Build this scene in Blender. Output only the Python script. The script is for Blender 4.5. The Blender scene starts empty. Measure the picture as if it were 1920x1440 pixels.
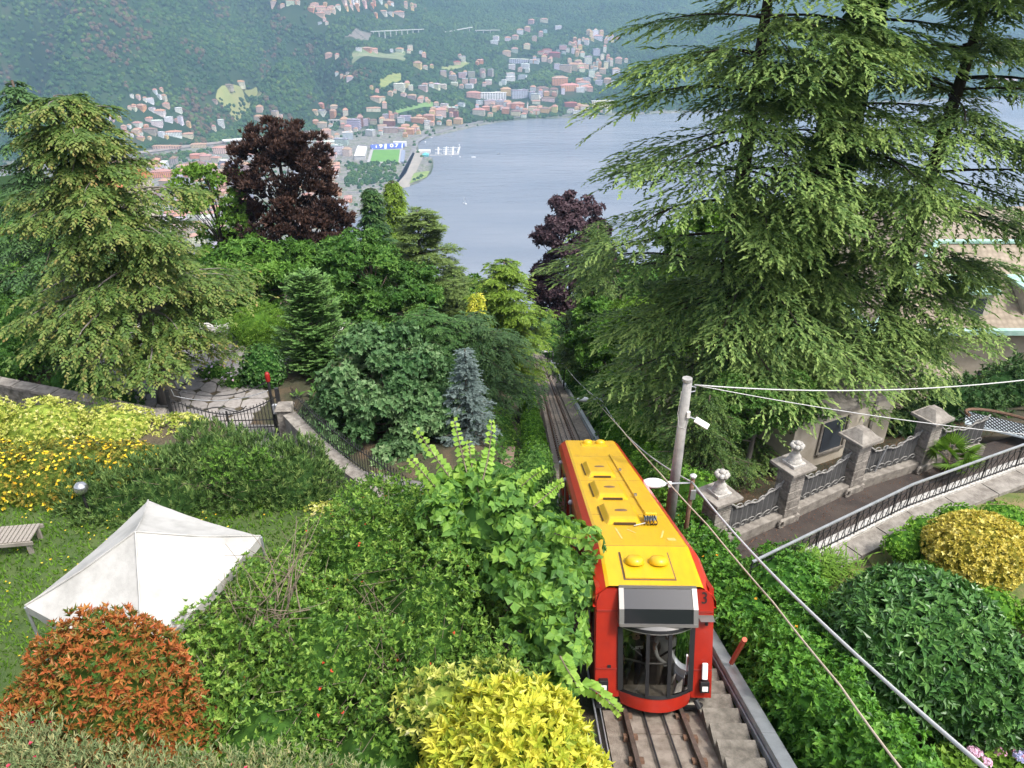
import bpy, bmesh, math, random
import numpy as np
from mathutils import Vector, Matrix, Euler

# ------------------------------------------------------------------ camera, sky, sun, exposure
PITCH = math.radians(29.2)
FOC = 1442.0                       # focal length in photograph pixels (1920 wide)
scene = bpy.context.scene
COL = scene.collection
cam_data = bpy.data.cameras.new("camera")
cam_data.sensor_width = 36.0
cam_data.lens = FOC / 1920.0 * 36.0
cam_data.clip_start = 0.3
cam_data.clip_end = 20000.0
cam = bpy.data.objects.new("camera", cam_data)
cam.location = (0, 0, 0)
cam.rotation_euler = (math.radians(90) - PITCH, 0, 0)
COL.objects.link(cam)
scene.camera = cam

SUN_EL = math.radians(58)
SUN_AZ = math.radians(125)        # bearing the light comes from: 0 = straight ahead (+Y), positive = to the right
world = bpy.data.worlds.new("World")
scene.world = world
world.use_nodes = True
wn = world.node_tree
sky = wn.nodes.new("ShaderNodeTexSky")
sky.sky_type = 'NISHITA'
sky.sun_disc = False
sky.sun_elevation = SUN_EL
sky.sun_rotation = SUN_AZ
sky.altitude = 700
sky.air_density = 1.0
sky.dust_density = 6.0
sky.ozone_density = 1.0
wn.nodes["Background"].inputs["Strength"].default_value = 0.13
hsv = wn.nodes.new("ShaderNodeHueSaturation")     # thin overcast: the blue is veiled
hsv.inputs["Saturation"].default_value = 0.5
wn.links.new(sky.outputs[0], hsv.inputs["Color"])
wn.links.new(hsv.outputs[0], wn.nodes["Background"].inputs["Color"])

sd = bpy.data.lights.new("sun", 'SUN')
sd.energy = 1.5
sd.angle = math.radians(10)
sd.color = (1.0, 0.955, 0.89)
sun = bpy.data.objects.new("sun", sd)
tosun = Vector((math.sin(SUN_AZ) * math.cos(SUN_EL), math.cos(SUN_AZ) * math.cos(SUN_EL), math.sin(SUN_EL)))
sun.rotation_euler = tosun.to_track_quat('Z', 'Y').to_euler()
sun.location = tosun * 60
COL.objects.link(sun)

vs = scene.view_settings
vs.view_transform = 'Standard'
vs.look = 'None'
vs.exposure = 1.42
vs.gamma = 1.0
vs.use_curve_mapping = False
scene.render.engine = 'CYCLES'
cy = scene.cycles
cy.use_denoising = True
try:
    cy.denoiser = 'OPENIMAGEDENOISE'
except Exception:
    pass
cy.max_bounces = 6
cy.diffuse_bounces = 3
cy.glossy_bounces = 3
cy.transmission_bounces = 4
cy.transparent_max_bounces = 8
cy.volume_bounces = 0
cy.caustics_reflective = False
cy.caustics_refractive = False
cy.use_adaptive_sampling = True
cy.adaptive_threshold = 0.015

# ------------------------------------------------------------------ helpers
rng = np.random.default_rng(7)
random.seed(7)
CP, SP = math.cos(PITCH), math.sin(PITCH)


def ray(u, v):
    dx = (u - 960.0) / FOC
    dy = -(v - 720.0) / FOC
    return np.array([dx, CP + dy * SP, -SP + dy * CP])


def at(u, v, d):
    return ray(u, v) * d


def atz(u, v, z):
    r = ray(u, v)
    return r * (z / r[2])


def aty(u, v, y):
    r = ray(u, v)
    return r * (y / r[1])


def proj(p):
    x, y, z = p
    d = y * CP - z * SP
    return 960 + FOC * x / d, 720 - FOC * (y * SP + z * CP) / d


def nrm(a):
    return a / np.maximum(np.linalg.norm(a, axis=-1, keepdims=True), 1e-9)


def sstep(a, b, x):
    t = np.clip((np.asarray(x, float) - a) / (b - a), 0, 1)
    return t * t * (3 - 2 * t)


def _hash(ix, iy, iz, seed):
    h = (ix.astype(np.int64) * 374761393 + iy.astype(np.int64) * 668265263 + iz.astype(np.int64) * 2147483647 + seed * 144665) & 0x7fffffff
    h = ((h ^ (h >> 13)) * 1274126177) & 0x7fffffff
    h = h ^ (h >> 16)
    return (h & 0xffff) / 65535.0


def vnoise(x, y, z=0.0, seed=0):
    x, y, z = np.broadcast_arrays(np.asarray(x, float), np.asarray(y, float), np.asarray(z, float))
    ix, iy, iz = np.floor(x).astype(int), np.floor(y).astype(int), np.floor(z).astype(int)
    fx, fy, fz = x - ix, y - iy, z - iz
    fx, fy, fz = [t * t * (3 - 2 * t) for t in (fx, fy, fz)]
    r = 0
    for a in (0, 1):
        for b in (0, 1):
            for c in (0, 1):
                w = (fx if a else 1 - fx) * (fy if b else 1 - fy) * (fz if c else 1 - fz)
                r = r + w * _hash(ix + a, iy + b, iz + c, seed)
    return r * 2 - 1


def fbm(x, y, z=0.0, o=4, seed=0):
    r, a, f = 0, 1.0, 1.0
    for i in range(o):
        r = r + a * vnoise(np.asarray(x) * f, np.asarray(y) * f, np.asarray(z) * f, seed + i)
        a *= 0.5
        f *= 2.03
    return r / 1.9


def mesh_np(name, V, F3=None, F4=None, mats=(), smooth=False, attr=None, midx=None):
    """mesh from numpy arrays; attr = per-face float named rnd (tris first, then quads)"""
    V = np.asarray(V, np.float32)
    n3 = 0 if F3 is None else len(F3)
    n4 = 0 if F4 is None else len(F4)
    me = bpy.data.meshes.new(name)
    me.vertices.add(len(V))
    me.vertices.foreach_set("co", V.ravel())
    me.loops.add(n3 * 3 + n4 * 4)
    li = []
    if n3: li.append(np.asarray(F3, np.int32).ravel())
    if n4: li.append(np.asarray(F4, np.int32).ravel())
    me.loops.foreach_set("vertex_index", np.concatenate(li))
    me.polygons.add(n3 + n4)
    tot = np.concatenate([np.full(n3, 3, np.int32), np.full(n4, 4, np.int32)])
    st = np.concatenate([[0], np.cumsum(tot)[:-1]]).astype(np.int32)
    me.polygons.foreach_set("loop_start", st)
    me.polygons.foreach_set("loop_total", tot)
    if midx is not None:
        me.polygons.foreach_set("material_index", np.asarray(midx, np.int32))
    me.polygons.foreach_set("use_smooth", np.full(n3 + n4, smooth, bool))
    if attr is not None:
        a = me.attributes.new("rnd", 'FLOAT', 'FACE')
        a.data.foreach_set("value", np.asarray(attr, np.float32))
    me.update(calc_edges=True)
    for m in mats:
        me.materials.append(m)
    return me


class MB:
    """collects simple solids; build() makes ONE mesh object"""
    def __init__(s):
        s.V, s.Q, s.T, s.n = [], [], [], 0

    def add(s, V, Q=None, T=None):
        V = np.asarray(V, float).reshape(-1, 3)
        s.V.append(V)
        if Q is not None and len(Q): s.Q.append(np.asarray(Q, int) + s.n)
        if T is not None and len(T): s.T.append(np.asarray(T, int) + s.n)
        s.n += len(V)
        return s

    def box(s, c, d, rz=0.0, R=None, taper=1.0):
        x, y, z = d[0] / 2, d[1] / 2, d[2] / 2
        t = taper
        P = np.array([[-x, -y, -z], [x, -y, -z], [x, y, -z], [-x, y, -z], [-x * t, -y * t, z], [x * t, -y * t, z], [x * t, y * t, z], [-x * t, y * t, z]])
        if R is not None:
            P = P @ np.asarray(R).T
        elif rz:
            ca, sa = math.cos(rz), math.sin(rz)
            P = P @ np.array([[ca, -sa, 0], [sa, ca, 0], [0, 0, 1]]).T
        return s.add(P + np.asarray(c), [[0, 3, 2, 1], [4, 5, 6, 7], [0, 1, 5, 4], [1, 2, 6, 5], [2, 3, 7, 6], [3, 0, 4, 7]])

    def bar(s, a, b, w, h=None):
        """box beam from a to b (w wide, h high)"""
        a, b = np.asarray(a, float), np.asarray(b, float)
        h = h or w
        d = b - a
        L = np.linalg.norm(d)
        d = d / L
        up = np.array([0, 0, 1.0]) if abs(d[2]) < .95 else np.array([0, 1.0, 0])
        sx = np.cross(d, up); sx /= np.linalg.norm(sx)
        uz = np.cross(sx, d)
        R = np.stack([sx, d, uz], 1)
        return s.box((a + b) / 2, (w, L, h), R=R)

    def tube(s, P, r, n=6, cap=True):
        P = np.asarray(P, float)
        m = len(P)
        r = np.broadcast_to(np.asarray(r, float), (m,))
        D = np.gradient(P, axis=0)
        D = nrm(D)
        ref = np.array([0, 0, 1.0]) if abs(D[:, 2]).mean() < .8 else np.array([0, 1.0, 0])
        A = nrm(np.cross(D, ref)); B = np.cross(D, A)
        ang = np.arange(n) / n * 2 * math.pi
        ring = A[:, None, :] * np.cos(ang)[None, :, None] + B[:, None, :] * np.sin(ang)[None, :, None]
        V = (P[:, None, :] + ring * r[:, None, None]).reshape(-1, 3)
        Q = []
        i = np.arange(m - 1)[:, None] * n
        j = np.arange(n)[None, :]
        k = (j + 1) % n
        Q = np.stack([i + j, i + k, i + n + k, i + n + j], -1).reshape(-1, 4)
        T = None
        if cap:
            V = np.concatenate([V, P[:1], P[-1:]])
            a0, a1 = m * n, m * n + 1
            jj = np.arange(n); kk = (jj + 1) % n
            T = np.concatenate([np.stack([kk, jj, np.full(n, a0)], -1), np.stack([(m - 1) * n + jj, (m - 1) * n + kk, np.full(n, a1)], -1)])
        return s.add(V, Q, T)

    def lathe(s, prof, c=(0, 0, 0), n=16):
        """prof: list of (r,z)"""
        prof = np.asarray(prof, float)
        m = len(prof)
        ang = np.arange(n) / n * 2 * math.pi
        V = np.stack([prof[:, None, 0] * np.cos(ang), prof[:, None, 0] * np.sin(ang), np.repeat(prof[:, 1:2], n, 1)], -1).reshape(-1, 3) + np.asarray(c)
        i = np.arange(m - 1)[:, None] * n
        j = np.arange(n)[None, :]
        k = (j + 1) % n
        return s.add(V, np.stack([i + j, i + k, i + n + k, i + n + j], -1).reshape(-1, 4))

    def prism(s, poly, z0, z1):
        """poly: convex (x,y) list, extruded z0..z1"""
        poly = np.asarray(poly, float)
        n = len(poly)
        V = np.concatenate([np.c_[poly, np.full(n, z0)], np.c_[poly, np.full(n, z1)], [[*poly.mean(0), z0]], [[*poly.mean(0), z1]]])
        j = np.arange(n); k = (j + 1) % n
        return s.add(V, np.stack([j, k, n + k, n + j], -1), np.concatenate([np.stack([k, j, np.full(n, 2 * n)], -1), np.stack([n + j, n + k, np.full(n, 2 * n + 1)], -1)]))

    def mesh(s, name, mat, smooth=False):
        V = np.concatenate(s.V)
        Q = np.concatenate(s.Q) if s.Q else None
        T = np.concatenate(s.T) if s.T else None
        return mesh_np(name, V, T, Q, [mat] if mat else [], smooth)

    def build(s, name, mat, parent=None, smooth=False, bevel=0.0, **kw):
        o = link(name, s.mesh(name, mat, smooth), parent, **kw)
        if bevel:
            b = o.modifiers.new("bevel", 'BEVEL')
            b.width = bevel
            b.segments = 2
            b.limit_method = 'ANGLE'
        return o


def tag(o, label=None, cat=None, group=None, kind=None):
    if label: o["label"] = label
    if cat: o["category"] = cat
    if group: o["group"] = group
    if kind: o["kind"] = kind
    return o


def link(name, data, parent=None, label=None, cat=None, group=None, kind=None, loc=None):
    o = bpy.data.objects.new(name, data)
    COL.objects.link(o)
    if parent is not None:
        o.parent = parent
    if loc is not None:
        o.location = loc
    return tag(o, label, cat, group, kind)


def empty(name, loc=(0, 0, 0), rot=(0, 0, 0), label=None, cat=None, group=None):
    o = bpy.data.objects.new(name, None)
    o.location = loc
    o.rotation_euler = rot
    o.empty_display_size = 0.1
    COL.objects.link(o)
    return tag(o, label, cat, group)


# ------------------------------------------------------------------ materials
def mat_base(name):
    m = bpy.data.materials.new(name)
    m.use_nodes = True
    nt = m.node_tree
    return m, nt, nt.nodes, nt.links, nt.nodes["Principled BSDF"]


def ramp(N, stops):
    r = N.new("ShaderNodeValToRGB")
    e = r.color_ramp.elements
    while len(e) < len(stops): e.new(0.5)
    for el, (p, c) in zip(e, stops):
        el.position = p
        el.color = (*c, 1)
    return r


def mat(name, c, rough=0.6, metal=0.0, c2=None, scale=4.0, detail=6.0, bump=0.0, bscale=None, spec=0.4, coat=0.0, stretch=None, lo=.35, hi=.65):
    """plain paint / stone / metal: two tones mixed by noise, fine relief"""
    m, nt, N, L, B = mat_base(name)
    B.inputs["Roughness"].default_value = rough
    B.inputs["Metallic"].default_value = metal
    B.inputs["Specular IOR Level"].default_value = spec
    B.inputs["Coat Weight"].default_value = coat
    B.inputs["Coat Roughness"].default_value = 0.15
    B.inputs["Base Color"].default_value = (*c, 1)
    if c2 is not None or bump:
        tc = N.new("ShaderNodeTexCoord")
        src = tc.outputs["Object"]
        if stretch:
            mp = N.new("ShaderNodeMapping")
            mp.inputs["Scale"].default_value = stretch
            L.new(src, mp.inputs[0]); src = mp.outputs[0]
        nz = N.new("ShaderNodeTexNoise")
        nz.inputs["Scale"].default_value = scale
        nz.inputs["Detail"].default_value = detail
        nz.inputs["Roughness"].default_value = .62
        L.new(src, nz.inputs["Vector"])
        if c2 is not None:
            r = ramp(N, [(lo, c), (hi, c2)])
            L.new(nz.outputs[0], r.inputs[0])
            L.new(r.outputs[0], B.inputs["Base Color"])
        if bump:
            n2 = nz
            if bscale:
                n2 = N.new("ShaderNodeTexNoise")
                n2.inputs["Scale"].default_value = bscale
                n2.inputs["Detail"].default_value = 4
                L.new(src, n2.inputs["Vector"])
            b = N.new("ShaderNodeBump")
            b.inputs["Strength"].default_value = bump
            b.inputs["Distance"].default_value = 0.03
            L.new(n2.outputs[0], b.inputs["Height"])
            L.new(b.outputs[0], B.inputs["Normal"])
    return m


def leafmat(name, stops, rough=.5, trans=.28, spec=.2):
    """leaf colours picked per leaf by the face attribute rnd, light passing through the blade"""
    m, nt, N, L, B = mat_base(name)
    a = N.new("ShaderNodeAttribute")
    a.attribute_name = "rnd"
    r = ramp(N, [(p_, tuple(min(.8, k_ * 1.25) for k_ in c_)) for p_, c_ in stops])
    L.new(a.outputs["Fac"], r.inputs[0])
    L.new(r.outputs[0], B.inputs["Base Color"])
    B.inputs["Roughness"].default_value = rough
    B.inputs["Specular IOR Level"].default_value = spec
    if trans > 0:
        t = N.new("ShaderNodeBsdfTranslucent")
        hs = N.new("ShaderNodeHueSaturation")
        hs.inputs["Hue"].default_value = .49
        hs.inputs["Saturation"].default_value = 1.1
        hs.inputs["Value"].default_value = 1.3
        L.new(r.outputs[0], hs.inputs["Color"])
        L.new(hs.outputs[0], t.inputs["Color"])
        mx = N.new("ShaderNodeMixShader")
        mx.inputs[0].default_value = trans
        L.new(B.outputs[0], mx.inputs[1])
        L.new(t.outputs[0], mx.inputs[2])
        L.new(mx.outputs[0], N["Material Output"].inputs["Surface"])
    return m


def green(*cols):
    n = len(cols)
    return [(i / (n - 1), c) for i, c in enumerate(cols)]
# ------------------------------------------------------------------ terrain functions
ZLAKE = -500.0


def track_x(y):
    return 2.343 + 0.01687 * np.asarray(y, float)


def track_z(y):
    return -7.75 - 0.444 * np.asarray(y, float)


def rail_line(x):
    return np.interp(np.asarray(x, float), [5, 6.27, 10.7, 14.75, 19, 40], [13.3, 14.0, 16.6, 18.5, 20.2, 28])


def ground(x, y):
    x = np.asarray(x, float); y = np.asarray(y, float)
    zt = track_z(y) - 0.28
    zl = -12.0 + .12 * fbm(x * .3, y * .3, seed=3)
    ys_ = 26 + 12 * sstep(-7.8, -11, x)
    zr1 = -17.4 - .03 * np.clip(y - 26, 0, 12) - .444 * np.maximum(y - ys_, 0)
    ye = 15.0 + 4.2 * sstep(-5.6, -8.6, x)
    w = sstep(ye, ye + 1.4, y)
    zl = zl * (1 - w) + zr1 * w
    q = y - rail_line(np.maximum(x, 5.0))
    lawn = -13.35 + .08 * fbm(x * .4, y * .4, seed=5)
    low = np.where(q < 4, -16.0, -16.0 - .42 * (q - 4))
    w = sstep(.05, .25, q)
    zr = lawn * (1 - w) + low * w
    xt = track_x(y)
    wl = sstep(-1.9, -4.2, x - xt)
    wr = sstep(2.2, 3.6, x - xt)
    z = zt * (1 - wl) + zl * wl
    return z * (1 - wr) + zr * wr


def slope_far(x, y):
    """our own mountainside below the gardens, down to the lake"""
    z = track_z(y) - 1.0
    z = z + 38 * np.exp(-((x + 92) / 26) ** 2 - ((y - 150) / 48) ** 2)
    z = z + np.clip((y - 130) / 200, 0, 1) * 9 * fbm(x / 90, y / 90, seed=11)
    return z


SHORE_PX = [(1150, 217), (1100, 219), (1050, 222), (1000, 223), (960, 226), (925, 231), (890, 238), (860, 245), (830, 252), (805, 259), (790, 263), (783, 272), (786, 283), (797, 288), (812, 297), (813, 312), (808, 326), (797, 335), (780, 345), (757, 352), (735, 366)]
SHORE = [(3200, 3500), (1500, 3120), (800, 2940)] + [tuple(atz(u, v, ZLAKE)[:2]) for u, v in SHORE_PX] + [(-330, 1650), (-420, 1450), (-470, 1200), (-470, 1090), (3200, 1090)]
SHORE = np.array(SHORE)


def shore_dist(x, y):
    """signed distance to the lake outline, positive on land"""
    x = np.asarray(x, float); y = np.asarray(y, float)
    A = SHORE; B = np.roll(SHORE, -1, 0)
    d = np.full(x.shape, 1e9)
    inside = np.zeros(x.shape, bool)
    for (ax, ay), (bx, by) in zip(A, B):
        ex, ey = bx - ax, by - ay
        t = np.clip(((x - ax) * ex + (y - ay) * ey) / (ex * ex + ey * ey + 1e-9), 0, 1)
        d = np.minimum(d, np.hypot(x - ax - t * ex, y - ay - t * ey))
        c = ((ay > y) != (by > y)) & (x < ex * (y - ay) / (ey if abs(ey) > 1e-9 else 1e-9) + ax)
        inside ^= c
    return np.where(inside, -d, d)


RISE = np.array([(-4000, 1100), (-3000, 1450), (-1700, 2010), (-1119, 2265), (-798, 2470), (-573, 2600), (-300, 2600), (-124, 2720), (359, 2900), (1500, 3180), (3500, 3560)])


def far_land(x, y):
    x = np.asarray(x, float); y = np.asarray(y, float)
    sd_ = shore_dist(x, y)
    yr = np.interp(x, RISE[:, 0], RISE[:, 1])
    t = y - yr
    wr = sstep(-760, -180, x)
    s = .40 * (1 - wr) + .17 * wr
    tt = np.maximum(t, 0)
    h = s * (np.sqrt(tt * tt + 60 ** 2) - 60)
    rel = np.clip(tt / 400, 0, 1)
    ridge = np.abs(vnoise(x / 260 + .15 * fbm(y / 300, x / 300, seed=4), y / 900, seed=21)) * 2 - .7
    h = h + rel * ((1 - wr) * (190 * ridge + 70 * fbm(x / 200, y / 200, seed=22)) + wr * 45 * fbm(x / 280, y / 280, seed=23))
    h = np.maximum(h, 0)
    h = 540 - np.log1p(np.exp(np.clip((540 - h) / 30, -30, 30))) * 30 + 0 * h      # soft ceiling
    h = np.maximum(h, 0)
    base = np.clip(sd_ * .16, -7, 2.2)
    return ZLAKE + base + np.where(sd_ > 0, h, 0)


def hit_far(u, v, lo=1200.0, hi=7000.0):
    r = ray(u, v)
    ys = np.arange(lo, hi, 6.0)
    xs = ys * r[0] / r[1]; zs = ys * r[2] / r[1]
    zt = far_land(xs, ys)
    k = np.nonzero(zs < zt)[0]
    k = k[0] if len(k) else len(ys) - 1
    return np.array([xs[k], ys[k], zt[k]])


def grid_mesh(name, xs, ys, zf, mats, attr=None):
    X, Y = np.meshgrid(xs, ys)
    Z = zf(X, Y)
    V = np.stack([X, Y, Z], -1).reshape(-1, 3)
    nx, ny = len(xs), len(ys)
    i = (np.arange(ny - 1)[:, None] * nx + np.arange(nx - 1)[None, :]).ravel()
    Q = np.stack([i, i + 1, i + nx + 1, i + nx], -1)
    me = mesh_np(name, V, None, Q, mats, True)
    if attr is not None:
        a = me.attributes.new("mixv", 'FLOAT', 'POINT')
        a.data.foreach_set("value", np.asarray(attr(X, Y), np.float32).ravel())
    return me


# ------------------------------------------------------------------ ground materials
def ground_mat():
    m, nt, N, L, B = mat_base("garden_ground")
    tc = N.new("ShaderNodeTexCoord")
    n1 = N.new("ShaderNodeTexNoise"); n1.inputs["Scale"].default_value = 1.1; n1.inputs["Detail"].default_value = 8
    n2 = N.new("ShaderNodeTexNoise"); n2.inputs["Scale"].default_value = 22; n2.inputs["Detail"].default_value = 6
    L.new(tc.outputs["Object"], n1.inputs[0]); L.new(tc.outputs["Object"], n2.inputs[0])
    r1 = ramp(N, [(.35, (.045, .05, .022)), (.5, (.06, .055, .03)), (.66, (.12, .085, .05))])
    L.new(n1.outputs[0], r1.inputs[0])
    mx = N.new("ShaderNodeMixRGB"); mx.blend_type = 'MULTIPLY'; mx.inputs[0].default_value = .7
    r2 = ramp(N, [(.3, (.45, .45, .45)), (.7, (1.2, 1.2, 1.2))])
    L.new(n2.outputs[0], r2.inputs[0])
    L.new(r1.outputs[0], mx.inputs[1]); L.new(r2.outputs[0], mx.inputs[2])
    L.new(mx.outputs[0], B.inputs["Base Color"])
    B.inputs["Roughness"].default_value = .95
    b = N.new("ShaderNodeBump"); b.inputs["Strength"].default_value = .6; b.inputs["Distance"].default_value = .05
    L.new(n2.outputs[0], b.inputs["Height"]); L.new(b.outputs[0], B.inputs["Normal"])
    return m


def land_mat():
    m, nt, N, L, B = mat_base("far_land")
    tc = N.new("ShaderNodeTexCoord")
    a = N.new("ShaderNodeAttribute"); a.attribute_name = "mixv"
    n1 = N.new("ShaderNodeTexNoise"); n1.inputs["Scale"].default_value = .012; n1.inputs["Detail"].default_value = 10
    n2 = N.new("ShaderNodeTexNoise"); n2.inputs["Scale"].default_value = .05; n2.inputs["Detail"].default_value = 6
    L.new(tc.outputs["Object"], n1.inputs[0]); L.new(tc.outputs["Object"], n2.inputs[0])
    r1 = ramp(N, [(.35, (.018, .042, .015)), (.6, (.035, .066, .022)), (.75, (.06, .065, .034))])
    r2 = ramp(N, [(.38, (.16, .155, .15)), (.5, (.26, .25, .235)), (.58, (.10, .13, .06)), (.68, (.30, .28, .25))])
    L.new(n1.outputs[0], r1.inputs[0]); L.new(n2.outputs[0], r2.inputs[0])
    mx = N.new("ShaderNodeMixRGB")
    L.new(a.outputs["Fac"], mx.inputs[0]); L.new(r1.outputs[0], mx.inputs[1]); L.new(r2.outputs[0], mx.inputs[2])
    L.new(mx.outputs[0], B.inputs["Base Color"])
    B.inputs["Roughness"].default_value = .95
    B.inputs["Specular IOR Level"].default_value = .1
    return m


def water_mat():
    m, nt, N, L, B = mat_base("lake_water")
    tc = N.new("ShaderNodeTexCoord")
    mp = N.new("ShaderNodeMapping")
    mp.inputs["Rotation"].default_value = (0, 0, math.radians(14))
    mp.inputs["Scale"].default_value = (.25, 1.0, 1.0)
    L.new(tc.outputs["Object"], mp.inputs[0])
    n1 = N.new("ShaderNodeTexNoise"); n1.inputs["Scale"].default_value = .045; n1.inputs["Detail"].default_value = 5; n1.inputs["Distortion"].default_value = .4
    n2 = N.new("ShaderNodeTexNoise"); n2.inputs["Scale"].default_value = .35; n2.inputs["Detail"].default_value = 4
    n3 = N.new("ShaderNodeTexNoise"); n3.inputs["Scale"].default_value = .006; n3.inputs["Detail"].default_value = 4
    for n in (n1, n2, n3): L.new(mp.outputs[0], n.inputs[0])
    ad = N.new("ShaderNodeMath"); ad.operation = 'MULTIPLY_ADD'; ad.inputs[1].default_value = .25
    L.new(n2.outputs[0], ad.inputs[0]); L.new(n1.outputs[0], ad.inputs[2])
    b = N.new("ShaderNodeBump"); b.inputs["Strength"].default_value = .8; b.inputs["Distance"].default_value = 3.0
    L.new(ad.outputs[0], b.inputs["Height"]); L.new(b.outputs[0], B.inputs["Normal"])
    r = ramp(N, [(.35, (.15, .175, .21)), (.65, (.205, .225, .255))])
    L.new(n3.outputs[0], r.inputs[0]); L.new(r.outputs[0], B.inputs["Base Color"])
    B.inputs["Roughness"].default_value = .18
    B.inputs["IOR"].default_value = 1.333
    B.inputs["Specular IOR Level"].default_value = .5
    return m


M_GROUND = ground_mat()
M_LAND = land_mat()
link("ground", grid_mesh("ground", np.concatenate([np.arange(-60, -24, 1.5), np.arange(-24, 24.1, .7), np.arange(25.5, 61, 1.5)]), np.concatenate([np.arange(-6, 46, .7), np.arange(46, 132, 1.5)]), ground, [M_GROUND]), kind="structure")
_zz = lambda X, Y: np.where((abs(X) < 58) & (Y < 128) & (Y > -4), np.minimum(slope_far(X, Y), ground(X, Y)) - 3.0, slope_far(X, Y))
link("hillside", grid_mesh("hillside", np.concatenate([np.arange(-900, -120, 30), np.arange(-120, 121, 6), np.arange(130, 1100, 30)]), np.concatenate([np.arange(-60, 260, 6), np.arange(260, 1180, 20)]), _zz, [M_LAND], lambda X, Y: 0 * X), kind="structure")
_xs = np.concatenate([np.arange(-3300, -2300, 40), np.arange(-2300, 760, 19), np.arange(760, 3300, 40)])
_ys = np.concatenate([np.arange(1050, 1600, 25), np.arange(1600, 2300, 20), np.arange(2300, 3900, 18), np.arange(3900, 5900, 40)])


def urban(X, Y):
    t = Y - np.interp(X, RISE[:, 0], RISE[:, 1])
    return sstep(40, -60, t) * (shore_dist(X, Y) > 0)


link("mountain", grid_mesh("mountain", _xs, _ys, far_land, [M_LAND], urban), kind="structure")
W = MB().add([[-3300, 1000, ZLAKE], [3300, 1000, ZLAKE], [3300, 5000, ZLAKE], [-3300, 5000, ZLAKE]], [[0, 1, 2, 3]])
W.build("lake", water_mat(), kind="structure")

# the air between here and the far shore
hz = bpy.data.materials.new("haze_air")
hz.use_nodes = True
hn = hz.node_tree
hn.nodes.remove(hn.nodes["Principled BSDF"])
pv = hn.nodes.new("ShaderNodeVolumePrincipled")
pv.inputs["Color"].default_value = (.46, .69, 1.0, 1)
pv.inputs["Density"].default_value = 0.00013
pv.inputs["Anisotropy"].default_value = 0.25
hn.links.new(pv.outputs[0], hn.nodes["Material Output"].inputs["Volume"])
MB().box((0, 2930, -215), (6800, 6100, 590)).build("haze", hz, kind="stuff")
# ------------------------------------------------------------------ the far shore: town, stadium, boats, woods
def tint_mat(name, rough=.85, var=.18, scale=.6):
    """painted surface: the colour is the object's own colour, weathered by noise"""
    m, nt, N, L, B = mat_base(name)
    oi = N.new("ShaderNodeObjectInfo")
    tc = N.new("ShaderNodeTexCoord")
    nz = N.new("ShaderNodeTexNoise"); nz.inputs["Scale"].default_value = scale * 8; nz.inputs["Detail"].default_value = 5
    L.new(tc.outputs["Object"], nz.inputs[0])
    r = ramp(N, [(.3, (1 - var,) * 3), (.7, (1 + var * .4,) * 3)])
    L.new(nz.outputs[0], r.inputs[0])
    mx = N.new("ShaderNodeMixRGB"); mx.blend_type = 'MULTIPLY'; mx.inputs[0].default_value = 1
    L.new(oi.outputs["Color"], mx.inputs[1]); L.new(r.outputs[0], mx.inputs[2])
    L.new(mx.outputs[0], B.inputs["Base Color"])
    B.inputs["Roughness"].default_value = rough
    B.inputs["Specular IOR Level"].default_value = .2
    return m


M_WALL = tint_mat("plaster_wall")
M_ROOF = tint_mat("roof_cover", var=.3, scale=2)
M_WIN = mat("dark_window", (.05, .06, .075), rough=.25)
M_CONC = mat("pale_concrete", (.42, .42, .41), rough=.85, c2=(.55, .54, .52), scale=.3)
WALLS = {'w': ((.80, .79, .75), "white"), 'c': ((.76, .68, .52), "cream"), 'y': ((.76, .58, .26), "yellow"), 'o': ((.68, .34, .17), "orange"), 'p': ((.72, .50, .40), "pink"),
         'b': ((.50, .42, .34), "beige"), 'g': ((.52, .54, .57), "grey"), 'r': ((.36, .15, .10), "red"), 't': ((.45, .56, .52), "pale green")}
ROOFS = {'T': ((.47, .28, .20), "terracotta roof"), 'B': ((.24, .16, .12), "brown roof"), 'G': ((.33, .33, .34), "grey flat roof"), 'W': ((.60, .59, .57), "white flat roof"), 'R': ((.30, .10, .08), "dark red roof")}


def house_meshes(cols, floors, flat):
    w = MB().box((0, 0, .5 - .4), (1, 1, 1.8))
    if flat:
        w.box((0, 0, 1.03), (.3, .3, .12))
        r = MB().box((0, 0, 1.02), (1.04, 1.06, .045))
        r.box((.2, .1, 1.09), (.22, .3, .13))
    else:
        e = .535
        V = [[-e, -e, .99], [e, -e, .99], [e, e, .99], [-e, e, .99], [-.22, 0, 1.27], [.22, 0, 1.27], [-e, -e, .955], [e, -e, .955], [e, e, .955], [-e, e, .955]]
        r = MB().add(V, [[0, 1, 5, 4], [2, 3, 4, 5], [9, 8, 7, 6], [0, 6, 7, 1], [1, 7, 8, 2], [2, 8, 9, 3], [3, 9, 6, 0]], [[1, 2, 5], [3, 0, 4]])
        r.box((.12, .1, 1.27), (.07, .08, .2))
    g = MB()
    for f in range(floors):
        z = (f + .55) / floors
        for c in range(cols):
            x = (c + .5) / cols - .5
            g.box((x, -.503, z), (.42 / cols, .012, .5 / floors))
        for c in range(max(2, cols // 2)):
            y = (c + .5) / max(2, cols // 2) - .5
            for sx in (-1, 1):
                g.box((sx * .503, y, z), (.012, .42 / max(2, cols // 2), .5 / floors))
    return w.mesh("wall", M_WALL), r.mesh("roof", M_ROOF), g.mesh("windows", M_WIN)


ARCH = {}
HOUSES = []          # (x, y, radius) for keeping trees off


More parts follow.
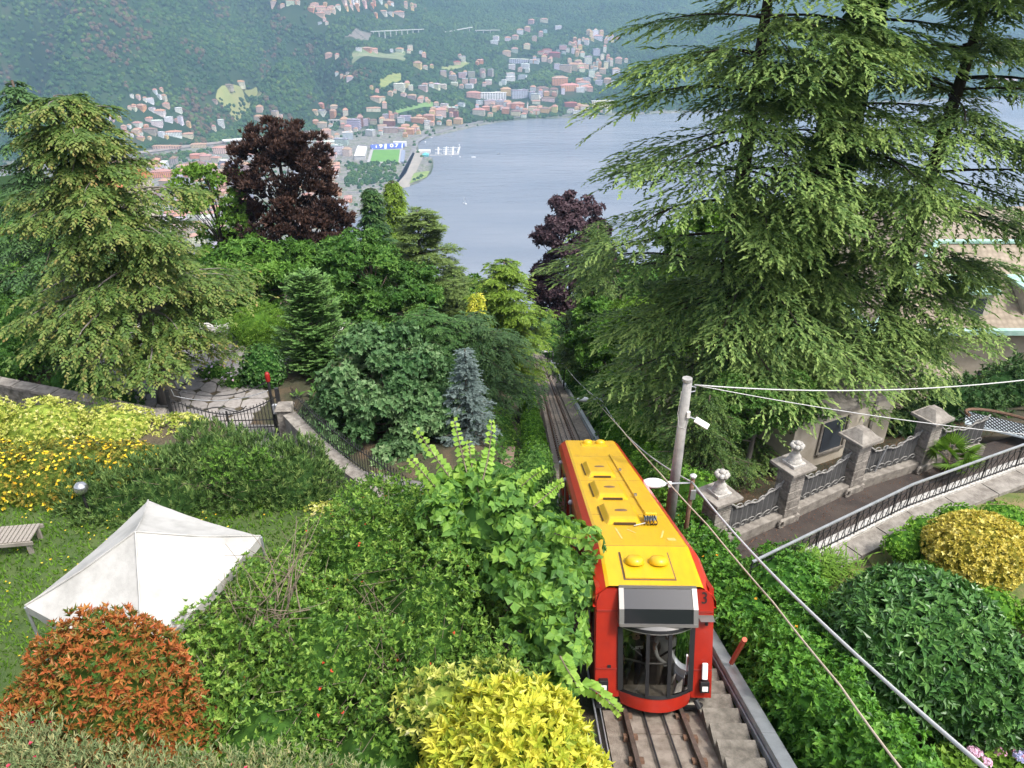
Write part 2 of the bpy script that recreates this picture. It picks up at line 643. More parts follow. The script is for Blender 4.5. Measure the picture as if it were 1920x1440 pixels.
def house(p, w, d, h, wc, rc, rz, label, group, cat="house", name="house"):
    floors = int(np.clip(round(h / 3.2), 2, 6)); cols = int(np.clip(round(w / 3.2), 3, 10))
    flat = rc in 'GW'
    key = (cols, floors, flat)
    if key not in ARCH: ARCH[key] = house_meshes(*key)
    wm, rm, gm = ARCH[key]
    o = empty(name, p, (0, 0, rz), label, cat, group)
    o.scale = (w, d, h)
    j = lambda c: tuple(float(np.clip(k * random.uniform(.86, 1.1), 0, .8)) for k in c) + (1,)
    a = link("wall", wm, o); a.color = j(WALLS[wc][0])
    b = link("roof", rm, o); b.color = j(ROOFS[rc][0])
    g = link("windows", gm, o, kind="stuff")
    HOUSES.append((p[0], p[1], .6 * max(w, d)))
    return o


TOWN = {
 "in hamlet above the railway": "291 178 8 8 wT|260 190 8 8 pT|282 193 12 9 wW|308 191 10 10 cT|264 206 17 9 oT|252 208 9 7 cT|311 203 13 8 pT|299 216 21 9 wT|335 213 13 9 wW|224 228 8 7 pT|212 232 7 4 pB|232 244 10 7 pT|234 257 13 9 cT|257 240 18 8 wT|254 253 15 9 pT|280 252 30 9 bB|263 263 14 6 yT|294 237 22 11 wW|316 230 16 9 wW|339 234 10 15 wG|354 240 8 10 yT|325 256 32 9 wT|303 260 12 10 wW|232 278 9 8 cG",
 "on wooded slope behind copper beech": "415 240 12 13 wW|487 211 13 11 pT|485 227 18 9 pT|516 221 13 10 pG|602 202 11 8 oT|626 207 15 9 pT|601 214 18 7 wG|625 223 12 14 oT|648 218 11 12 cT",
 "beside round hillside meadow": "427 169 20 7 bB|450 163 18 8 cT|402 193 10 5 bB",
 "in hill village at the top": "515 10 16 8 pT|545 12 18 8 cT|590 14 18 7 pT|602 23 20 8 cT|613 26 16 7 pT|621 19 14 7 cT|634 20 10 7 wT|600 31 22 7 pT|668 17 11 8 oT|682 12 11 8 pT|666 4 9 7 wT|643 6 14 6 pT|712 5 10 6 wW|735 11 8 6 wT|761 16 6 6 cT|772 14 6 7 yT|718 27 16 6 cT|748 29 22 7 cT|600 46 9 5 gG",
 "on terraced hillside above town": "688 97 20 7 oT|749 98 16 7 cT|769 95 11 9 cG|617 109 15 8 pT|795 108 9 8 pT|783 128 17 10 yT|797 130 10 6 cT|656 151 13 8 wT|641 148 7 6 pT|869 116 9 10 cG|857 122 15 6 pR|707 173 8 6 pT|732 181 10 8 pT|749 170 23 13 cW|793 170 18 9 pG|814 165 24 8 cW|772 186 18 7 bT|788 193 12 8 cT|903 120 8 8 oT",
 "among rows of apartment blocks": "831 143 13 9 bG|849 151 15 9 bG|866 147 15 10 bG|884 145 14 10 bG|872 157 12 9 pG|887 156 13 9 pG|880 167 17 8 wW|852 161 14 6 cW|905 146 11 16 bG|920 143 11 13 bG|916 159 14 9 cW",
 "above town near pale meadow": "705 192 22 9 cT|717 190 12 7 cT|721 204 10 11 pT|700 211 30 7 cT",
 "between the stadium and hill": "664 243 28 19 gG|676 238 12 19 rT|694 256 18 12 gW|700 234 14 8 bB|723 227 12 12 gG|730 237 24 11 rT|733 249 30 10 bG|742 222 10 9 bB|760 226 24 9 gG|640 272 30 12 gG|632 290 26 18 wG|652 262 22 14 gW|612 258 20 14 pT|618 283 22 18 wW|604 240 18 10 pT|652 246 14 10 cT",
 "on shore east of stadium": "783 231 25 9 oT|804 225 24 9 oT|760 245 18 10 yT|769 252 16 10 oT|778 246 16 9 cT|801 242 11 8 wG|818 209 14 9 gG|833 205 16 9 wG|826 219 24 13 cT|847 211 14 10 rW|855 219 10 12 rB|859 233 18 10 yT|808 236 14 7 pT",
 "scattered below the upper viaduct": "930 76 12 8 wW|927 83 16 6 wW|952 77 13 7 wT|966 75 13 8 cT|1002 78 10 10 pG|1014 69 9 9 pT|975 64 14 8 wT|989 59 12 8 pT|1022 62 9 6 tG|1047 55 14 7 wW|1020 42 16 6 cT|996 44 12 7 pT|950 104 17 8 pT|965 99 14 8 tT|988 92 14 9 cT",
 "in white terraced complex": "973 119 42 8 wW|960 131 14 9 wW|985 130 18 9 wW|989 136 9 8 wW|957 145 18 8 wW|945 159 10 9 wW|957 152 20 8 wW|980 149 18 8 wG",
 "in dense quarter beside cedar": "1020 117 12 10 pT|1009 117 7 7 tG|1026 100 20 7 pR|1040 107 24 8 rR|1056 93 16 8 pG|1057 103 9 6 tG|1074 102 6 11 wG|1075 89 8 8 pT|1086 84 7 9 wT|1100 84 10 10 wT|1088 93 9 8 yT|1092 107 10 9 wT|1103 121 16 14 wG|1118 105 15 12 gG|1129 112 8 10 cG|1116 69 13 12 wW|1122 76 18 8 wT|1104 66 10 9 pT|1136 82 8 8 pT|1146 76 9 9 wT|1060 134 26 12 pG|1075 132 20 12 pT|1084 123 15 9 pT|1097 129 16 9 pG|1136 130 9 13 cG|1109 145 13 13 wG|1130 138 14 9 pT|1100 160 16 13 gG|1123 160 16 9 gG|1139 157 15 9 pT|1123 149 12 7 bT|1160 120 14 10 pT|1155 140 16 10 wT",
 "above the far lake shore": "1050 160 34 14 oT|1068 171 40 12 oT|1088 173 18 9 wW|924 188 58 14 wW|975 185 36 16 gG|998 185 13 12 gG|1017 177 26 12 bB|1038 179 18 12 bB|865 200 14 6 wG|1028 191 28 7 cB",
 "along the far lake shore": "898 216 26 11 cT|911 207 16 7 oT|939 199 20 9 gG|918 199 24 11 pG|927 210 10 9 yT|948 213 16 10 oT|971 205 28 11 oT|967 217 20 9 cB|999 209 18 8 cT|1006 215 14 8 cT|1022 212 18 9 yB|1040 211 12 12 yT|1070 201 26 8 rR|1081 215 16 7 wG|1097 210 18 11 cT|1130 203 48 13 cW|1141 213 14 6 cW|985 213 12 8 pT|955 203 12 9 pT",
 "in old town by railway": "420 288 46 12 pT|303 334 42 13 oT|346 332 30 13 oT|343 320 26 10 bT|372 318 28 13 bB|398 324 20 14 pT|428 315 38 14 gW|438 335 24 14 oT|340 354 44 15 wG|400 354 36 14 gW|450 349 34 16 wT|385 300 22 9 pT|405 304 18 9 cT|365 298 20 8 oT|470 300 24 12 wT|312 280 58 6 pT|372 277 32 7 pT|310 350 24 12 bT|462 322 22 14 pT",
}
_o1 = "first second third fourth fifth sixth seventh eighth ninth tenth eleventh twelfth thirteenth fourteenth fifteenth sixteenth seventeenth eighteenth nineteenth".split()
_tens = {2: "twenty", 3: "thirty", 4: "forty"}
_ord = lambda n_: _o1[n_ - 1] if n_ < 20 else (_tens[n_ // 10][:-1] + "ieth" if n_ % 10 == 0 else _tens[n_ // 10] + "-" + _o1[n_ % 10 - 1])
ORD = ["leftmost"] + [_ord(n_) + " from left" for n_ in range(2, 49)]
for phrase, s in TOWN.items():
    items = []
    for t in s.split('|'):
        u, v, w, h, c = t.split()
        items.append((float(u), float(v), float(w), float(h), c))
    if "viaduct" not in phrase and "meadow" not in phrase:
        for it in list(items):        # the town is denser than its landmarks: a neighbour beside about half of them
            for rep in range(2 if any(w_ in phrase for w_ in ("dense", "along", "terraced hill", "hill village", "above the far", "stadium")) else 1):
                if random.random() > .72: continue
                c = random.choice(["cT", "wT", "pT", "wG", "cT", it[4], "yT", "oT"])
                items.append((it[0] + random.choice([-1, 1]) * (it[2] * .55 + 5) + random.uniform(-3, 5), it[1] + random.uniform(-7, 5), max(7, it[2] * random.uniform(.4, .7)), max(6, it[3] * random.uniform(.6, .95)), c))
    items = [i_ for i_ in items if shore_dist(*[np.array([q]) for q in hit_far(i_[0], i_[1] + .5)[:2]])[0] > 12 and not (655 < i_[0] < 765 and 258 < i_[1] < 310)]
    items.sort(key=lambda k: k[0])
    seen, cnt = {}, {}
    desc = []
    for it in items:
        u, v, w, h, c = it
        kind = "tower" if h > 1.15 * w else ("long building" if w > 2.2 * h else ("block" if c[1] in 'GW' else "house"))
        k = "%s %s with %s" % (WALLS[c[0]][1], kind, ROOFS[c[1]][1])
        desc.append((k, kind)); cnt[k] = cnt.get(k, 0) + 1
    for it, (k, kind) in zip(items, desc):
        u, v, w, h, c = it
        i = seen.get(k, 0); seen[k] = i + 1
        lab = "%s %s%s" % (k, phrase, "" if cnt[k] == 1 else ", " + ORD[min(i, 47)])
        p = hit_far(u, v + .5)
        dep = p[1] * CP - p[2] * SP
        ww = .86 * w * dep / FOC; hh = h * dep / FOC * .92
        dh_ = float(np.clip(ww * .75, 8, 18))
        house(p + np.array([0, dh_ * .45, -.2]), ww, dh_, hh, c[0], c[1], math.radians(random.uniform(-22, 12)), lab, "buildings " + phrase,
              "tower" if kind == "tower" else "building" if kind != "house" else "house", {"tower": "tower_block", "block": "apartment_block", "long building": "long_building", "house": "house"}[kind])
# the dense old town seen only through gaps in the trees
k = 0
for xx in np.arange(-1350, -260, 46):
    for yy in np.arange(1280, 2330, 44):
        x = xx + random.uniform(-9, 9) + (yy - 1300) * .02; y = yy + random.uniform(-9, 9)
        u, v = proj((x, y, -495))
        if not (-40 < u < 690) or shore_dist(np.array([x]), np.array([y]))[0] < 40: continue
        if 640 < u < 800 and v < 370: continue
        if not ((300 < u < 470 and 300 < v < 520) or (180 < u < 300 and 300 < v < 420) or (560 < u < 690 and 290 < v < 520)): continue
        if min((x - a) ** 2 + (y - b) ** 2 for a, b, r in HOUSES) < 34 ** 2: continue
        c = random.choice(["pT", "cT", "oT", "wT", "bB", "wW", "gG", "cT", "pT"])
        house((x, y, far_land(np.array([x]), np.array([y]))[0] - .3), random.uniform(18, 34), random.uniform(14, 20), random.uniform(10, 17), c[0], c[1], math.radians(random.choice([8, 98]) + random.uniform(-4, 4)),
              "town block seen through gaps between the garden trees", "town blocks behind the garden trees", "building", "town_block")
        k += 1

# railway strip, viaducts, chimney, spire
def strip(name, px, width, m, dz, **kw):
    P = [hit_far(u, v) for u, v in px]
    P = np.array(P)
    n = 12
    Q = np.concatenate([P[i] + (P[i + 1] - P[i]) * np.linspace(0, 1, n, endpoint=False)[:, None] for i in range(len(P) - 1)] + [P[-1:]])
    D = nrm(np.gradient(Q, axis=0)[:, :2])
    Nn = np.c_[-D[:, 1], D[:, 0]] * width / 2
    a = np.c_[Q[:, :2] + Nn, np.zeros(len(Q))]; b = np.c_[Q[:, :2] - Nn, np.zeros(len(Q))]
    z = np.maximum(far_land(a[:, 0], a[:, 1]), far_land(b[:, 0], b[:, 1])) + dz
    a[:, 2] = z; b[:, 2] = z
    V = np.concatenate([a, b]); m_ = len(Q)
    i = np.arange(m_ - 1)
    return MB().add(V, np.stack([i + m_, i + 1 + m_, i + 1, i], -1)).build(name, m, **kw)


M_ASPH_FAR = mat("far_asphalt", (.17, .17, .175), rough=.9, c2=(.26, .25, .24), scale=.05)
strip("railway", [(215, 293), (300, 283), (380, 272), (480, 262), (560, 252), (640, 238)], 34, mat("railway_ballast", (.22, .19, .165), c2=(.33, .29, .26), scale=.08, rough=.95), 2.0, kind="structure")
strip("road", [(735, 352), (757, 325), (772, 292), (780, 268), (800, 254), (850, 240), (900, 229), (960, 221), (1050, 217), (1140, 213)], 14, M_ASPH_FAR, 1.0, kind="structure")
strip("avenue", [(320, 372), (338, 340), (362, 300)], 14, M_ASPH_FAR, 1.2, kind="structure")
st = hit_far(458, 266)
o = empty("railway_station", st, (0, 0, math.radians(24)), "long white-roofed railway station left of the copper beech", "station")
MB().box((0, 0, 4), (120, 16, 8)).build("wall", mat("station_wall", (.5, .42, .33), rough=.9), o)
MB().box((0, 0, 9.2), (124, 20, 1.6)).build("roof", mat("station_roof", (.68, .67, .65), rough=.7), o)
MB().box((0, -13, 7.4), (118, 6, .5)).build("canopy", M_CONC, o)


def viaduct(px, zoff, label, npier, wdt=9):
    P = np.array([hit_far(u, v) for u, v in px])
    zt = P[:, 2].max() + zoff
    o = empty("viaduct", P[0], label=label, cat="viaduct")
    Q = P.copy(); Q[:, 2] = zt
    for i in range(len(Q) - 1):
        MB().bar(Q[i] - P[0], Q[i + 1] - P[0], wdt, 2.4).build("deck", M_CONC, o)
    for t in np.linspace(0.05, .9, npier):
        q = Q[0] + (Q[-1] - Q[0]) * t
        g = far_land(np.array([q[0]]), np.array([q[1]]))[0]
        MB().box((q[0] - P[0][0], q[1] - P[0][1], (zt + g) / 2 - 3 - P[0][2]), (3.5, 5, zt - g + 4)).build("pier", M_CONC, o)


viaduct([(695, 66), (795, 68)], 12, "long pale motorway viaduct on piers crossing the wooded slope", 9)
viaduct([(834, 63), (885, 61)], 5, "short pale viaduct segment between the two longer ones", 3)
viaduct([(891, 63), (937, 60)], 8, "pale viaduct with one tall pier above white houses", 4)
viaduct([(617, 236), (655, 228)], 4, "low grey railway viaduct behind the copper beech top", 6, 7)
p = hit_far(731, 230)
MB().lathe([(2.6, 0), (1.6, 34), (1.9, 34.5), (1.9, 36), (0, 36)], n=10).build("factory_chimney", mat("chimney_brick", (.42, .16, .10), rough=.9), loc=p, label="tall red brick factory chimney behind the stadium", cat="chimney")
p = hit_far(989, 209)
o = empty("church_tower", p, label="slender white church tower among orange houses on far shore", cat="tower")
MB().box((0, 0, 12), (5, 5, 24)).build("shaft", mat("tower_wall", (.62, .6, .55)), o)
MB().lathe([(3.4, 24), (0.1, 34)], n=4).build("spire", mat("spire_roof", (.4, .32, .28)), o)

# stadium
Z0 = -496.6
C4 = [atz(u, v, Z0) for u, v in [(694, 303), (747, 303), (750, 280), (700, 281)]]
o = empty("stadium", np.mean(C4, 0) - np.array([0, 0, 1]), label="football stadium with bright green pitch and blue numbered stand", cat="stadium")
org = np.array(o.location)
mp = mat("pitch_grass", (.10, .25, .04), c2=(.13, .29, .05), scale=.03, rough=.9)
MB().add(np.array(C4) - org, [[0, 1, 2, 3]]).build("pitch", mp, o)
cen = np.mean(C4, 0)
surround = [cen + (c - cen) * 1.22 - np.array([0, 0, .25]) for c in C4]
MB().add(np.array(surround) - org, [[0, 1, 2, 3]]).build("apron", mat("stadium_apron", (.38, .37, .36), rough=.9), o)
f0, f1 = atz(697, 280, Z0 + .6), atz(755, 278, Z0 + .6)
b0, b1 = atz(694, 271.5, Z0 + 11), atz(759, 267.5, Z0 + 11)
M_SEAT = mat("blue_seats", (.05, .09, .34), rough=.6, c2=(.08, .13, .42), scale=.2)
V = np.array([f0, f1, b1, b0, b0 - [0, 0, 11], b1 - [0, 0, 11]]) - org
stand = MB().add(V, [[0, 1, 2, 3], [3, 2, 5, 4]], [[0, 3, 4], [1, 5, 2]]).build("stand", M_SEAT, o)
M_DIG = mat("white_seats", (.78, .78, .76), rough=.6)
ux = nrm((f1 - f0)); uy = nrm(((b0 + b1) / 2 - (f0 + f1) / 2)); uz = np.cross(ux, uy)
slant = np.linalg.norm((b0 + b1) / 2 - (f0 + f1) / 2)
Lw = np.linalg.norm(f1 - f0)
for txt, tx in (("1", .14), ("9", .29), ("0", .64), ("7", .80)):
    cu = bpy.data.curves.new("digit", 'FONT')
    cu.body = txt; cu.size = slant * .95; cu.extrude = .05; cu.offset = .45
    cu.align_x = 'CENTER'; cu.align_y = 'CENTER'
    _t = bpy.data.objects.new("tmp", cu); COL.objects.link(_t)
    bpy.context.view_layer.update()
    cu = bpy.data.meshes.new_from_object(_t.evaluated_get(bpy.context.evaluated_depsgraph_get()))
    bpy.data.objects.remove(_t)
    cu.materials.clear(); cu.materials.append(M_DIG)
    d = link("digit", cu, stand)
    pos = f0 + ux * Lw * tx + uy * slant * .5 + uz * 1.3 - org
    d.matrix_local = Matrix(((ux[0], uy[0], uz[0], pos[0]), (ux[1], uy[1], uz[1], pos[1]), (ux[2], uy[2], uz[2], pos[2]), (0, 0, 0, 1)))
for tx in (0.02, .44, .98):
    q = f0 + ux * Lw * tx + uy * slant * .5 + uz * .3 - org
    MB().box((0, 0, 0), (3.5 if tx != .44 else 7, slant * .98, .15), R=np.stack([ux, uy, uz], 1)).build("aisle", mat("aisle_pale", (.55, .58, .66)), stand).location = q
q = (b0 * .15 + b1 * .85) - org
MB().box((q[0], q[1] + 6, q[2] - 4), (38, 9, 14)).build("stand_building", M_DIG, o)
V = np.array([atz(u, v, Z0 + h) for u, v, h in [(664, 292, 11), (684, 292, 11), (688, 275, 14), (671, 273, 14)]]) - org
MB().add(np.concatenate([V, V - [0, 0, 1]]), [[0, 1, 2, 3], [7, 6, 5, 4], [0, 4, 5, 1], [1, 5, 6, 2], [2, 6, 7, 3], [3, 7, 4, 0]]).build("stand_roof", M_DIG, o)
MB().add(np.concatenate([V * [1, 1, 1] - [0, 0, 2.5], V - [0, 0, 13]]), [[0, 4, 5, 1], [1, 5, 6, 2], [2, 6, 7, 3], [3, 7, 4, 0]]).build("side_stand", M_CONC, o)
V = np.array([atz(u, v, Z0 + h) for u, v, h in [(750, 303, .5), (757, 303, 6), (760, 281, 6), (753, 281, .5)]]) - org
MB().add(np.concatenate([V, V * [1, 1, 0] + [0, 0, V[0][2] - 1]]), [[0, 1, 2, 3], [1, 5, 6, 2], [0, 4, 5, 1]]).build("side_stand", mat("stand_blue_grey", (.33, .37, .47)), o)

# lakeside park, promenade, marina
gp = mat("park_paving", (.27, .245, .21), rough=.9, c2=(.34, .31, .26), scale=.06)
gl = mat("park_lawn", (.16, .24, .06), rough=.95, c2=(.24, .30, .09), scale=.05)


def patch(name, px, m, dz=1.0, n=10, **kw):
    """quad field laid over the terrain"""
    c = [hit_far(u, v) for u, v in px]
    s = np.linspace(0, 1, n)
    S, T = np.meshgrid(s, s)
    X = (1 - S) * (1 - T) * c[0][0] + S * (1 - T) * c[1][0] + S * T * c[2][0] + (1 - S) * T * c[3][0]
    Y = (1 - S) * (1 - T) * c[0][1] + S * (1 - T) * c[1][1] + S * T * c[2][1] + (1 - S) * T * c[3][1]
    V = np.stack([X, Y, far_land(X, Y) + dz], -1).reshape(-1, 3)
    i = (np.arange(n - 1)[:, None] * n + np.arange(n - 1)[None, :]).ravel()
    return link(name, mesh_np(name, V, None, np.stack([i, i + 1, i + n + 1, i + n], -1), [m], True), kind="structure")


FIELDS = [[(735, 356), (770, 350), (800, 300), (775, 285)], [(405, 186), (492, 182), (488, 166), (408, 170)], [(712, 168), (752, 152), (752, 135), (712, 150)], [(742, 215), (812, 202), (812, 194), (742, 207)],
          [(828, 134), (880, 124), (880, 117), (828, 126)], [(640, 76), (690, 78), (700, 62), (668, 54)], [(660, 122), (760, 116), (760, 96), (660, 102)], [(370, 200), (415, 196), (410, 182), (375, 188)], [(660, 305), (640, 262), (765, 258), (775, 300)]]
patch("promenade", [(735, 357), (768, 351), (795, 292), (778, 280)], gp, 1.0)
patch("lawn", [(768, 346), (800, 333), (806, 322), (776, 326)], gl, 1.6)
patch("meadow", FIELDS[1], mat("mown_meadow", (.24, .27, .09), rough=.95, c2=(.30, .30, .12), scale=.02), 1.5)
patch("vineyard", FIELDS[2], mat("vine_rows", (.26, .28, .08), rough=.95, c2=(.14, .19, .05), scale=.5, stretch=(.05, .3, .3)), 1.5)
patch("field", FIELDS[3], mat("green_field", (.13, .23, .07), rough=.95, c2=(.16, .26, .08), scale=.02), 1.5)
patch("pasture", FIELDS[4], mat("pale_pasture", (.24, .26, .10), rough=.95, c2=(.17, .21, .08), scale=.03), 1.5)
patch("quarry", FIELDS[5], mat("bare_scree", (.20, .17, .15), rough=.95, c2=(.13, .13, .10), scale=.04), 1.5)
patch("terrace", FIELDS[6], mat("garden_terraces", (.10, .16, .06), rough=.95, c2=(.24, .25, .14), scale=.05, stretch=(.3, 1.5, 1)), 1.2, 14)
for i, (u0, v0, u1, v1) in enumerate([(822, 289, 822, 276), (836, 290, 837, 275), (849, 290, 850, 275), (858, 288, 862, 275), (806, 291, 860, 290)]):
    a, b = atz(u0, v0, ZLAKE + .9), atz(u1, v1, ZLAKE + .9)
    MB().bar(a, b, 4.5, .6).build("jetty", mat("jetty_deck", (.6, .58, .55)) if i == 0 else bpy.data.materials["jetty_deck"],
                                  label=["floating jetty nearest the marina quay", "second floating jetty of the marina from the quay", "third floating jetty of the marina", "outermost floating jetty of the marina", "long connecting jetty along marina front"][i], cat="jetty", group="marina jetties")
hullm = mat("boat_hull", (.75, .75, .74), rough=.35); cabm = mat("boat_cabin", (.5, .52, .55), rough=.3); darkh = mat("dark_hull", (.06, .06, .07), rough=.4)


def boat(p, L_, rz, label, dark=False, sail=False, group="boats on the lake"):
    o = empty("boat", p, (0, 0, rz), label, "boat", group)
    B_ = L_ * .3
    pts = np.array([[-.5, -.42], [.2, -.5], [.5, 0], [.2, .5], [-.5, .42]]) * [L_, B_]
    MB().prism(pts, -.2, L_ * .13).build("hull", darkh if dark else hullm, o)
    MB().box((-.05 * L_, 0, L_ * .19), (.36 * L_, B_ * .7, L_ * .13), taper=.8).build("cabin", cabm, o)
    if sail:
        MB().add([[.1 * L_, 0, .2 * L_], [-.45 * L_, .02, .22 * L_], [.08 * L_, .02, 1.25 * L_]], None, [[0, 1, 2]]).build("sail", hullm, o)
        MB().tube([[.1 * L_, 0, .1], [.1 * L_, 0, 1.3 * L_]], .08, 5).build("mast", cabm, o)
    return o


k = 0
for col in (818, 826, 833, 840, 846, 853, 859):
    for v in (277, 280.5, 284, 287.5):
        if random.random() < .2: continue
        boat(atz(col + random.uniform(-.6, .6), v, ZLAKE), random.uniform(7, 10), random.uniform(-.2, .2), "white motorboat moored between the marina jetties", group="boats moored in the marina")
for u, v, L_, lab, kw in [(871, 382, 13, "lone white sailing boat in the middle of the lake", dict(sail=True)), (888, 295, 13, "white motorboat at anchor right of the marina", {}), (935, 289, 10, "small dark boat far out on the lake", dict(dark=True)),
                          (862, 294, 9, "small white boat just outside the marina jetties", {}), (846, 293, 8, "white dinghy just below the marina front", {}), (797, 266, 10, "white boat by shore above the marina", {}), (861, 272, 11, "white boat at the outer marina corner", {}),
                          (1110, 218.5, 14, "white boat close to the far lake shore", {}), (1138, 322, 11, "white boat beside the cedar branches", {}), (808, 258, 9, "small pale boat near the shore bend", {})]:
    boat(atz(u, v, ZLAKE), L_, random.uniform(0, 3), lab, **kw)
p = hit_far(796, 287)
MB().box((0, 0, 4), (34, 18, 8)).build("marina_clubhouse", mat("club_white", (.7, .68, .64)), loc=p, label="white flat clubhouse at the marina", cat="building")
p = hit_far(798, 293)
MB().add([[-9, -9, 0], [9, -9, 0], [9, 9, 0], [-9, 9, 0], [-9, -9, 5], [9, -9, 5], [9, 9, 5], [-9, 9, 5], [0, 0, 10]], [[0, 1, 5, 4], [1, 2, 6, 5], [2, 3, 7, 6], [3, 0, 4, 7]], [[4, 5, 8], [5, 6, 8], [6, 7, 8], [7, 4, 8]]).build("lakeside_pavilion", mat("teal_roof", (.12, .42, .45)), loc=p, label="small teal tent-roofed pavilion by the marina", cat="pavilion")

# far woods: crowns too many to count
def in_px_poly(u, v, poly):
    ins = np.zeros(u.shape, bool)
    for (ax, ay), (bx, by) in zip(poly, poly[1:] + poly[:1]):
        c = ((ay > v) != (by > v)) & (u < (bx - ax) * (v - ay) / ((by - ay) if abs(by - ay) > 1e-9 else 1e-9) + ax)
        ins ^= c
    return ins


n = 260000
fx = rng.uniform(-3000, 2600, n); fy = rng.uniform(1250, 5200, n)
keep = (fx / fy > -.72) & (fx / fy < .74)
fx, fy = fx[keep], fy[keep]
fz = far_land(fx, fy)
sd0 = shore_dist(fx, fy)
t = fy - np.interp(fx, RISE[:, 0], RISE[:, 1])
ud = 960 + FOC * fx / (fy * CP - fz * SP); vd = 720 - FOC * (fy * SP + fz * CP) / (fy * CP - fz * SP)
wood = t > -10
park = in_px_poly(ud, vd, [(650, 310), (738, 303), (742, 318), (735, 342), (650, 352)]) | in_px_poly(ud, vd, [(255, 292), (400, 280), (405, 296), (330, 312), (258, 316)])
clump = fbm(fx / 60, fy / 60, seed=44)
prob = np.where(wood, np.where(clump > -.5, .98, .6), np.where(clump > .15, .26, .05))
prob = np.where(park, .95, prob)
gard = wood & (fx > -420) & (t < 900)
prob = np.where(gard & (clump < -.18), .35, prob)
ok = (rng.random(len(fx)) < prob) & (sd0 > 6)
for f in FIELDS: ok &= ~in_px_poly(ud, vd, f)
fx, fy, fz, wood, park, clump = [a[ok] for a in (fx, fy, fz, wood, park, clump)]
H = np.array(HOUSES)
cell = {}
for hx, hy, hr in H: cell.setdefault((int(hx // 60), int(hy // 60)), []).append((hx, hy, hr))
ok = np.ones(len(fx), bool)
for i, (a, b) in enumerate(zip(fx, fy)):
    ca, cb = int(a // 60), int(b // 60)
    for da in (-1, 0, 1):
        for db in (-1, 0, 1):
            for hx, hy, hr in cell.get((ca + da, cb + db), ()):
                ddx, ddy = a - hx, b - hy
                if ddy < 0: ddy *= .45
                if ddx * ddx + ddy * ddy < (hr + 5.5) ** 2: ok[i] = False
fx, fy, fz, wood, park, clump = [a[ok] for a in (fx, fy, fz, wood, park, clump)]
sc_ = rng.uniform(3.6, 7.2, len(fx)) * np.where(wood, 1, .75)
left = sstep(-300, -700, fx)
tint = .38 + .22 * fbm(fx / 170, fy / 170, seed=51) + rng.normal(0, .13, len(fx))
brown = (fbm(fx / 110, fy / 200, seed=53) > .18) & (rng.random(len(fx)) < .55 * left)
tint = np.clip(np.where(brown, .88 + rng.normal(0, .06, len(fx)), np.minimum(tint, .74)), 0, 1)
# the steep wood on our own mountainside, further down than the gardens
m2 = 16000
gx = rng.uniform(-420, 420, m2); gy = rng.uniform(165, 1085, m2)
keep = (gx / gy > -.75) & (gx / gy < .75) & (np.hypot((gx + 74) / 20, (gy - 146) / 42) > 1) & (abs(gx - track_x(gy)) > 6)
gx, gy = gx[keep], gy[keep]
gz = slope_far(gx, gy)
fx = np.concatenate([fx, gx]); fy = np.concatenate([fy, gy]); fz = np.concatenate([fz, gz])
sc_ = np.concatenate([sc_, rng.uniform(2.6, 5.0, len(gx))]); tint = np.concatenate([tint, np.clip(rng.normal(.45, .18, len(gx)), 0, .75)])
FOREST = (fx, fy, fz + sc_ * .45, sc_, tint)


def forest_mat():
    m, nt, N, L, B = mat_base("far_crowns")
    a = N.new("ShaderNodeAttribute"); a.attribute_type = 'INSTANCER'; a.attribute_name = "tint"
    r = ramp(N, [(0, (.016, .045, .016)), (.25, (.030, .078, .022)), (.5, (.055, .115, .028)), (.74, (.11, .17, .04)), (.8, (.10, .085, .045)), (1, (.15, .105, .065))])
    L.new(a.outputs["Fac"], r.inputs[0])
    L.new(r.outputs[0], B.inputs["Base Color"])
    B.inputs["Roughness"].default_value = .9
    B.inputs["Specular IOR Level"].default_value = .1
    return m


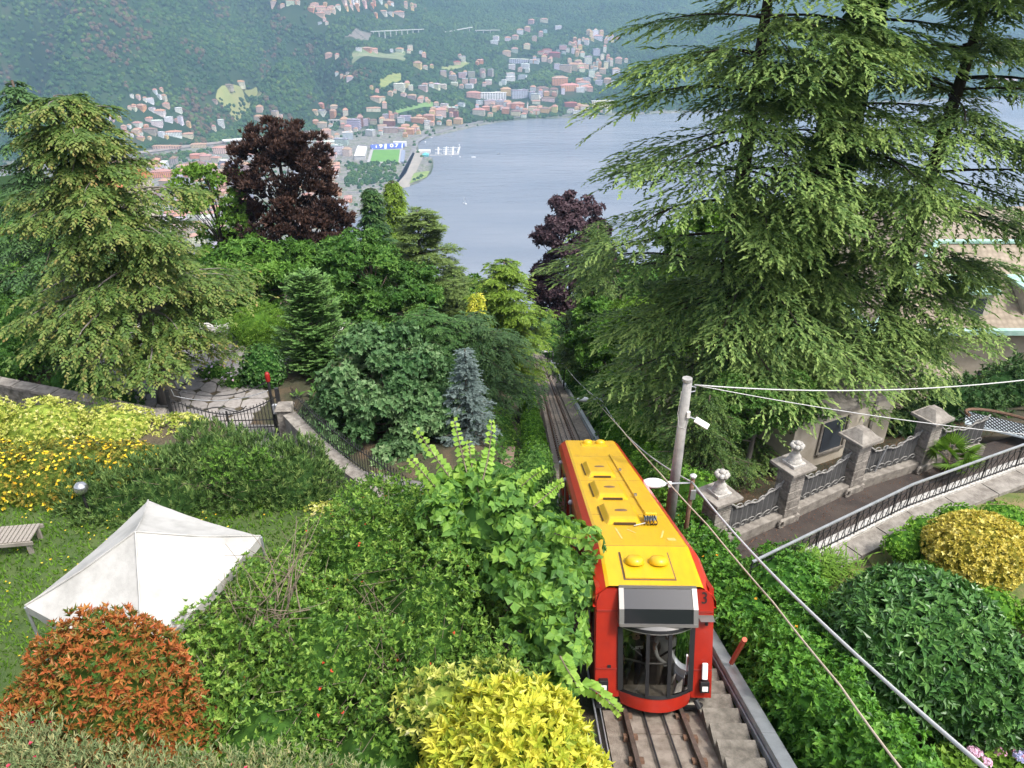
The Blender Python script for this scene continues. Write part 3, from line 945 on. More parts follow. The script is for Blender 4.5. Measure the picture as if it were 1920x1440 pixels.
def forest_obj(name, data):
    fx, fy, fz, sc_, tint = data
    me = bpy.data.meshes.new(name)
    me.vertices.add(len(fx))
    me.vertices.foreach_set("co", np.stack([fx, fy, fz], -1).astype(np.float32).ravel())
    for nm, val in (("size", sc_), ("tint", tint)):
        a = me.attributes.new(nm, 'FLOAT', 'POINT'); a.data.foreach_set("value", val.astype(np.float32))
    me.update()
    fm = forest_mat()
    me.materials.append(fm)
    o = link(name, me, kind="stuff")
    ng = bpy.data.node_groups.new("woods", 'GeometryNodeTree')
    ng.interface.new_socket("Geometry", in_out='INPUT', socket_type='NodeSocketGeometry')
    ng.interface.new_socket("Geometry", in_out='OUTPUT', socket_type='NodeSocketGeometry')
    N, L = ng.nodes, ng.links
    gi, go = N.new("NodeGroupInput"), N.new("NodeGroupOutput")
    ico = N.new("GeometryNodeMeshIcoSphere"); ico.inputs["Subdivisions"].default_value = 3; ico.inputs["Radius"].default_value = 1
    sp = N.new("GeometryNodeSetPosition")
    nz = N.new("ShaderNodeTexNoise"); nz.inputs["Scale"].default_value = 2.1; nz.inputs["Detail"].default_value = 3
    sub = N.new("ShaderNodeVectorMath"); sub.operation = 'SUBTRACT'; sub.inputs[1].default_value = (.5, .5, .5)
    scl = N.new("ShaderNodeVectorMath"); scl.operation = 'SCALE'; scl.inputs["Scale"].default_value = 1.5
    L.new(nz.outputs["Color"], sub.inputs[0]); L.new(sub.outputs[0], scl.inputs[0])
    L.new(ico.outputs["Mesh"], sp.inputs["Geometry"]); L.new(scl.outputs[0], sp.inputs["Offset"])
    sm = N.new("GeometryNodeSetMaterial"); sm.inputs["Material"].default_value = fm
    L.new(sp.outputs[0], sm.inputs["Geometry"])
    iop = N.new("GeometryNodeInstanceOnPoints")
    rot = N.new("FunctionNodeRandomValue"); rot.data_type = 'FLOAT_VECTOR'
    rot.inputs[0].default_value = (0, 0, 0); rot.inputs[1].default_value = (6.28, 6.28, 6.28)
    na = N.new("GeometryNodeInputNamedAttribute"); na.data_type = 'FLOAT'; na.inputs["Name"].default_value = "size"
    L.new(gi.outputs[0], iop.inputs["Points"]); L.new(sm.outputs[0], iop.inputs["Instance"])
    L.new(rot.outputs[0], iop.inputs["Rotation"]); L.new(na.outputs[0], iop.inputs["Scale"])
    L.new(iop.outputs[0], go.inputs[0])
    o.modifiers.new("woods", 'NODES').node_group = ng
    return o


forest_obj("forest", FOREST)
# ------------------------------------------------------------------ funicular track
TA = math.atan(.444); YAW = math.atan(.01687)
TT = np.array([math.sin(YAW) * math.cos(TA), math.cos(YAW) * math.cos(TA), -math.sin(TA)])
TX = np.array([math.cos(YAW), -math.sin(YAW), 0.0])
TN = np.cross(TX, TT)
T0 = np.array([track_x(0.0), 0.0, track_z(0.0)], float)


def tr(y):
    """distance along the track for a world y"""
    return y / TT[1]


def tp(x, t, n):
    return T0 + TX * x + TT * t + TN * n


RT = np.stack([TX, TT, TN], 1)
M_SLAB = mat("track_concrete", (.17, .135, .105), rough=.95, c2=(.29, .245, .20), scale=5, detail=9, bump=.5, bscale=60)
M_RAIL = mat("rail_steel", (.09, .065, .05), rough=.5, metal=.4, c2=(.15, .11, .09), scale=9)
M_STEP = mat("step_concrete", (.11, .098, .08), rough=.95, c2=(.23, .205, .17), scale=6, detail=10, bump=.6, bscale=50)
M_GALV = mat("galvanised_steel", (.42, .44, .46), rough=.42, metal=.65, c2=(.55, .57, .59), scale=3)
M_BLACK = mat("black_iron", (.018, .018, .02), rough=.5, c2=(.03, .03, .032), scale=5)
M_RUST = mat("rusty_brown", (.10, .06, .04), rough=.8, c2=(.18, .10, .06), scale=12)

track = empty("track_bed", tuple(T0), label="concrete funicular track bed descending the slope between hedges", cat="track")
tl = lambda mb, name, m, par=track, **k: mb.build(name, m, par, **k)
inv = lambda P: P - T0
# base slab under everything
b = MB(); b.box(inv(tp(0.3, tr(64), -.34)), (2.5, tr(130), .3), R=RT); tl(b, "base", mat("dark_bed", (.12, .10, .085), rough=.95, c2=(.19, .16, .13), scale=4))
ys = list(np.arange(3.1, 33.0, 1.075)) + list(np.arange(35.5, 122, 6.6))
for y0, y1 in zip(ys[:-1], ys[1:]):
    g = .035 if y1 - y0 < 3 else .07
    b = MB(); b.box(inv(tp(0, tr((y0 + y1) / 2), -.10)), (.86, tr(y1 - y0) - g, .18), R=RT)
    tl(b, "slab", M_SLAB)
for sx in (-1, 1):
    b = MB(); b.box(inv(tp(sx * .72, tr(64), -.13)), (.30, tr(124), .16), R=RT); tl(b, "shoulder", M_SLAB)
    r = empty("rail", (0, 0, 0)); r.parent = track
    b = MB()
    b.box(inv(tp(sx * .5, tr(64), .075)), (.075, tr(126), .05), R=RT); b.box(inv(tp(sx * .5, tr(64), .02)), (.025, tr(126), .10), R=RT); b.box(inv(tp(sx * .5, tr(64), -.022)), (.13, tr(126), .03), R=RT)
    tl(b, "rail_profile", M_RAIL, r)
    b = MB()
    for y in np.arange(4, 110, .62):
        for q in (-.085, .085):
            b.box(inv(tp(sx * .5 + q, tr(y), .0)), (.07, .12, .09), R=RT)
    tl(b, "fasteners", M_RUST, r, kind="stuff")
for xx in (-.17, .17):
    b = MB(); b.tube([inv(tp(xx, tr(3), .03)), inv(tp(xx, tr(122), .03))], .018, 5); tl(b, "haul_cable", M_BLACK)
for y in np.arange(5.2, 34, 8.5):
    b = MB(); b.box(inv(tp(0, tr(y), -.005)), (.8, .06, .05), R=RT); tl(b, "roller_bar", M_RUST)
for xx, rr in ((-1.02, .02), (-.92, .012)):
    b = MB(); b.tube([inv(tp(xx, tr(3), .02)), inv(tp(xx, tr(26), .02))], rr, 6); tl(b, "signal_pipe", M_GALV)
# service steps on the right of the track
steps = empty("service_steps", tuple(tp(1.12, tr(6), 0)), label="worn concrete service steps beside the funicular rails", cat="steps")
so = np.array(steps.location)
yy = np.arange(6.0, 66.0, .46)
for i, y in enumerate(yy):
    p = np.array([track_x(y) + 1.15, y, track_z(y) + .12])
    MB().box(p - so - np.array([0, 0, .2]), (.62, .455, .4), rz=-YAW).build("step", M_STEP, steps)
# grey cable duct along the right edge
duct = empty("cable_duct", tuple(tp(1.68, tr(3), 0)), label="long grey metal cable duct on short posts beside the service steps", cat="duct")
do = np.array(duct.location)
for a, bb in zip(np.arange(3, 98, 5.0), np.arange(8, 103, 5.0)):
    b = MB()
    b.box(tp(1.68, tr((a + bb) / 2), .32) - do, (.22, tr(5) - .015, .03), R=RT)
    for q in (-.11, .11): b.box(tp(1.68 + q, tr((a + bb) / 2), .255) - do, (.012, tr(5) - .015, .16), R=RT)
    b.box(tp(1.535, tr((a + bb) / 2), .13) - do, (.03, tr(5) - .02, .13), R=RT)
    b.build("duct_section", M_GALV, duct)
    MB().box(tp(1.68, tr(a + .6), -.02) - do, (.07, .07, .48), R=RT).build("post", M_GALV, duct)
for xx, m_ in ((-1.32, "yellowed_pipe"), (-1.5, "pale_pipe")):
    mm = mat(m_, (.42, .38, .26) if m_[0] == 'y' else (.5, .5, .44), rough=.6)
    MB().tube([tp(xx, tr(y), .35 + .02 * math.sin(y)) for y in np.arange(24, 66, 3)], .035, 6).build("water_pipe", mm, label="thin yellowed pipe running beside the left rail" if m_[0] == 'y' else "thin pale pipe beside the hedge left of track", cat="pipe")

# ------------------------------------------------------------------ funicular car (local: x across, y downhill, z off the track)
M_RED = mat("red_coach_paint", (.35, .021, .009), rough=.3, c2=(.28, .017, .009), scale=3, coat=.35)
M_RED_LIT = mat("red_paint_lit", (.50, .030, .015), rough=.3, c2=(.45, .026, .013), scale=2, coat=.35)  # same coach red made brighter: light on the cornices put into the colour
M_YEL = mat("yellow_roof_paint", (.62, .37, .008), rough=.42, c2=(.46, .27, .014), scale=2.2, detail=10, lo=.45, hi=.85, stretch=(2.5, .6, 1), coat=.2)
M_SIL = mat("silver_frame", (.24, .23, .215), rough=.35, metal=.6)
M_RUB = mat("black_rubber", (.012, .012, .013), rough=.55)
gm, nt_, N_, L_, B_ = mat_base("tinted_glass")
N_.remove(B_)
tb = N_.new("ShaderNodeBsdfTransparent"); tb.inputs[0].default_value = (.34, .34, .33, 1)
gb = N_.new("ShaderNodeBsdfGlossy"); gb.inputs["Roughness"].default_value = .04
fr = N_.new("ShaderNodeFresnel"); fr.inputs[0].default_value = 1.45
mxs = N_.new("ShaderNodeMixShader")
L_.new(fr.outputs[0], mxs.inputs[0]); L_.new(tb.outputs[0], mxs.inputs[1]); L_.new(gb.outputs[0], mxs.inputs[2]); L_.new(mxs.outputs[0], N_["Material Output"].inputs["Surface"])
M_GLASS = gm
M_DGLASS = mat("black_glass", (.012, .013, .016), rough=.07, spec=.8)
O_ = tp(0, tr(9.15), 0)
car = empty("funicular_car", tuple(O_), (-TA, 0, -YAW), "red and yellow funicular car on the inclined track", "funicular car")
LEN = 13.6
NR, NE, TK = 2.6, 2.27, 1.3       # roof height, roof height at the uphill end, kink


def roof_n(t):
    return NE + (NR - NE) * min(t, TK) / TK


def loft(sections, name, m, par, closed=False, smooth=False, bevel=0.0):
    """sections: list of (t, [(x,n),...]) same count -> skin"""
    V, Q = [], []
    k = len(sections[0][1])
    for t, pr in sections: V += [(x, t, n) for x, n in pr]
    for i in range(len(sections) - 1):
        for j in range(k if closed else k - 1):
            j2 = (j + 1) % k
            Q.append([i * k + j, i * k + j2, (i + 1) * k + j2, (i + 1) * k + j])
    return MB().add(V, Q).build(name, m, par, smooth=smooth, bevel=bevel)


# roof skin: yellow top, red cornices
ts = [0.0, TK, LEN]
loft([(t, [(-.86, roof_n(t)), (-.8, roof_n(t) + .025), (.8, roof_n(t) + .025), (.86, roof_n(t))][::-1]) for t in ts], "roof", M_YEL, car)
roof = bpy.data.objects["roof"] if False else car.children[-1]
for sx in (-1, 1):
    pr = lambda t: [(sx * .862, roof_n(t) + .004), (sx * 1.0, roof_n(t) - .10), (sx * 1.08, roof_n(t) - .22), (sx * 1.085, roof_n(t) - .34), (sx * 1.03, roof_n(t) - .34)]
    loft([(t, pr(t) if sx < 0 else pr(t)[::-1]) for t in (-.03, TK, LEN + .02)], "cornice", M_RED_LIT, car)
    # side wall: sill panel, pillars, dark windows
    side = empty("side_wall"); side.parent = car
    b = MB(); b.box((sx * 1.0, LEN / 2, .72), (.08, LEN, .78)); b.build("sill_panel", M_RED, side)
    b = MB(); b.box((sx * 1.0, LEN / 2, 2.12), (.08, LEN, .3)); b.build("head_panel", M_RED, side)
    px = [.12, 1.45, 2.65, 3.9, 5.15, 6.4, 7.65, 8.9, 10.15, 11.4, 12.6, LEN - .12]
    for i, t in enumerate(px):
        b = MB(); b.box((sx * 1.0, t, 1.55), (.09, .22, .9)); b.build("pillar", M_RED, side)
        if i < len(px) - 1:
            b = MB(); b.box((sx * .985, (t + px[i + 1]) / 2, 1.545), (.02, px[i + 1] - t - .22, .86)); b.build("window", M_GLASS, side)
    if sx < 0:
        for t in (1.2, 3.73, 6.19, 8.89, 11.5):
            b = MB(); b.tube([(-1.05, t, 1.0), (-1.1, t, 1.4), (-1.1, t, 2.16)], .022, 6); b.build("door_rod", M_SIL, car)
            b = MB(); b.lathe([(.01, -.075), (.055, -.055), (.078, 0), (.055, .055), (.01, .075)], (-1.1, t, 2.24), 10); b.build("side_lamp", mat("lamp_grey", (.3, .3, .32), rough=.4) if t == 1.2 else bpy.data.materials["lamp_grey"], car, smooth=True)
            b = MB(); b.box((-1.112, t + .3, 2.27), (.02, .3, .13)); b.build("cornice_notch", M_RUB, car)
        b = MB(); b.box((-1.06, 1.6, 1.1), (.03, .06, 1.5)); b.build("door_edge", mat("white_strip", (.7, .7, .68)), car)
        b = MB(); b.box((-1.06, .95, 1.1), (.03, .06, 1.5)); b.build("door_edge", bpy.data.materials["white_strip"], car)
# floor, interior, far end
b = MB(); b.box((0, LEN / 2, .05), (1.98, LEN - .04, .04)); b.build("floor_pan", M_RUB, car)
b = MB(); b.box((0, LEN - .04, 1.3), (2.0, .06, 1.85)); b.build("downhill_end", M_RED, car)
b = MB()
for t in (1.2, 12.4): b.box((0, t, .02), (.8, 1.6, .10))
b.build("bogie", M_RUB, car)
for t in (.7, 1.7, 11.9, 12.9):
    for sx in (-1, 1):
        b = MB(); b.tube([(sx * .46, t, .32), (sx * .56, t, .32)], .22, 14); b.build("wheel", M_RAIL, car)
stepm = mat("cabin_floor", (.42, .37, .30), rough=.7, c2=(.5, .45, .37), scale=4)
th = TA
for i in range(7):     # interior stair platforms follow the slope, level treads
    b = MB(); b.box((0, 1.0 + i * 1.85, .09), (1.86, 1.8, .03)); b.build("platform", stepm, car)
b = MB(); b.box((0, 1.9, 1.15), (1.8, .05, 1.3)); b.build("partition", mat("cabin_panel", (.10, .09, .085), rough=.6), car)
# uphill end wall with bay
BX, BH = 0.04, .64                # bay centre and half width
ef = empty("uphill_end"); ef.parent = car
for sx in (-1, 1):
    x0, x1 = (-1.02, BX - BH) if sx < 0 else (BX + BH, 1.04)
    c, w = (x0 + x1) / 2, x1 - x0
    prof = [(x0, .28), (x1, .28), (x1, NE - .02), (x0 + .16, NE - .02), (x0 + .05, NE - .10), (x0, NE - .25)] if sx < 0 else [(x0, .28), (x1, .28), (x1, NE - .25), (x1 - .05, NE - .10), (x1 - .16, NE - .02), (x0, NE - .02)]
    V = [(x, -.035, n) for x, n in prof] + [(x, .035, n) for x, n in prof]
    k = 6
    Q = [[i, (i + 1) % k, k + (i + 1) % k, k + i] for i in range(k)]
    T = []
    for i in range(1, k - 1): T += [[0, i, i + 1], [k, k + i + 1, k + i]]
    pan = MB().add(V, Q, T).build("end_panel", M_RED, ef)
    b = MB(); b.box((c, -.045, 1.86), (w - .02, .02, .028)); b.box((c, -.045, .80), (w - .02, .02, .022)); b.build("trim_line", mat("dark_red_groove", (.25, .02, .012)) if sx < 0 else bpy.data.materials["dark_red_groove"], pan)
arc = lambda w, dep, n=13: [(BX + w * s, -.03 - dep * (1 - s * s)) for s in np.linspace(-1, 1, n)]


def curved(name, w0, dep0, n0, w1, dep1, n1, m, par, thick=.0, smooth=True):
    A, B2 = arc(w0, dep0), arc(w1, dep1)
    k = len(A)
    V = [(x, t, n0) for x, t in A] + [(x, t, n1) for x, t in B2]
    return MB().add(V, [[i, i + 1, k + i + 1, k + i] for i in range(k - 1)]).build(name, m, par, smooth=smooth)


bay = empty("glazed_bay"); bay.parent = car
# slanting destination panel above the bay
pn = MB().add([(BX - .60, -.05, NE + .01), (BX + .60, -.05, NE + .01), (BX + .62, -.23, NE - .30), (BX + .62, -.26, NE - .55), (BX - .62, -.26, NE - .55), (BX - .62, -.23, NE - .30)], [[0, 5, 2, 1], [5, 4, 3, 2]]).build("roof_screen", M_DGLASS, bay)
for sx in (-1, 1):
    MB().add([(BX + sx * .595, -.06, NE + .035), (BX + sx * .68, -.06, NE + .035), (BX + sx * .60, -.245, NE - .30), (BX + sx * .685, -.245, NE - .30), (BX + sx * .60, -.275, NE - .6), (BX + sx * .685, -.275, NE - .6), (BX + sx * .685, 0, NE + .02), (BX + sx * .685, 0, NE - .6)],
             [[0, 1, 3, 2], [2, 3, 5, 4], [1, 6, 7, 5], ]).build("screen_frame", M_SIL, bay)
MB().box((BX, -.045, NE + .03), (1.36, .05, .04)).build("screen_frame", M_SIL, bay)
MB().box((BX, -.275, NE - .575), (1.34, .035, .05)).build("screen_frame", M_SIL, bay)
# curved silver brow and rubber lines
HB, GT, GB, ABOT = NE - .57, NE - .64, .42, .16
V = [(x, t, HB) for x, t in arc(.66, .235)] + [(x, t, GT) for x, t in arc(.66, .33)]
k = 13
MB().add(V, [[i, i + 1, k + i + 1, k + i] for i in range(k - 1)]).build("brow", M_SIL, bay, smooth=True)
curved("brow_seal", .66, .34, GT + .0, .66, .34, GT - .05, M_RUB, bay)
curved("brow_line", .66, .345, GT - .052, .66, .345, GT - .07, M_SIL, bay)
curved("window_glass", .64, .32, GT - .05, .62, .29, GB, M_GLASS, bay)
for s in (-.98, -.30, .30, .98):
    x0 = BX + .645 * s; t0 = -.04 - .33 * (1 - s * s); x1 = BX + .625 * s; t1 = -.04 - .30 * (1 - s * s)
    wd = .10 if abs(s) > .9 else .062
    MB().bar((x0, t0, GT - .06), (x1, t1, GB), wd, .04).build("mullion", M_RUB, bay)
curved("window_seal", .635, .31, GB + .03, .635, .32, GB - .03, M_RUB, bay)
curved("apron", .655, .30, GB - .025, .60, .33, ABOT, M_RED, bay)
V = [(x, t, ABOT) for x, t in arc(.60, .33)] + [(x, .0, ABOT) for x, t in arc(.60, .33)]
MB().add(V, [[i, i + 1, k + i + 1, k + i][::-1] for i in range(k - 1)]).build("apron_underside", M_RUB, bay)
for sx in (-1, 1):
    MB().add([(BX + sx * .645, -.03, GT), (BX + sx * .645, .05, GT), (BX + sx * .625, .05, ABOT), (BX + sx * .625, -.03, ABOT)], [[0, 1, 2, 3]]).build("bay_cheek", M_RUB, bay)
_A = arc(.60, .28)
MB().add([(x, t, GB + .01) for x, t in _A] + [(x, .12, GB + .01) for x, t in _A], [[i, i + 1, k + i + 1, k + i] for i in range(k - 1)]).build("bay_floor", stepm, bay)
MB().tube([(BX - .55, -.06, 1.0), (BX - .2, -.25, 1.0), (BX + .2, -.25, 1.0), (BX + .55, -.06, 1.0)], .018, 6).build("handrail", M_SIL, bay)
# fittings on the end wall
for sx, x in ((-1, -.88), (1, .90)):
    h = MB().box((x, -.09, .52), (.16, .12, .2)); hl = h.build("headlight", M_RUB, car, bevel=.01)
    MB().box((x, -.155, .50), (.10, .012, .085)).build("lens", mat("headlight_lens", (.75, .74, .68), rough=.2) if sx < 0 else bpy.data.materials["headlight_lens"], hl)
MB().box((.90, -.10, .80), (.10, .05, .30)).build("mirror", mat("white_plastic", (.78, .78, .78), rough=.4), car, bevel=.015)
MB().add([(.76, -.04, 1.80), (1.03, -.04, 1.80), (1.03, -.2, 1.74), (.78, -.2, 1.74), (.76, -.04, 1.77), (1.03, -.04, 1.77)], [[0, 3, 2, 1], [4, 5, 2, 3]]).build("camera_hood", M_SIL, car)
MB().lathe([(.03, 0), (.03, -.09), (.0, -.09)], (.90, -.12, 1.74), 8).build("camera", M_RUB, car)
MB().tube([(.74, -.16, .30), (.78, -.22, .2), (.84, -.1, .18)], .05, 8).build("coupling", M_RUB, car)
MB().box((-.78, -.045, .84), (.06, .015, .05)).build("plate", M_RUB, car)
cu = bpy.data.curves.new("number", 'FONT'); cu.body = "3"; cu.size = .30; cu.extrude = .004; cu.align_x = 'CENTER'; cu.align_y = 'CENTER'
_t = bpy.data.objects.new("tmp", cu); COL.objects.link(_t)
bpy.context.view_layer.update()
_me = bpy.data.meshes.new_from_object(_t.evaluated_get(bpy.context.evaluated_depsgraph_get()))
bpy.data.objects.remove(_t)
_me.materials.clear(); _me.materials.append(M_RUB)
nn = link("number_three", _me, car); nn.location = (.87, -.045, NE - .17); nn.rotation_euler = (math.radians(90), 0, 0); nn.scale = (.85, 1.0, 1)
# roof panel joints, streaks of grime
for t in (3.6, 7.1, 10.6):
    MB().box((0, t, NR + .0265), (1.58, .012, .004)).build("roof_seam", M_RUST, car)
MB().box((0, TK, NR + .0235), (1.58, .015, .004)).build("roof_seam", M_RUST, car)
gr_ = mat("roof_scuff", (.70, .50, .16), rough=.7, c2=(.50, .36, .10), scale=14)
for x, t, a_, l in ((-.38, 2.15, .06, .75), (.5, 2.1, -.25, .5), (.62, 1.75, 0, .16), (-.1, 2.3, .5, .3)):
    MB().box((x, t, NR + .0275), (.035 if l > .2 else .16, l, .003), rz=a_).build("scuff", gr_, car)
# roof fittings
def dome(x, t, n, r=.165):
    b = MB(); b.lathe([(r * 1.02, 0), (r * 1.04, .03), (r, .07), (r * .78, .115), (r * .4, .135), (.001, .14)], (x, t, n), 20); return b


sl = math.atan((NR - NE) / TK)
pl = MB(); Rp = np.array([[1, 0, 0], [0, math.cos(sl), -math.sin(sl)], [0, math.sin(sl), math.cos(sl)]])
pl.box((-.05, .62, roof_n(.62) + .045), (.88, .86, .035), R=Rp); plinth = pl.build("dome_plinth", M_YEL, car, bevel=.008)
g = MB(); g.box((-.05, .62, roof_n(.62) + .029), (.94, .92, .008), R=Rp); g.build("plinth_seam", M_RUST, plinth)
for x in (-.27, .17):
    dome(x, .66, roof_n(.66) + .06, .17).build("vent_dome", M_YEL, car, smooth=True)
pl = MB(); pl.box((.08, 12.75, NR + .04), (.88, .6, .035)); plinth = pl.build("dome_plinth", M_YEL, car)
for x in (-.13, .30): dome(x, 12.85, NR + .05, .16).build("vent_dome", M_YEL, car, smooth=True)
for t0, t1 in ((2.75, 4.45), (4.95, 6.85), (7.45, 9.5)):
    prof = lambda t, h: [(-.60, NR + .02), (-.56, NR + h * .35), (-.47, NR + h), (.13, NR + h), (.20, NR + h * .35), (.24, NR + .02)]
    secs = [(t0, prof(t0, .03)), (t0 + .18, prof(t0, .11)), (t0 + .3, prof(t0, .135)), (t1 - .25, prof(t0, .135)), (t1, prof(t0, .03))]
    V = []
    for t, pr in secs: V += [(x, t, n) for x, n in pr]
    Q = [[i * 6 + j + 1, i * 6 + j, (i + 1) * 6 + j, (i + 1) * 6 + j + 1] for i in range(4) for j in range(5)]
    hood = MB().add(V, Q).build("roof_hood", M_YEL, car, smooth=False, bevel=.02)
    b = MB(); b.box((-.17, t0 + .015, NR + .05), (.46, .08, .04)); b.build("intake", mat("dark_slot", (.05, .025, .005)) if t0 < 3 else bpy.data.materials["dark_slot"], hood)
    ov = MB().lathe([(.001, .012), (.13, .012), (.145, .0)], (0, 0, 0), 18).build("oval_vent", M_RUST, hood, smooth=False)
    ov.location = (-.16, (t0 + t1) / 2 - .05, NR + .138); ov.scale = (1, .62, 1)
    gr = MB(); gr.box((-.605, (t0 + t1) / 2, NR + .05), (.02, t1 - t0 - .5, .03)); gr.build("side_louvre", bpy.data.materials["dark_slot"] if "dark_slot" in bpy.data.materials else M_RUB, hood)
MB().box((.42, 7.0, NR + .05), (.09, 7.6, .05)).build("roof_conduit", M_YEL, car, bevel=.01)
for t in (5.2, 8.2):
    MB().box((.40, t, NR + .10), (.07, .09, .06)).build("conduit_clip", M_SIL, car)
MB().box((.40, 3.05, NR + .14), (.26, .30, .24)).build("junction_box", M_YEL, car, bevel=.02)
jb = car.children[-1]
b = MB()
for i in range(5):
    x = .24 + i * .06
    a_ = np.linspace(0, math.pi * 1.6, 10)
    b.tube([(x + .02 * math.sin(k * 2 + i), 2.86 - .12 * math.sin(k) - .03 * k, NR + .16 - .08 * k / 3 + .05 * math.cos(k)) for k in a_], .012, 5)
b.build("loose_cables", M_RUB, car)
MB().box((.38, 2.86, NR + .15), (.26, .06, .08)).build("terminal_block", mat("blue_grey_terminal", (.15, .2, .26)), car)
MB().tube([(.0, 2.62, NR + .05), (.24, 2.66, NR + .1)], .014, 5).build("cable_stub", M_SIL, car)

# ------------------------------------------------------------------ passengers behind the glass
M_SKIN = mat("skin", (.50, .30, .21), rough=.6)


def person(name, origin, rz, clothes, hair, label, arms):
    """standing adult, feet at the origin; one skinned body with painted clothing regions by height"""
    me = bpy.data.meshes.new(name)
    J = dict(pel=(0, 0, .93, .135), spi=(0, .02, 1.12, .13), che=(0, .02, 1.32, .15), nec=(0, .0, 1.47, .06), hea=(0, -.04, 1.60, .095), cro=(0, -.03, 1.70, .07),
             sl=(-.19, .02, 1.40, .065), sr=(.19, .02, 1.40, .065), hl=(-.10, 0, .88, .09), hr=(.10, 0, .88, .09), kl=(-.11, -.03, .48, .06), kr=(.11, -.03, .48, .06), al=(-.11, .03, .08, .045), ar=(.11, .03, .08, .045), tl=(-.12, -.13, .03, .04), tr_=(.12, -.13, .03, .04))
    E = [("pel", "spi"), ("spi", "che"), ("che", "nec"), ("nec", "hea"), ("hea", "cro"), ("che", "sl"), ("che", "sr"), ("pel", "hl"), ("pel", "hr"), ("hl", "kl"), ("hr", "kr"), ("kl", "al"), ("kr", "ar"), ("al", "tl"), ("ar", "tr_")]
    for s, pts in zip(("l", "r"), arms):
        prev = "s" + s
        for i, q in enumerate(pts):
            nmj = "arm%s%d" % (s, i); J[nmj] = (*q, (.05, .04, .034)[i]); E.append((prev, nmj)); prev = nmj
        base = np.array(pts[-1])
        d = nrm(base - np.array(pts[-2]))
        sd = np.cross(d, [0, 0, 1]); sd = sd / (np.linalg.norm(sd) + 1e-6)
        for f in range(5):
            off = sd * (f - 2) * .018
            ln = (.05, .085, .095, .088, .07)[f]
            k1 = "f%s%da" % (s, f); k2 = "f%s%db" % (s, f)
            J[k1] = (*(base + off * 1.2 + d * (.03 + ln * .5)), .010); J[k2] = (*(base + off * 1.4 + d * (.03 + ln) - np.array([0, 0, .015])), .008)
            E += [(prev, k1), (k1, k2)]
    ks = list(J); ix = {k_: i for i, k_ in enumerate(ks)}
    me.from_pydata([J[k_][:3] for k_ in ks], [(ix[a], ix[b_]) for a, b_ in E], [])
    o = bpy.data.objects.new(name, me); COL.objects.link(o)
    sm = o.modifiers.new("skin", 'SKIN'); sm.use_smooth_shade = True
    o.modifiers.new("sub", 'SUBSURF').levels = 1
    o.modifiers["sub"].render_levels = 1
    for i, k_ in enumerate(ks):
        me.skin_vertices[0].data[i].radius = (J[k_][3],) * 2
        me.skin_vertices[0].data[i].use_root = (k_ == "pel")
    dg = bpy.context.evaluated_depsgraph_get()
    bpy.context.view_layer.update()
    bm = bpy.data.meshes.new_from_object(o.evaluated_get(bpy.context.evaluated_depsgraph_get()))
    bpy.data.objects.remove(o)
    bm.materials.clear()
    for m_ in (M_SKIN, clothes[0], clothes[1], hair, M_RUB): bm.materials.append(m_)
    for p in bm.polygons:
        c = p.center
        if c.z > 1.46: p.material_index = 3 if (c.z > 1.645 or (c.y > -.015 and c.z > 1.53)) else 0
        elif c.z > .92 and abs(c.x) < .30 and not (abs(c.x) > .235 and c.z < 1.28): p.material_index = 1
        elif c.z < .1: p.material_index = 4
        elif c.z <= .92 and abs(c.x) < .25: p.material_index = 2
        else: p.material_index = 0
        p.use_smooth = True
    ob = link(name, bm, None, label, "person")
    ob.location = origin; ob.rotation_euler = (0, 0, rz); ob.scale = (.93, .93, .93)
    for sx in (-1, 1):
        MB().lathe([(.001, -.013), (.011, -.008), (.014, 0), (.011, .008), (.001, .013)], (sx * .034, -.128, 1.605), 8).build("eye", mat("eye_dark", (.02, .015, .012)) if "eye_dark" not in bpy.data.materials else bpy.data.materials["eye_dark"], ob, smooth=True)
    MB().add([(-.012, -.13, 1.585), (.012, -.13, 1.585), (0, -.155, 1.575), (0, -.128, 1.615)], None, [[0, 1, 2], [0, 2, 3], [1, 3, 2]]).build("nose", M_SKIN, ob)
    MB().box((0, -.128, 1.548), (.04, .01, .008)).build("mouth", mat("lips", (.38, .14, .12)) if "lips" not in bpy.data.materials else bpy.data.materials["lips"], ob)
    return ob


M_BSH = mat("black_shirt", (.015, .015, .018), rough=.9); M_WSH = mat("white_shirt", (.72, .72, .70), rough=.9); M_DEN = mat("dark_trousers", (.05, .055, .075), rough=.9); M_KHK = mat("light_trousers", (.40, .35, .28), rough=.9)
M_HAIR = mat("dark_hair", (.03, .02, .015), rough=.7); M_HAIRG = mat("grey_hair", (.22, .2, .18), rough=.7)


def carpt(x, t, n):
    return O_ + TX * x + TT * t + TN * n


fl = carpt(-.30, .66, .10)
pa = person("person", tuple(fl), math.radians(8), (M_BSH, M_DEN), M_HAIRG, "person in black printed T-shirt standing behind the car's glass", [[(-.25, .0, 1.15), (-.24, -.13, 1.0), (-.2, -.22, .97)], [(.25, .0, 1.15), (.24, -.14, 1.0), (.2, -.22, .97)]])
tx = bpy.data.materials.new("shirt_print"); tx = mat("shirt_print", (.7, .7, .7))
b = MB()
for r_, n_ in ((1.335, 6), (1.29, 8)):
    for i in range(n_):
        if (i * 7 + n_) % 5 == 3: continue
        b.box((-.12 + i * .24 / n_ + .015, -.158, r_), (.22 / n_ * .8, .006, .03))
b.build("shirt_print", tx, pa)
MB().bar((-.15, -.155, 1.40), (.12, -.15, 1.06), .03, .012).build("bag_strap", mat("strap_grey", (.2, .2, .22)), pa)
fl = carpt(.30, .64, .10)
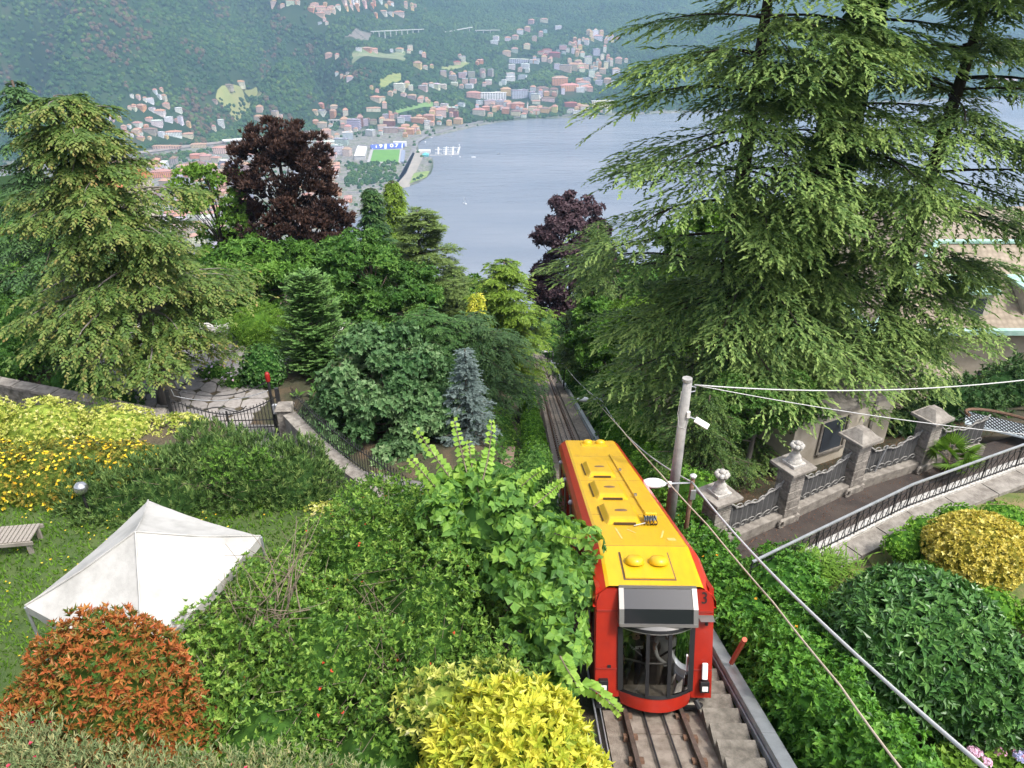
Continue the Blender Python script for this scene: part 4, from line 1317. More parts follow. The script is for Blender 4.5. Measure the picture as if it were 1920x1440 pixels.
pb = person("person", tuple(fl), math.radians(-14), (M_WSH, M_KHK), M_HAIR, "person in white T-shirt with dark shoulder strap behind the car's glass", [[(-.26, -.02, 1.16), (-.17, -.2, 1.06), (-.08, -.26, 1.05)], [(.27, .0, 1.17), (.30, -.1, .98), (.24, -.2, .95)]])
MB().bar((.15, -.16, 1.41), (-.15, -.16, 1.04), .045, .015).build("bag_strap", M_RUB, pb)
# ------------------------------------------------------------------ roads, walls, gates, fences
M_ASPH = mat("old_asphalt", (.115, .11, .105), rough=.95, c2=(.20, .195, .185), scale=2.5, detail=9, bump=.3, bscale=80)
M_DASPH = mat("damp_asphalt", (.038, .030, .027), rough=.75, c2=(.07, .055, .046), scale=1.6, detail=9, bump=.3, bscale=80)
M_STONE = mat("weathered_stone", (.13, .115, .10), rough=.95, c2=(.36, .33, .29), scale=5, detail=10, bump=.8, bscale=22)
M_MOSS = mat("mossy_wall", (.085, .08, .06), rough=.98, c2=(.27, .25, .22), scale=3.5, detail=10, bump=1.0, bscale=14)
M_COPE = mat("coping_stone", (.16, .142, .122), rough=.95, c2=(.31, .285, .25), scale=4, detail=9, bump=.6, bscale=30)


def ribbon(name, P, Wd, m, n=24, dz=.006, side=None, **kw):
    """level strip along a polyline, laid just over the ground sheet"""
    P = np.array(P, float)
    s = np.linspace(0, len(P) - 1, n)
    Q = np.stack([np.interp(s, np.arange(len(P)), P[:, i]) for i in range(3)], -1)
    D = nrm(np.gradient(Q, axis=0)[:, :2]); Nn = np.c_[-D[:, 1], D[:, 0]]
    a = Q.copy(); b = Q.copy()
    a[:, :2] += Nn * Wd / 2; b[:, :2] -= Nn * Wd / 2
    V = np.concatenate([a, b]) + [0, 0, dz]
    i = np.arange(n - 1)
    return MB().add(V, np.stack([i + n, i + n + 1, i + 1, i], -1)).build(name, m, kind="structure", **kw)


ribbon("road", [(-48, 27, -17.3), (-30, 26, -17.3), (-16, 23.6, -17.3), (-9, 22.4, -17.3), (-3.5, 20.6, -17.2), (1, 19.6, -17.2)], 5.2, M_ASPH)
ribbon("forecourt", [(-11.6, 23.5, -17.36), (-11.6, 27.5, -17.36)], 5.4, M_ASPH, 6, dz=.03)
rl = [(4.6, 15.2), (6.4, 16.4), (10.7, 18.7), (14.75, 20.5), (20, 22.6), (30, 26.5)]
ribbon("driveway", [(x, y, -15.97) for x, y in rl], 4.3, M_DASPH)

# flagstones behind the gate, each its own slab
pav = MB()
gx0, gx1, gy0, gy1, cs = -20.6, -10.6, 26.6, 40.0, .78
nx, ny = int((gx1 - gx0) / cs), int((gy1 - gy0) / cs)
PX, PY = np.meshgrid(gx0 + np.arange(nx + 1) * cs, gy0 + np.arange(ny + 1) * cs)
PX = PX + rng.uniform(-.27, .27, PX.shape); PY = PY + rng.uniform(-.27, .27, PY.shape)
PX[:, ::2] += .1; PY[:, ::2] += .36
base = MB().add(np.array([[gx0 - 1, gy0 - .4, ground(-15, gy0) + .015], [gx1 + 1, gy0 - .4, ground(-15, gy0) + .015], [gx1 + 1, gy1 + .6, ground(-15, gy1) + .015], [gx0 - 1, gy1 + .6, ground(-15, gy1) + .015]]), [[0, 1, 2, 3]])
paving = base.build("paving", mat("pale_mortar", (.44, .42, .39), rough=.95, c2=(.52, .5, .46), scale=8), kind="structure")
M_FLAG = [mat("flagstone_a", (.22, .205, .195), rough=.9, c2=(.31, .29, .28), scale=5, bump=.3), mat("flagstone_b", (.27, .245, .23), rough=.9, c2=(.36, .335, .32), scale=5, bump=.3), mat("flagstone_c", (.185, .175, .175), rough=.9, c2=(.27, .26, .255), scale=5, bump=.3)]
for j in range(ny):
    for i in range(nx):
        q = np.array([[PX[j, i], PY[j, i]], [PX[j, i + 1], PY[j, i + 1]], [PX[j + 1, i + 1], PY[j + 1, i + 1]], [PX[j + 1, i], PY[j + 1, i]]])
        c = q.mean(0)
        k6 = []
        for a in range(4):     # chip the corners so that the slabs read as broken stone
            p0, p1, p2 = q[a], q[(a + 1) % 4], q[a - 1]
            k6 += [p0 + (p2 - p0) * random.uniform(.12, .3), p0 + (p1 - p0) * random.uniform(.12, .3)]
        k6 = c + (np.array(k6) - c) * .935
        zt = ground(k6[:, 0], k6[:, 1])
        n_ = len(k6)
        V = np.concatenate([np.c_[k6, zt - .02], np.c_[k6, zt + .045]])
        f = [[a, (a + 1) % n_, n_ + (a + 1) % n_, n_ + a] for a in range(n_)]
        t3 = [[n_, n_ + a, n_ + a + 1] for a in range(1, n_ - 1)]
        MB().add(V, f, t3).build("stone", M_FLAG[random.randrange(3)], paving)


def wall_run(name, pts, th, z0, h, m, label, cope=True, kids=0.9):
    o = empty(name, (*pts[0], z0), label=label, cat="wall")
    org = np.array([*pts[0], z0])
    P = np.array([[x, y, 0] for x, y in pts]) - np.array([*pts[0], 0])
    for a, b in zip(P[:-1], P[1:]):
        MB().bar(a + [0, 0, h / 2 - .3], b + [0, 0, h / 2 - .3], th, h + .6).build("wall_face", m, o)
        if cope:
            L = np.linalg.norm(b - a); n = max(1, int(L / kids))
            for i in range(n):
                p0 = a + (b - a) * (i / n); p1 = a + (b - a) * ((i + 1) / n - .012)
                MB().bar(p0 + [0, 0, h + .055], p1 + [0, 0, h + .055], th + .1 + random.uniform(-.02, .02), .11 + random.uniform(0, .02)).build("coping", M_COPE, o)
    return o


wall_run("garden_wall", [(-14.35, 26.1), (-18, 27.4), (-22, 28.7), (-27, 30.2), (-34, 32)], .45, -17.4, 1.45, M_MOSS, "old mossy stone wall along the road left of the gate")
rw = wall_run("garden_wall", [(-8.75, 25.8), (-7.4, 24.0), (-5.9, 22.3), (-4.5, 20.9), (-3.2, 19.7)], .42, -17.4, 1.55, mat("grey_render", (.15, .14, .13), rough=.95, c2=(.30, .285, .26), scale=2.5, detail=9, bump=.4), "grey rendered wall with iron fence right of the gate")
# pointed picket fence on that wall
fn = empty("picket_fence", (-8.75, 25.8, -15.8), label="black iron picket fence standing on the rendered wall", cat="fence")
fo = np.array(fn.location)
fp = np.array([(-8.6, 26.05, -15.74), (-7.25, 24.2, -15.74), (-5.75, 22.5, -15.74), (-4.35, 21.1, -15.74), (-3.1, 19.9, -15.74)])
pk = MB(); pk.tube([(0, 0, 0), (0, 0, .95)], .013, 4); pk.lathe([(.03, .95), (.001, 1.08)], n=4)
pkm = pk.mesh("picket", M_BLACK)
for a, b in zip(fp[:-1], fp[1:]):
    for hh in (.12, .82): MB().bar(a - fo + [0, 0, hh], b - fo + [0, 0, hh], .03, .02).build("rail_bar", M_BLACK, fn)
    L = np.linalg.norm(b - a)
    for i in range(int(L / .16)):
        link("picket", pkm, fn, loc=tuple(a + (b - a) * (i * .16 / L) - fo))


def pillar(name, p, w, h, m, label, cap=True):
    o = empty(name, p, (0, 0, random.uniform(-.1, .1)), label, "pillar")
    MB().box((0, 0, h / 2), (w, w, h)).build("shaft", m, o, bevel=.02)
    if cap: MB().box((0, 0, h + .06), (w + .16, w + .16, .12), taper=.8).build("cap", M_COPE, o, bevel=.02)
    return o


pillar("gate_pillar", (-14.1, 26.0, -17.4), .6, 1.5, M_STONE, "square stone gate pillar at end of the mossy wall")
pillar("gate_pillar", (-9.0, 26.1, -17.4), .55, 1.75, M_STONE, "pale stone gate pillar where the rendered wall begins")
gate = empty("driveway_gate", (-13.5, 26.2, -17.35), (0, 0, math.radians(3)), "black iron double gate with curved top rail across driveway", "gate")
GW = 4.15
barm = MB().tube([(0, 0, 0), (0, 0, 1)], .016, 5).mesh("bar", M_BLACK)
hgt = lambda s: 1.25 + .75 * abs(s * 2 - 1) ** 1.6
n_ = 30
for i in range(n_ + 1):
    s = i / n_
    b_ = link("bar", barm, gate, loc=(s * GW, 0, .06)); b_.scale = (1, 1, hgt(s) + .05)
for z in (.12, .62, .95):
    MB().bar((0, 0, z), (GW, 0, z), .035, .03).build("rail_bar", M_BLACK, gate)
MB().tube([(s * GW, 0, hgt(s)) for s in np.linspace(0, 1, 25)], .024, 6).build("top_rail", M_BLACK, gate)
MB().tube([(s * GW, .02, hgt(s) + .18 + .12 * math.sin(s * 18)) for s in np.linspace(.3, .7, 25)], .02, 6).build("scrollwork", M_BLACK, gate)
for x in (-.05, GW + .05):
    MB().box((x, 0, 1.2), (.14, .14, 2.4)).build("gate_post", M_BLACK, gate)
MB().box((GW / 2, 0, .75), (.07, .05, 1.3)).build("lock_stile", M_BLACK, gate)
sigo = empty("signal_post", (-9.75, 26.9, -17.5), label="black post with red lamp and electrical box beside the gate", cat="post")
MB().tube([(0, 0, 0), (0, 0, 2.6)], .06, 8).build("shaft", M_BLACK, sigo)
MB().lathe([(.09, 2.6), (.10, 2.68), (.10, 2.92), (.05, 3.0), (.001, 3.0)], n=12).build("red_lamp", mat("red_lens", (.28, .015, .012), rough=.35), sigo, smooth=True)
MB().box((.14, -.09, 1.35), (.22, .14, .42)).build("electrical_box", mat("grey_box", (.5, .52, .54), rough=.5), sigo, bevel=.01)


def wire(pts, r, m, name, label, sag=0.0, n=20, cat="cable"):
    pts = [np.asarray(p, float) for p in pts]
    Q = []
    for a, b in zip(pts[:-1], pts[1:]):
        t = np.linspace(0, 1, n)[:, None]
        s = a + (b - a) * t
        s[:, 2] -= (4 * sag * t * (1 - t))[:, 0]
        Q.append(s if not Q else s[1:])
    Q = np.concatenate(Q)
    return MB().tube(Q - Q[0], r, 6).build(name, m, loc=tuple(Q[0]), label=label, cat=cat, smooth=True)


M_WHT = mat("pale_cable", (.5, .5, .49), rough=.5); M_TAN = mat("tan_cable", (.48, .40, .30), rough=.6)
wire([(-9.75, 26.9, -14.9), (-13.4, 26.3, -14.9), (-15.7, 30.1, -12.5)], .02, M_BLACK, "overhead_wire", "dark drooping wire from red-lamp post across the gate", .5)
wire([(-9.75, 26.9, -15.3), (-13.4, 26.4, -15.3), (-16, 30.4, -13.2)], .014, M_GALV, "overhead_wire", "thin lower wire drooping over the gate", .35)

# railing and coping above the driveway
RLP = np.array([(5.6, 13.6), (6.27, 14.0), (10.7, 16.6), (14.75, 18.5), (19, 20.2), (24, 22.2)])
ret = empty("retaining_wall", (5.6, 13.6, -16), label="pale stone retaining wall with flat coping under the railing", cat="wall")
ro = np.array(ret.location)
M_PALE = mat("pale_rubble", (.34, .32, .29), rough=.95, c2=(.62, .6, .56), scale=9, detail=8, bump=.9, bscale=16)
for a, b in zip(RLP[:-1], RLP[1:]):
    a3 = np.array([*a, 0]); b3 = np.array([*b, 0])
    d = nrm(b3 - a3); nrml = np.array([d[1], -d[0], 0])
    MB().bar(a3 + [0, .10, -14.67] - ro, b3 + [0, .10, -14.67] - ro, .3, 3.1).build("wall_face", M_PALE, ret)
    L = np.linalg.norm(b3 - a3); n = max(1, int(L / 1.15))
    for i in range(n):
        p0 = a3 + (b3 - a3) * (i / n) + nrml * .34; p1 = a3 + (b3 - a3) * ((i + 1) / n - .008) + nrml * .34
        MB().bar(p0 + [0, 0, -13.27] - ro, p1 + [0, 0, -13.27] - ro, .56, .14).build("stone", M_COPE, ret)
rail = empty("iron_railing", (5.6, 13.6, -13.20), label="black curved-baluster railing with grey handrail above the driveway", cat="railing")
r0 = np.array(rail.location)
zz = np.linspace(0, .74, 9)
balm = MB().tube([(.045 * math.sin(z / .74 * 6.3), .02 * math.sin(z / .74 * 9), z) for z in zz], .011, 4).mesh("baluster", M_BLACK)
for a, b in zip(RLP[:-1], RLP[1:]):
    a3 = np.array([*a, -13.13]); b3 = np.array([*b, -13.13])
    MB().bar(a3 + [0, 0, .79] - r0, b3 + [0, 0, .79] - r0, .06, .04).build("handrail", M_GALV, rail)
    MB().bar(a3 + [0, 0, .06] - r0, b3 + [0, 0, .06] - r0, .03, .02).build("bottom_rail", M_BLACK, rail)
    MB().bar(a3 + [0, 0, .60] - r0, b3 + [0, 0, .60] - r0, .02, .015).build("mid_rail", M_BLACK, rail)
    L = np.linalg.norm(b3 - a3)
    ang = math.atan2(b[1] - a[1], b[0] - a[0])
    for i in range(int(L / .125)):
        q = a3 + (b3 - a3) * (i * .125 / L)
        if proj(q)[0] > 1960: continue
        o = link("baluster", balm, rail, loc=tuple(q - r0)); o.rotation_euler = (0, 0, ang + (math.pi if i % 2 else 0))
        if i % 12 == 0: MB().bar(q - r0, q - r0 + [0, 0, .8], .03, .03).build("post", M_BLACK, rail)

# ornate fence across the driveway
PIL = [(6.1, 18.2), (8.77, 19.7), (11.5, 21.3), (14.5, 22.6)]
plab = ["stone pillar with flower urn, half sunk in the hedge", "banded stone pillar with flower urn in the ornate fence", "banded stone pillar capped by a pyramid, under cedar boughs", "banded stone pillar with stepped cap beside the fan palm"]
M_URN = mat("lichen_stone", (.30, .285, .26), rough=.95, c2=(.52, .5, .46), scale=10, detail=8, bump=.6, bscale=30)


def urn(par, z):
    o = MB().lathe([(.24, 0), (.24, .06), (.17, .10), (.19, .2), (.12, .3), (.10, .42), (.14, .46), (.14, .5)], (0, 0, z), 14).build("urn", M_URN, par, smooth=True)
    for k_ in range(8):
        a = k_ / 8 * 2 * math.pi
        MB().lathe([(.001, -.09), (.065, -.06), (.085, 0), (.065, .06), (.001, .09)], (.15 * math.cos(a), .15 * math.sin(a), z + .58), 8).build("flower", M_URN, o, smooth=True)
    MB().lathe([(.001, -.08), (.09, -.05), (.11, 0), (.08, .06), (.001, .09)], (0, 0, z + .66), 8).build("bud", M_URN, o, smooth=True)


for i, (x, y) in enumerate(PIL):
    o = empty("fence_pillar", (x, y, -16.05), (0, 0, math.radians(28)), plab[i], "pillar")
    z = 0
    for k_ in range(6):
        w = .60 if k_ else .74
        MB().box((random.uniform(-.008, .008), 0, z + .17), (w, w, .325)).build("block", M_STONE, o, bevel=.025)
        z += .335
    MB().box((0, 0, z + .04), (.78, .78, .09)).build("cornice", M_STONE, o, bevel=.02)
    MB().box((0, 0, z + .14), (1.0, 1.0, .11)).build("cap_slab", M_COPE, o, bevel=.02)
    if i < 2: MB().box((0, 0, z + .24), (.52, .52, .10)).build("plinth", M_URN, o, bevel=.01); urn(o, z + .29)
    else: MB().box((0, 0, z + .34), (.86, .86, .3), taper=.35).build("pyramid_cap", M_COPE, o, bevel=.02)
    MB().tube([(-.42 + .1 * math.cos(a), -.35, .2 + .14 * math.sin(a)) for a in np.linspace(0, 5.5, 12)], .05, 6).build("scroll", M_STONE, o)
M_SHEET = mat("grey_sheet_iron", (.085, .085, .085), rough=.6, c2=(.12, .12, .12), scale=3)
M_SCR = mat("grey_scroll_iron", (.20, .195, .185), rough=.7, c2=(.30, .29, .27), scale=8)
flab = ["ornate iron fence panel disappearing into the ivy hedge", "ornate iron fence panel between the urn pillar and pyramid pillar", "ornate iron fence panel with diagonal stay beside fan palm", "ornate iron fence panel behind the fan palm"]
for i in range(4):
    a = np.array([*PIL[i], -16.05]); b = np.array([*(PIL[i + 1] if i < 3 else (17.4, 23.6)), -16.05])
    d = b - a; L = np.linalg.norm(d); ang = math.atan2(d[1], d[0])
    o = empty("fence_panel", tuple(a), (0, 0, ang), flab[i], "fence")
    x0, x1 = .33, L - .33
    MB().box((L / 2, -.05, .2), (L - .6, .42, .5)).build("plinth_wall", M_COPE, o, bevel=.03)
    hf = lambda s: 1.30 + .38 * (2 * s - 1) ** 2 + .05 * math.sin(s * 19)
    n = 22
    V = []
    for k_ in range(n + 1):
        s = k_ / n; x = x0 + (x1 - x0) * s; yb = -.02 if k_ % 2 else .03
        V += [(x, yb, .47), (x, yb, hf(s) - .03)]
    MB().add(V, [[2 * k_, 2 * k_ + 2, 2 * k_ + 3, 2 * k_ + 1] for k_ in range(n)]).build("sheet", M_SHEET, o)
    MB().tube([(x0 + (x1 - x0) * s, -.04, hf(s)) for s in np.linspace(0, 1, 26)], .032, 6).build("top_scroll", M_SCR, o, smooth=True)
    for k_ in range(7):
        s = (k_ + .5) / 7; cx = x0 + (x1 - x0) * s; top = hf(s)
        sg = 1 if s < .5 else -1
        sp = [(cx + sg * (.17 - .022 * q) * math.cos(q * .9), -.06, top + .03 + (.13 - .017 * q) * math.sin(q * .9)) for q in np.arange(0, 6.5, .5)]
        MB().tube(sp, .018, 5).build("scroll", M_SCR, o)
        sp = [(cx + sg * (.2 - .025 * q) * math.cos(q * .9), -.07, .66 + (.13 - .017 * q) * math.sin(q * .9)) for q in np.arange(0, 6.5, .5)]
        MB().tube(sp, .016, 5).build("scroll", M_SCR, o)
    if i == 2: MB().bar((L * .32, -.08, .5), (L * .40, -.08, 1.5), .05, .04).build("stay", M_GALV, o)

# villa behind the cedars
M_CREAM = mat("villa_render", (.40, .35, .28), rough=.95, c2=(.52, .47, .39), scale=1.5, detail=8)
M_COPPER = mat("verdigris_copper", (.24, .42, .36), rough=.6, c2=(.38, .55, .48), scale=2.5, detail=8)
rm, nt_, N_, L_, B_ = mat_base("scale_tiles")
tc = N_.new("ShaderNodeTexCoord"); mp_ = N_.new("ShaderNodeMapping"); mp_.inputs["Scale"].default_value = (3.4, 3.4, 3.4)
vo = N_.new("ShaderNodeTexVoronoi"); vo.inputs["Scale"].default_value = 1.0; vo.inputs["Randomness"].default_value = .35
nz = N_.new("ShaderNodeTexNoise"); nz.inputs["Scale"].default_value = .6
rr = ramp(N_, [(.1, (.42, .35, .27)), (.75, (.28, .23, .17))]); mm_ = N_.new("ShaderNodeMixRGB"); mm_.blend_type = 'MULTIPLY'; mm_.inputs[0].default_value = .5
L_.new(tc.outputs["Object"], mp_.inputs[0]); L_.new(mp_.outputs[0], vo.inputs["Vector"]); L_.new(tc.outputs["Object"], nz.inputs[0]); L_.new(vo.outputs["Distance"], rr.inputs[0]); L_.new(rr.outputs[0], mm_.inputs[1]); L_.new(nz.outputs[0], mm_.inputs[2]); L_.new(mm_.outputs[0], B_.inputs["Base Color"])
bp = N_.new("ShaderNodeBump"); bp.inputs["Strength"].default_value = .6; bp.inputs["Distance"].default_value = .05; bp.invert = True
L_.new(vo.outputs["Distance"], bp.inputs["Height"]); L_.new(bp.outputs[0], B_.inputs["Normal"]); B_.inputs["Roughness"].default_value = .85
M_TILE = rm


def hip(par, x0, x1, y0, y1, z, rise, inset, m, name="roof"):
    V = [(x0, y0, z), (x1, y0, z), (x1, y1, z), (x0, y1, z), (x0 + inset, y0 + inset, z + rise), (x1 - inset, y0 + inset, z + rise), (x1 - inset, y1 - inset, z + rise), (x0 + inset, y1 - inset, z + rise)]
    return MB().add(V, [[0, 1, 5, 4], [1, 2, 6, 5], [2, 3, 7, 6], [3, 0, 4, 7], [4, 5, 6, 7]]).build(name, m, par)


vl = empty("villa", (26.5, 44, -26.2), label="cream villa with tan scale-tile roof and green copper gutters behind cedars", cat="villa")


def vbox(x0, x1, y0, y1, z0, z1, name, m, par=vl):
    return MB().box(((x0 + x1) / 2 - 24, (y0 + y1) / 2 - 42, (z0 + z1) / 2 + 23), (x1 - x0, y1 - y0, z1 - z0)).build(name, m, par)


vbox(17.5, 38, 36, 52, -24, -14.6, "wall", M_CREAM)
r_ = hip(vl, 16.9 - 24, 38.6 - 24, 35.4 - 42, 52.6 - 42, 8.6, 3.2, 5.0, M_TILE)
for a, b in [((16.8, 35.3), (38.7, 35.3)), ((16.8, 35.3), (16.8, 52.7))]:
    MB().bar((a[0] - 24, a[1] - 42, 8.55), (b[0] - 24, b[1] - 42, 8.55), .35, .28).build("gutter", M_COPPER, r_)
for a, b in [((-7.1, -6.6, 8.65), (-2.1, -1.6, 11.85)), ((14.6, -6.6, 8.65), (9.6, -1.6, 11.85)), ((-2.1, -1.6, 11.85), (9.6, -1.6, 11.85))]:
    MB().bar(a, b, .35, .14).build("ridge", M_COPPER, r_)
vbox(14.6, 21, 29.8, 36.2, -22, -16.4, "wing", M_CREAM)
r2 = hip(vl, 14.1 - 24, 21.5 - 24, 29.3 - 42, 36.1 - 42, 6.65, 1.2, 2.6, M_TILE)
for a, b in [((14.0, 29.2), (21.6, 29.2)), ((14.0, 29.2), (14.0, 36.2))]:
    MB().bar((a[0] - 24, a[1] - 42, 6.6), (b[0] - 24, b[1] - 42, 6.6), .5, .3).build("gutter", M_COPPER, r2)
for x in (22.5, 26, 29.5, 33):
    d_ = vbox(x - .8, x + .8, 36.2, 38.6, -14.2, -12.6, "dormer", M_CREAM)
    MB().box((x - 24, 37.3 - 42, 10.5), (2.0, 2.7, .18)).build("dormer_roof", M_COPPER, d_)
    MB().box((x - 24, 36.17 - 42, 9.6), (.9, .05, 1.0)).build("pane", M_WIN, d_)
for x in np.arange(19, 37, 2.6):
    w_ = vbox(x - .55, x + .55, 35.93, 36.05, -19.4, -17.2, "window", M_WIN)
    MB().box((x - 24, 35.9 - 42, 3.5), (1.4, .2, .12)).build("sill", M_COPE, w_)
for x in (15.8, 17.8, 19.8):
    vbox(x - .45, x + .45, 29.72, 29.85, -20, -17.8, "window", M_WIN)
gh = empty("garden_house", (12.4, 26.4, -17.4), (0, 0, math.radians(27)), "low cream garden house with dark window behind the ornate fence", "garden house")
MB().box((0, 0, .9), (5.4, 2.4, 2.6)).build("wall", M_CREAM, gh)
MB().box((0, 0, 2.28), (5.7, 2.7, .16)).build("cornice", M_COPE, gh)
MB().box((-.6, -1.205, 1.15), (1.1, .06, 1.35)).build("window", M_WIN, gh)
MB().box((-.6, -1.23, .44), (1.4, .16, .1)).build("sill", M_COPE, gh)
for x in (-1.3, .1): MB().box((x, -1.22, 1.15), (.1, .1, 1.45)).build("window_frame", M_COPE, gh)
MB().box((1.5, -1.2, 1.0), (.16, .14, 2.3)).build("pilaster", M_COPE, gh)
sk = empty("lattice_skylight", (18.6, 24.6, -15.6), (math.radians(-6), 0, math.radians(-30)), "pale lattice canopy in curved dark frame beyond the fan palm", "canopy")
MB().box((0, 0, 0), (2.6, 1.3, .06)).build("pale_panel", mat("pale_blue_panel", (.42, .48, .52), rough=.5), sk)
b = MB()
for t in np.linspace(-1.25, 1.25, 17): b.bar((t - .3, -.6, .05), (t + .3, .6, .05), .025); b.bar((t + .3, -.6, .05), (t - .3, .6, .05), .025)
b.build("lattice", M_BLACK, sk)
MB().tube([(1.35 * math.cos(a), .75 * math.sin(a), .25) for a in np.linspace(-.4, 3.6, 20)], .06, 6).build("rim", M_RUST, sk)
# terracotta house on the slope at the left
p = at(196, 322, 150)
th_ = empty("slope_house", tuple(p - np.array([0, 0, 7])), (0, 0, math.radians(-12)), "house with big orange tiled roof behind left cypress", "house")
MB().box((0, 0, 1), (13, 9, 10)).build("wall", M_CREAM, th_)
V = [(-7, -5.2, 5.6), (7, -5.2, 5.6), (7, 5.2, 5.6), (-7, 5.2, 5.6), (-4, 0, 8.6), (7, 0, 8.6)]
MB().add(V, [[0, 1, 5, 4], [2, 3, 4, 5]], [[1, 2, 5], [3, 0, 4]]).build("roof", mat("orange_tiles", (.50, .20, .09), rough=.9, c2=(.38, .15, .07), scale=1.5, stretch=(4, 1, 1), bump=.5), th_)
for u, v, w, lab in [(1858, 128, 36, "orange-roofed house glimpsed through top cedar branches"), (1884, 158, 42, "larger orange-roofed house glimpsed below the other through cedar")]:
    p = hit_far(u, v); dd = p[1] * CP - p[2] * SP
    house(p, w * dd / FOC, 20, 22, 'c', 'T', .2, lab, "houses seen through the right cedar")

# ------------------------------------------------------------------ poles, lamps, cables by the track
M_CPOLE = mat("concrete_pole", (.24, .235, .225), rough=.9, c2=(.34, .33, .315), scale=4, bump=.3)
cp = empty("concrete_pole", (4.75, 18.25, -15.6), label="tall concrete pole with white lamp and wires above the hedge", cat="pole")
MB().tube([(0, 0, 0), (.02, 0, 5.5)], [.17, .125], 12).build("shaft", M_CPOLE, cp, smooth=True)
MB().lathe([(.14, 5.5), (.14, 5.58), (.001, 5.58)], n=12).build("cap", M_CPOLE, cp)
MB().tube([(.12, -.02, 5.35), (.26, 0, 5.3), (.26, 0, 5.18), (.13, 0, 5.15)], .018, 6).build("bracket", M_GALV, cp)
MB().tube([(.10, -.1, 4.3), (.18, -.12, 4.42), (.34, -.14, 4.36)], .02, 6).build("lamp_arm", M_GALV, cp)
lh = MB(); lh.box((.50, -.2, 4.27), (.42, .2, .05), R=np.array(Euler((.3, .35, -.5)).to_matrix())); lh.build("lamp_head", mat("lamp_white", (.75, .75, .74), rough=.35), cp, bevel=.015)
MB().box((.12, -.12, 4.5), (.09, .09, .18)).build("sensor_box", bpy.data.materials["lamp_white"], cp)
MB().tube([(-.13, -.05, 5.2), (-.16, -.06, 4.5), (-.1, -.12, 4.1), (.08, -.14, 4.05), (.14, -.12, 4.3)], .009, 5).build("feed_wire", M_WHT, cp)
LW = bpy.data.materials["lamp_white"]
LAMPS = [(4.98, 17.2, "track lamp nearest the camera on rusty post above car roof"), (4.95, 36.2, "second track lamp, on dark post below cedar boughs"), (4.9, 63.5, "third track lamp down the line beside the rails"), (5.0, 84, "fourth track lamp down the line near the trees"), (5.2, 100, "farthest track lamp where the rails vanish")]
for i, (x, y, lab) in enumerate(LAMPS):
    z = track_z(y) - .4
    o = empty("track_lamp", (x, y, z), label=lab, cat="lamp", group="lamps along the funicular track")
    H_ = 3.25
    MB().tube([(0, 0, 0), (0, 0, H_)], [.075, .06], 8).build("post", M_RUST if i == 0 else M_BLACK, o, smooth=True)
    MB().lathe([(.09, H_), (.10, H_ + .05), (.001, H_ + .12)], n=8).build("post_cap", M_WHT if i == 0 else M_BLACK, o)
    MB().tube([(0, 0, H_ - .2), (-.55, 0, H_ - .22), (-.78, 0, H_ - .22)], .028, 6).build("arm", M_GALV, o)
    MB().box((-.62, 0, H_ - .25), (.1, .12, .12)).build("clamp", LW, o)
    hd = MB().lathe([(.001, .12), (.14, .105), (.26, .05), (.33, -.02), (.30, -.035)], n=18).build("lamp_head", LW, o, smooth=True)
    hd.location = (-1.08, 0, H_ - .2); hd.scale = (1.12, .62, 1)
    gl_ = MB().lathe([(.30, -.03), (.2, -.12), (.001, -.15)], n=18).build("lamp_glass", mat("frosted_glass", (.55, .54, .5), rough=.3) if i == 0 else bpy.data.materials["frosted_glass"], hd, smooth=True)
    MB().box((.04, -.08, H_ - .55), (.14, .06, .3)).build("insulator_bracket", M_GALV, o)
A1, A2 = np.array([4.95, 17.1, -12.65]), np.array([4.9, 36.1, -21.25])
wire([at(1905, 1490, 7.6), A1], .027, M_WHT, "overhead_cable", "thick pale cable sweeping down from foreground to the first track lamp", .30, 30)
wire([A1, A2], .024, M_WHT, "overhead_cable", "thick pale cable between the first and second track lamps", .55, 30)
wire([A2, (4.9, 63.4, -33.4)], .022, M_WHT, "overhead_cable", "pale cable beyond the second track lamp", .3)
wire([at(1700, 1455, 9.3), at(1575, 1285, 11.3), at(1450, 1130, 14.2), at(1327, 985, 17.6), at(1240, 890, 21.5), at(1165, 805, 29), at(1100, 731, 40)], .018, M_TAN, "lower_cable", "thin tan cable lying low over the ivy hedge", .02)
top = np.array([4.95, 18.2, -10.2])
wire([top, at(1960, 708, 23)], .019, M_WHT, "span_wire", "thick white wire from the concrete pole to the right edge", .30)
wire([top, at(1960, 818, 24)], .013, M_WHT, "span_wire", "thin white wire slanting down from the concrete pole", .15)
MB().tube([(0, 0, 0), (.04, -.25, .85), (.02, -.34, 1.0)], .05, 6).build("marker_rod", mat("red_primer", (.55, .12, .06), rough=.6), loc=tuple(np.array([4.22, 10.3, -11.9])), label="short orange-red rod leaning in the hedge beside the car", cat="rod")

